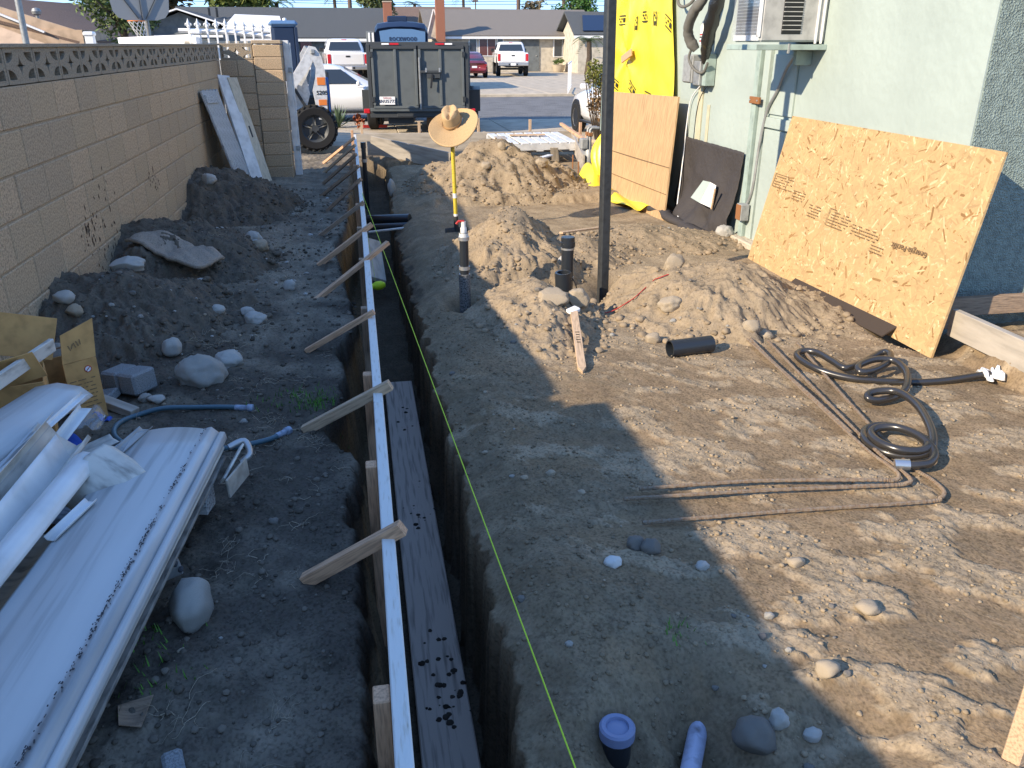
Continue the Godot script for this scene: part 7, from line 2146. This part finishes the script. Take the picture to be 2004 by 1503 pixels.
# ------------------------------------------------------------------ stones and litter
func build_rocks():
	var R := [
		[-0.80, -3.70, 0.115, 0.085, 0.10, "a", 20.0, "largest rounded grey boulder on the soil left of the trench"],
		[-0.715, -3.93, 0.07, 0.05, 0.065, "b", 60.0, "oval grey stone half hidden behind the largest boulder"],
		[-1.01, -4.09, 0.052, 0.05, 0.05, "b", 10.0, "pale angular stone at the foot of the near dark mound"],
		[-1.36, -4.86, 0.095, 0.05, 0.07, "b", -15.0, "long flat cream stone on top of the near dark mound"],
		[-0.655, -4.56, 0.062, 0.045, 0.055, "b", 0.0, "white stone on the path right of the near dark mound"],
		[-1.57, -4.40, 0.055, 0.035, 0.05, "b", 40.0, "pale stone of the cluster on the near mound's left flank"],
		[-1.51, -4.33, 0.045, 0.035, 0.04, "c", 10.0, "darker stone lowest in the cluster on the near mound"],
		[-1.52, -4.06, 0.055, 0.05, 0.05, "a", 0.0, "round grey stone behind the carton's flap"],
		[-1.50, -5.17, 0.045, 0.04, 0.04, "w", 0.0, "bright white stone between the two nearer dark mounds"],
		[-1.62, -5.05, 0.04, 0.028, 0.04, "b", 0.0, "small flat stone next to the wall below the mud spatter"],
		[-1.50, -8.6, 0.07, 0.06, 0.06, "b", 0.0, "pale stone on the farthest dark mound"],
		[-0.94, -7.05, 0.075, 0.06, 0.06, "b", 30.0, "angular white stone at the right foot of the middle mound, farthest of its row"],
		[-0.87, -6.70, 0.06, 0.045, 0.05, "b", 0.0, "rounded stone second in the row along the middle mound's foot"],
		[-0.79, -6.30, 0.065, 0.05, 0.05, "c", 20.0, "buff stone third in the row along the middle mound's foot"],
		[-1.08, -5.40, 0.04, 0.05, 0.035, "b", 0.0, "upright stone below the tan pad's right end"],
		[-1.25, -7.3, 0.08, 0.05, 0.06, "b", 0.0, "flat pale stone on the crest behind the tan pad"],
		[-0.515, -5.30, 0.04, 0.045, 0.035, "b", 0.0, "small white stone alone on the middle of the path"],
		[-1.01, -3.50, 0.03, 0.022, 0.025, "a", 0.0, "small stone left of the pair in front of the largest boulder"],
		[-0.955, -3.47, 0.038, 0.02, 0.028, "b", 20.0, "flat small stone right of the pair in front of the largest boulder"],
		[-0.545, -1.95, 0.055, 0.07, 0.095, "a", 12.0, "large oval boulder leaning against the siding pile"],
		[-0.86, -4.62, 0.04, 0.03, 0.04, "b", 0.0, "flat pale stone among roots at the near mound's right foot"],
		[-0.72, -4.75, 0.045, 0.03, 0.035, "b", 0.0, "pale stone touching the path behind the white one"],
		[1.06, -1.415, 0.034, 0.022, 0.026, "c", 0.0, "cream oval pebble stone just inside the sunlit ground at bottom right"],
		[0.82, -1.31, 0.05, 0.05, 0.048, "d", 0.0, "large dark rounded stone beside the lilac pipe"],
		[0.885, -1.32, 0.023, 0.028, 0.022, "b", 0.0, "small upright pale stone right of the dark rounded one"],
		[0.955, -1.285, 0.025, 0.015, 0.018, "b", 30.0, "flat pale stone farther right of the dark rounded one"],
		[1.99, -3.80, 0.055, 0.045, 0.045, "c", 0.0, "tan angular stone at the foot of the broad mound by the rebar ends"],
		[2.09, -3.81, 0.04, 0.03, 0.04, "c", 0.0, "tan stone just right of the angular one at the broad mound's foot"],
		[1.48, -3.90, 0.045, 0.035, 0.04, "c", 0.0, "buff stone behind the black pipe offcut"],
		[1.68, -4.18, 0.075, 0.05, 0.06, "c", 0.0, "big buff clod on the left flank of the broad mound"],
		[2.93, -6.24, 0.075, 0.06, 0.06, "b", 0.0, "cream boulder at the foot of the black fabric"],
		[1.86, -4.62, 0.07, 0.06, 0.05, "c", 0.0, "rounded buff stone near the top of the broad mound"],
		[0.93, -1.90, 0.022, 0.014, 0.018, "b", 0.0, "tiny pale stone in the shade near the rebar ends"],
		[0.665, -1.95, 0.028, 0.02, 0.022, "w", 0.0, "white stone in the shade between trench and rebar"],
		[0.81, -2.02, 0.035, 0.026, 0.03, "d", 0.0, "dark rounded stone just below the rebar ends"],
		[0.77, -2.05, 0.032, 0.024, 0.028, "d", 50.0, "dark stone left of the rounded one below the rebar"],
		[1.22, -1.87, 0.028, 0.016, 0.025, "c", 0.0, "buff clod half sunk in the sunny mud below the rebar"],
		[1.30, -1.62, 0.034, 0.018, 0.03, "c", 0.0, "broad crusted clod in the sunny mud at the lower right"],
		[1.40, -9.35, 0.06, 0.055, 0.05, "c", 0.0, "round stone low on the tall mound's front"],
		[2.05, -9.35, 0.07, 0.06, 0.06, "c", 0.0, "buff boulder at the tall mound's right foot"],
		[1.65, -9.75, 0.05, 0.06, 0.04, "c", 0.0, "pale stone halfway up the tall mound"],
		[1.33, -5.35, 0.035, 0.035, 0.03, "b", 0.0, "pale stone on the pointed mound's right flank"],
		[0.35, -10.3, 0.05, 0.11, 0.05, "b", 0.0, "tall pale stone standing at the trench's dark far end"],
		[1.18, -4.35, 0.07, 0.06, 0.06, "c", 0.0, "big clod beside the survey stake's broken end"],
		[1.02, -4.30, 0.09, 0.06, 0.08, "c", 0.0, "wide clod left of the survey stake"],
	]
	mat("stone_w", Color(0.66, 0.65, 0.62), 0.85, {tex = M.stone_b.albedo_texture, scale = Vector3.ONE * 3.0})
	for i in R.size():
		var k: Array = R[i]
		var m := stone_mesh(100 + i, 3 if k[2] > 0.06 else 2, 0.26, 2 if k[5] != "c" else 5)
		var y := surf(k[0], k[1])
		var o := inst("rock", m, M["stone_" + k[5]], null, Vector3(k[0], y + k[3] * 0.45, k[1]), Basis(Vector3.UP, deg_to_rad(k[6])).scaled(Vector3(k[2], k[3], k[4])))
		tag(o, k[7], "rock", "loose rocks on the site")
	# many small stones that nothing tells apart
	var V: Array = []
	for i in 8: V.append(stone_mesh(300 + i, 2, 0.35, 4))
	var spots := [
		[-0.75, -6.6, 0.25, 0.9, 20, "small stone at the right foot of the middle dark mound"], [-0.55, -5.0, 0.25, 1.3, 16, "small stone on the path left of the formwork braces"],
		[-0.9, -4.5, 0.35, 0.4, 16, "small stone at the foot of the near dark mound"], [-0.8, -3.2, 0.35, 0.6, 8, "small stone on the dark soil around the blue hose"],
		[-0.4, -7.6, 0.2, 1.2, 14, "small stone along the far braces of the formwork"], [-0.6, -9.5, 0.25, 1.2, 12, "small stone on the path near the gate pillar"],
		[-0.45, -2.0, 0.2, 0.7, 6, "small stone on the dark soil right of the siding pile"], [0.9, -4.1, 0.22, 0.25, 18, "small stone on the front of the lumpy heap"],
		[0.62, -1.6, 0.25, 0.35, 10, "small stone in the shade between trench and lilac pipe"], [1.05, -1.5, 0.2, 0.25, 10, "small stone on the sunny crust at bottom right"],
		[1.6, -4.0, 0.3, 0.2, 12, "small stone at the broad mound's foot behind the pipe offcut"], [1.9, -2.8, 0.6, 0.7, 10, "small stone on the sunny mud around the rebar"],
		[2.6, -6.4, 0.35, 0.4, 8, "small stone on the dirt before the black fabric"], [1.6, -8.9, 0.6, 0.2, 12, "small stone at the tall mound's front foot"],
		[0.5, -3.0, 0.15, 0.9, 10, "small stone on the shaded bank right of the trench"], [-1.35, -4.6, 0.2, 0.4, 10, "small stone on top of the near dark mound"]]
	for q in spots:
		for i in q[4]:
			var x: float = q[0] + rng.randfn() * q[2] * 0.6
			var z: float = q[1] + rng.randfn() * q[3] * 0.6
			if x < -1.6 or (x > -0.32 and x < 0.34): continue
			var r := (0.0035 + 0.0105 * pow(rng.randf(), 2.2)) * (1.0 + 0.14 * absf(z))
			var o := inst("small_stone", V[rng.randi() % 8], M[["stone_a", "stone_b" if x < 0 else "stone_c", "stone_c", "stone_d"][rng.randi() % 4]], null, Vector3(x, surf(x, z) + r * 0.2, z), Basis(Vector3.UP, rng.randf() * TAU).scaled(Vector3(r, r * 0.7, r * 0.85)))
			tag(o, q[5], "stone", q[5].replace("small stone", "small stones"))

func scatter(called: String, label: String, cat: String, mesh: Mesh, m: Material, pts: Array):
	var mm := MultiMesh.new()
	mm.transform_format = MultiMesh.TRANSFORM_3D
	mm.use_colors = true
	mm.mesh = mesh
	mm.instance_count = pts.size()
	for i in pts.size():
		mm.set_instance_transform(i, pts[i][0])
		mm.set_instance_color(i, pts[i][1])
	var o := MultiMeshInstance3D.new()
	o.multimesh = mm
	o.material_override = m
	put(o, called)
	tag(o, label, cat)
	kind(o, "stuff")

func build_litter():
	# crumbs of soil
	var A: Array = []
	var r := RandomNumberGenerator.new()
	r.seed = 99
	for m in mounds:
		var right: bool = m.x > 0
		for i in int(1100 * m.rx * m.rz) + 200:
			var a := r.randf() * TAU
			var d := sqrt(r.randf()) * 1.08
			var x: float = m.x + cos(a) * d * m.rx
			var z: float = m.z + sin(a) * d * m.rz
			if x < -1.66 or (x > -0.3 and x < 0.3): continue
			var sz := (0.002 + 0.015 * pow(r.randf(), 6.0)) * (0.55 + 1.0 * ss(0.55, 1.0, d)) + 0.0005 * absf(m.z)
			var v := r.randf_range(0.8, 1.2)
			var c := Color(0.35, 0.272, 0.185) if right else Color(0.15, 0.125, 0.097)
			A.append([Transform3D(Basis.from_euler(Vector3(r.randf() * 6, r.randf() * 6, 0)).scaled(Vector3(sz, sz * 0.75, sz)), Vector3(x, surf(x, z) + sz * 0.2, z)), c * v])
	for i in 42000:
		var z := -0.9 - 3.9 * r.randf()
		var x := r.randf_range(0.32, 3.0)
		var p := patchiness(x, z)
		if x > 0.75 and p < 0.05 and r.randf() < 0.96: continue
		var sz := 0.0012 + 0.0075 * pow(r.randf(), 10.0)
		var v := r.randf_range(0.8, 1.2)
		var c := Color(0.385, 0.30, 0.20) if x > 0.75 else Color(0.25, 0.195, 0.13)  # crumbs beside the trench share the shade put into the soil colour
		A.append([Transform3D(Basis.from_euler(Vector3(r.randf() * 6, r.randf() * 6, 0)).scaled(Vector3(sz, sz * 0.75, sz)), Vector3(x, gh(x, z) + sz * 0.2, z)), c * v])
	for i in 15000:
		var z := -0.9 - 9.5 * pow(r.randf(), 1.6)
		var x := r.randf_range(-1.5, -0.12)
		var sz := 0.0013 + 0.010 * pow(r.randf(), 8.0) * (1.0 - z * 0.08)
		var v := r.randf_range(0.6, 1.7)
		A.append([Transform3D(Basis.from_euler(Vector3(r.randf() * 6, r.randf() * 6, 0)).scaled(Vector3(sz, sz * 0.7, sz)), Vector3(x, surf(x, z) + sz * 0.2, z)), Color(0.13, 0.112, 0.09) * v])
	# soil fallen on the trench plank
	for i in 130:
		var z: float = [-2.15, -2.25, -3.35, -4.4, -2.1][r.randi() % 5] + r.randfn() * 0.10
		var x := 0.17 + r.randfn() * 0.045
		if x < 0.06 or x > 0.235: continue
		var sz := 0.003 + 0.011 * pow(r.randf(), 2.0)
		A.append([Transform3D(Basis.from_euler(Vector3(r.randf() * 6, r.randf() * 6, 0)).scaled(Vector3(sz, sz * 0.7, sz)), Vector3(x, -0.379 + sz * 0.2, z)), Color(0.06, 0.05, 0.042) * r.randf_range(0.7, 1.4)])
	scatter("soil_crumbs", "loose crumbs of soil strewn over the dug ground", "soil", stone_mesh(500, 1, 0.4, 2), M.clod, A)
	# dry roots and straw
	var s := begin()
	for q in 110:
		var cx: float
		var cz: float
		if q < 70:
			var cl: Array = [[-0.33, -2.1], [-0.62, -2.5], [-0.55, -2.9], [-0.40, -3.5], [-0.62, -3.7], [-0.25, -2.6], [-0.35, -1.55], [-0.28, -3.0], [-0.75, -4.3], [-0.5, -3.3], [-0.3, -1.35], [-0.55, -2.2]][r.randi() % 12]
			cx = cl[0] + r.randfn() * 0.09
			cz = cl[1] + r.randfn() * 0.12
		else:
			cx = r.randf_range(-1.2, -0.15)
			cz = -1.0 - 6.0 * r.randf()
		for i in 1 + int(9.0 * pow(r.randf(), 1.6)):
			var p := Vector3(cx + r.randfn() * 0.018, 0, cz + r.randfn() * 0.018)
			var ang := r.randf() * TAU
			var L := r.randf_range(0.004, 0.017)
			var pts := PackedVector3Array()
			var rad := PackedFloat32Array()
			var hgt := 0.0
			var r0 := r.randf_range(0.0006, 0.0015)
			var bend := r.randfn() * 0.25
			for k in 7:
				if p.x > -0.1: break
				pts.append(Vector3(p.x, surf(p.x, p.z) + 0.0025 + hgt, p.z))
				rad.append(r0 * (1.0 - 0.11 * k))
				ang += bend + r.randfn() * 0.3
				hgt = clampf(hgt + r.randfn() * 0.004, 0.0, 0.025)
				p += Vector3(cos(ang), 0, sin(ang)) * L
			if pts.size() > 2: tube(s, pts, rad, 3, false)
	var ro := obj("dry_roots", s, M.root)
	tag(ro, "pale dry roots and straw strewn over the dark soil", "roots")
	kind(ro, "stuff")
	# little weeds
	s = SurfaceTool.new()
	s.begin(Mesh.PRIMITIVE_TRIANGLES)
	s.set_smooth_group(-1)
	for q in [[-0.32, -3.42, 0.09, 190], [-0.27, -3.36, 0.05, 120], [-0.66, -1.85, 0.06, 40], [-0.6, -1.7, 0.06, 40], [0.75, -1.63, 0.03, 30], [2.6, -10.5, 0.1, 60]]:
		for i in q[3]:
			var x: float = q[0] + r.randfn() * q[2]
			var z: float = q[1] + r.randfn() * q[2] * 0.7
			var p := Vector3(x, surf(x, z) - 0.002, z)
			var a := r.randf() * TAU
			var hh := r.randf_range(0.012, 0.035)
			var d := Vector3(cos(a), 0, sin(a))
			var v := r.randf_range(0.7, 1.3)
			s.set_color(Color(0.09 * v, 0.22 * v, 0.03 * v) if z > -5.0 else Color(0.22, 0.17, 0.08))
			tri(s, p - d * 0.0025, p + d * 0.0025, p + Vector3(-d.z, 0, d.x) * hh * 0.5 + Vector3(0, hh, 0))
	s.generate_normals()
	var g := inst("weeds", s.commit(), M.leaf)
	tag(g, "patches of tiny green weeds on the soil", "weeds")
	kind(g, "stuff")
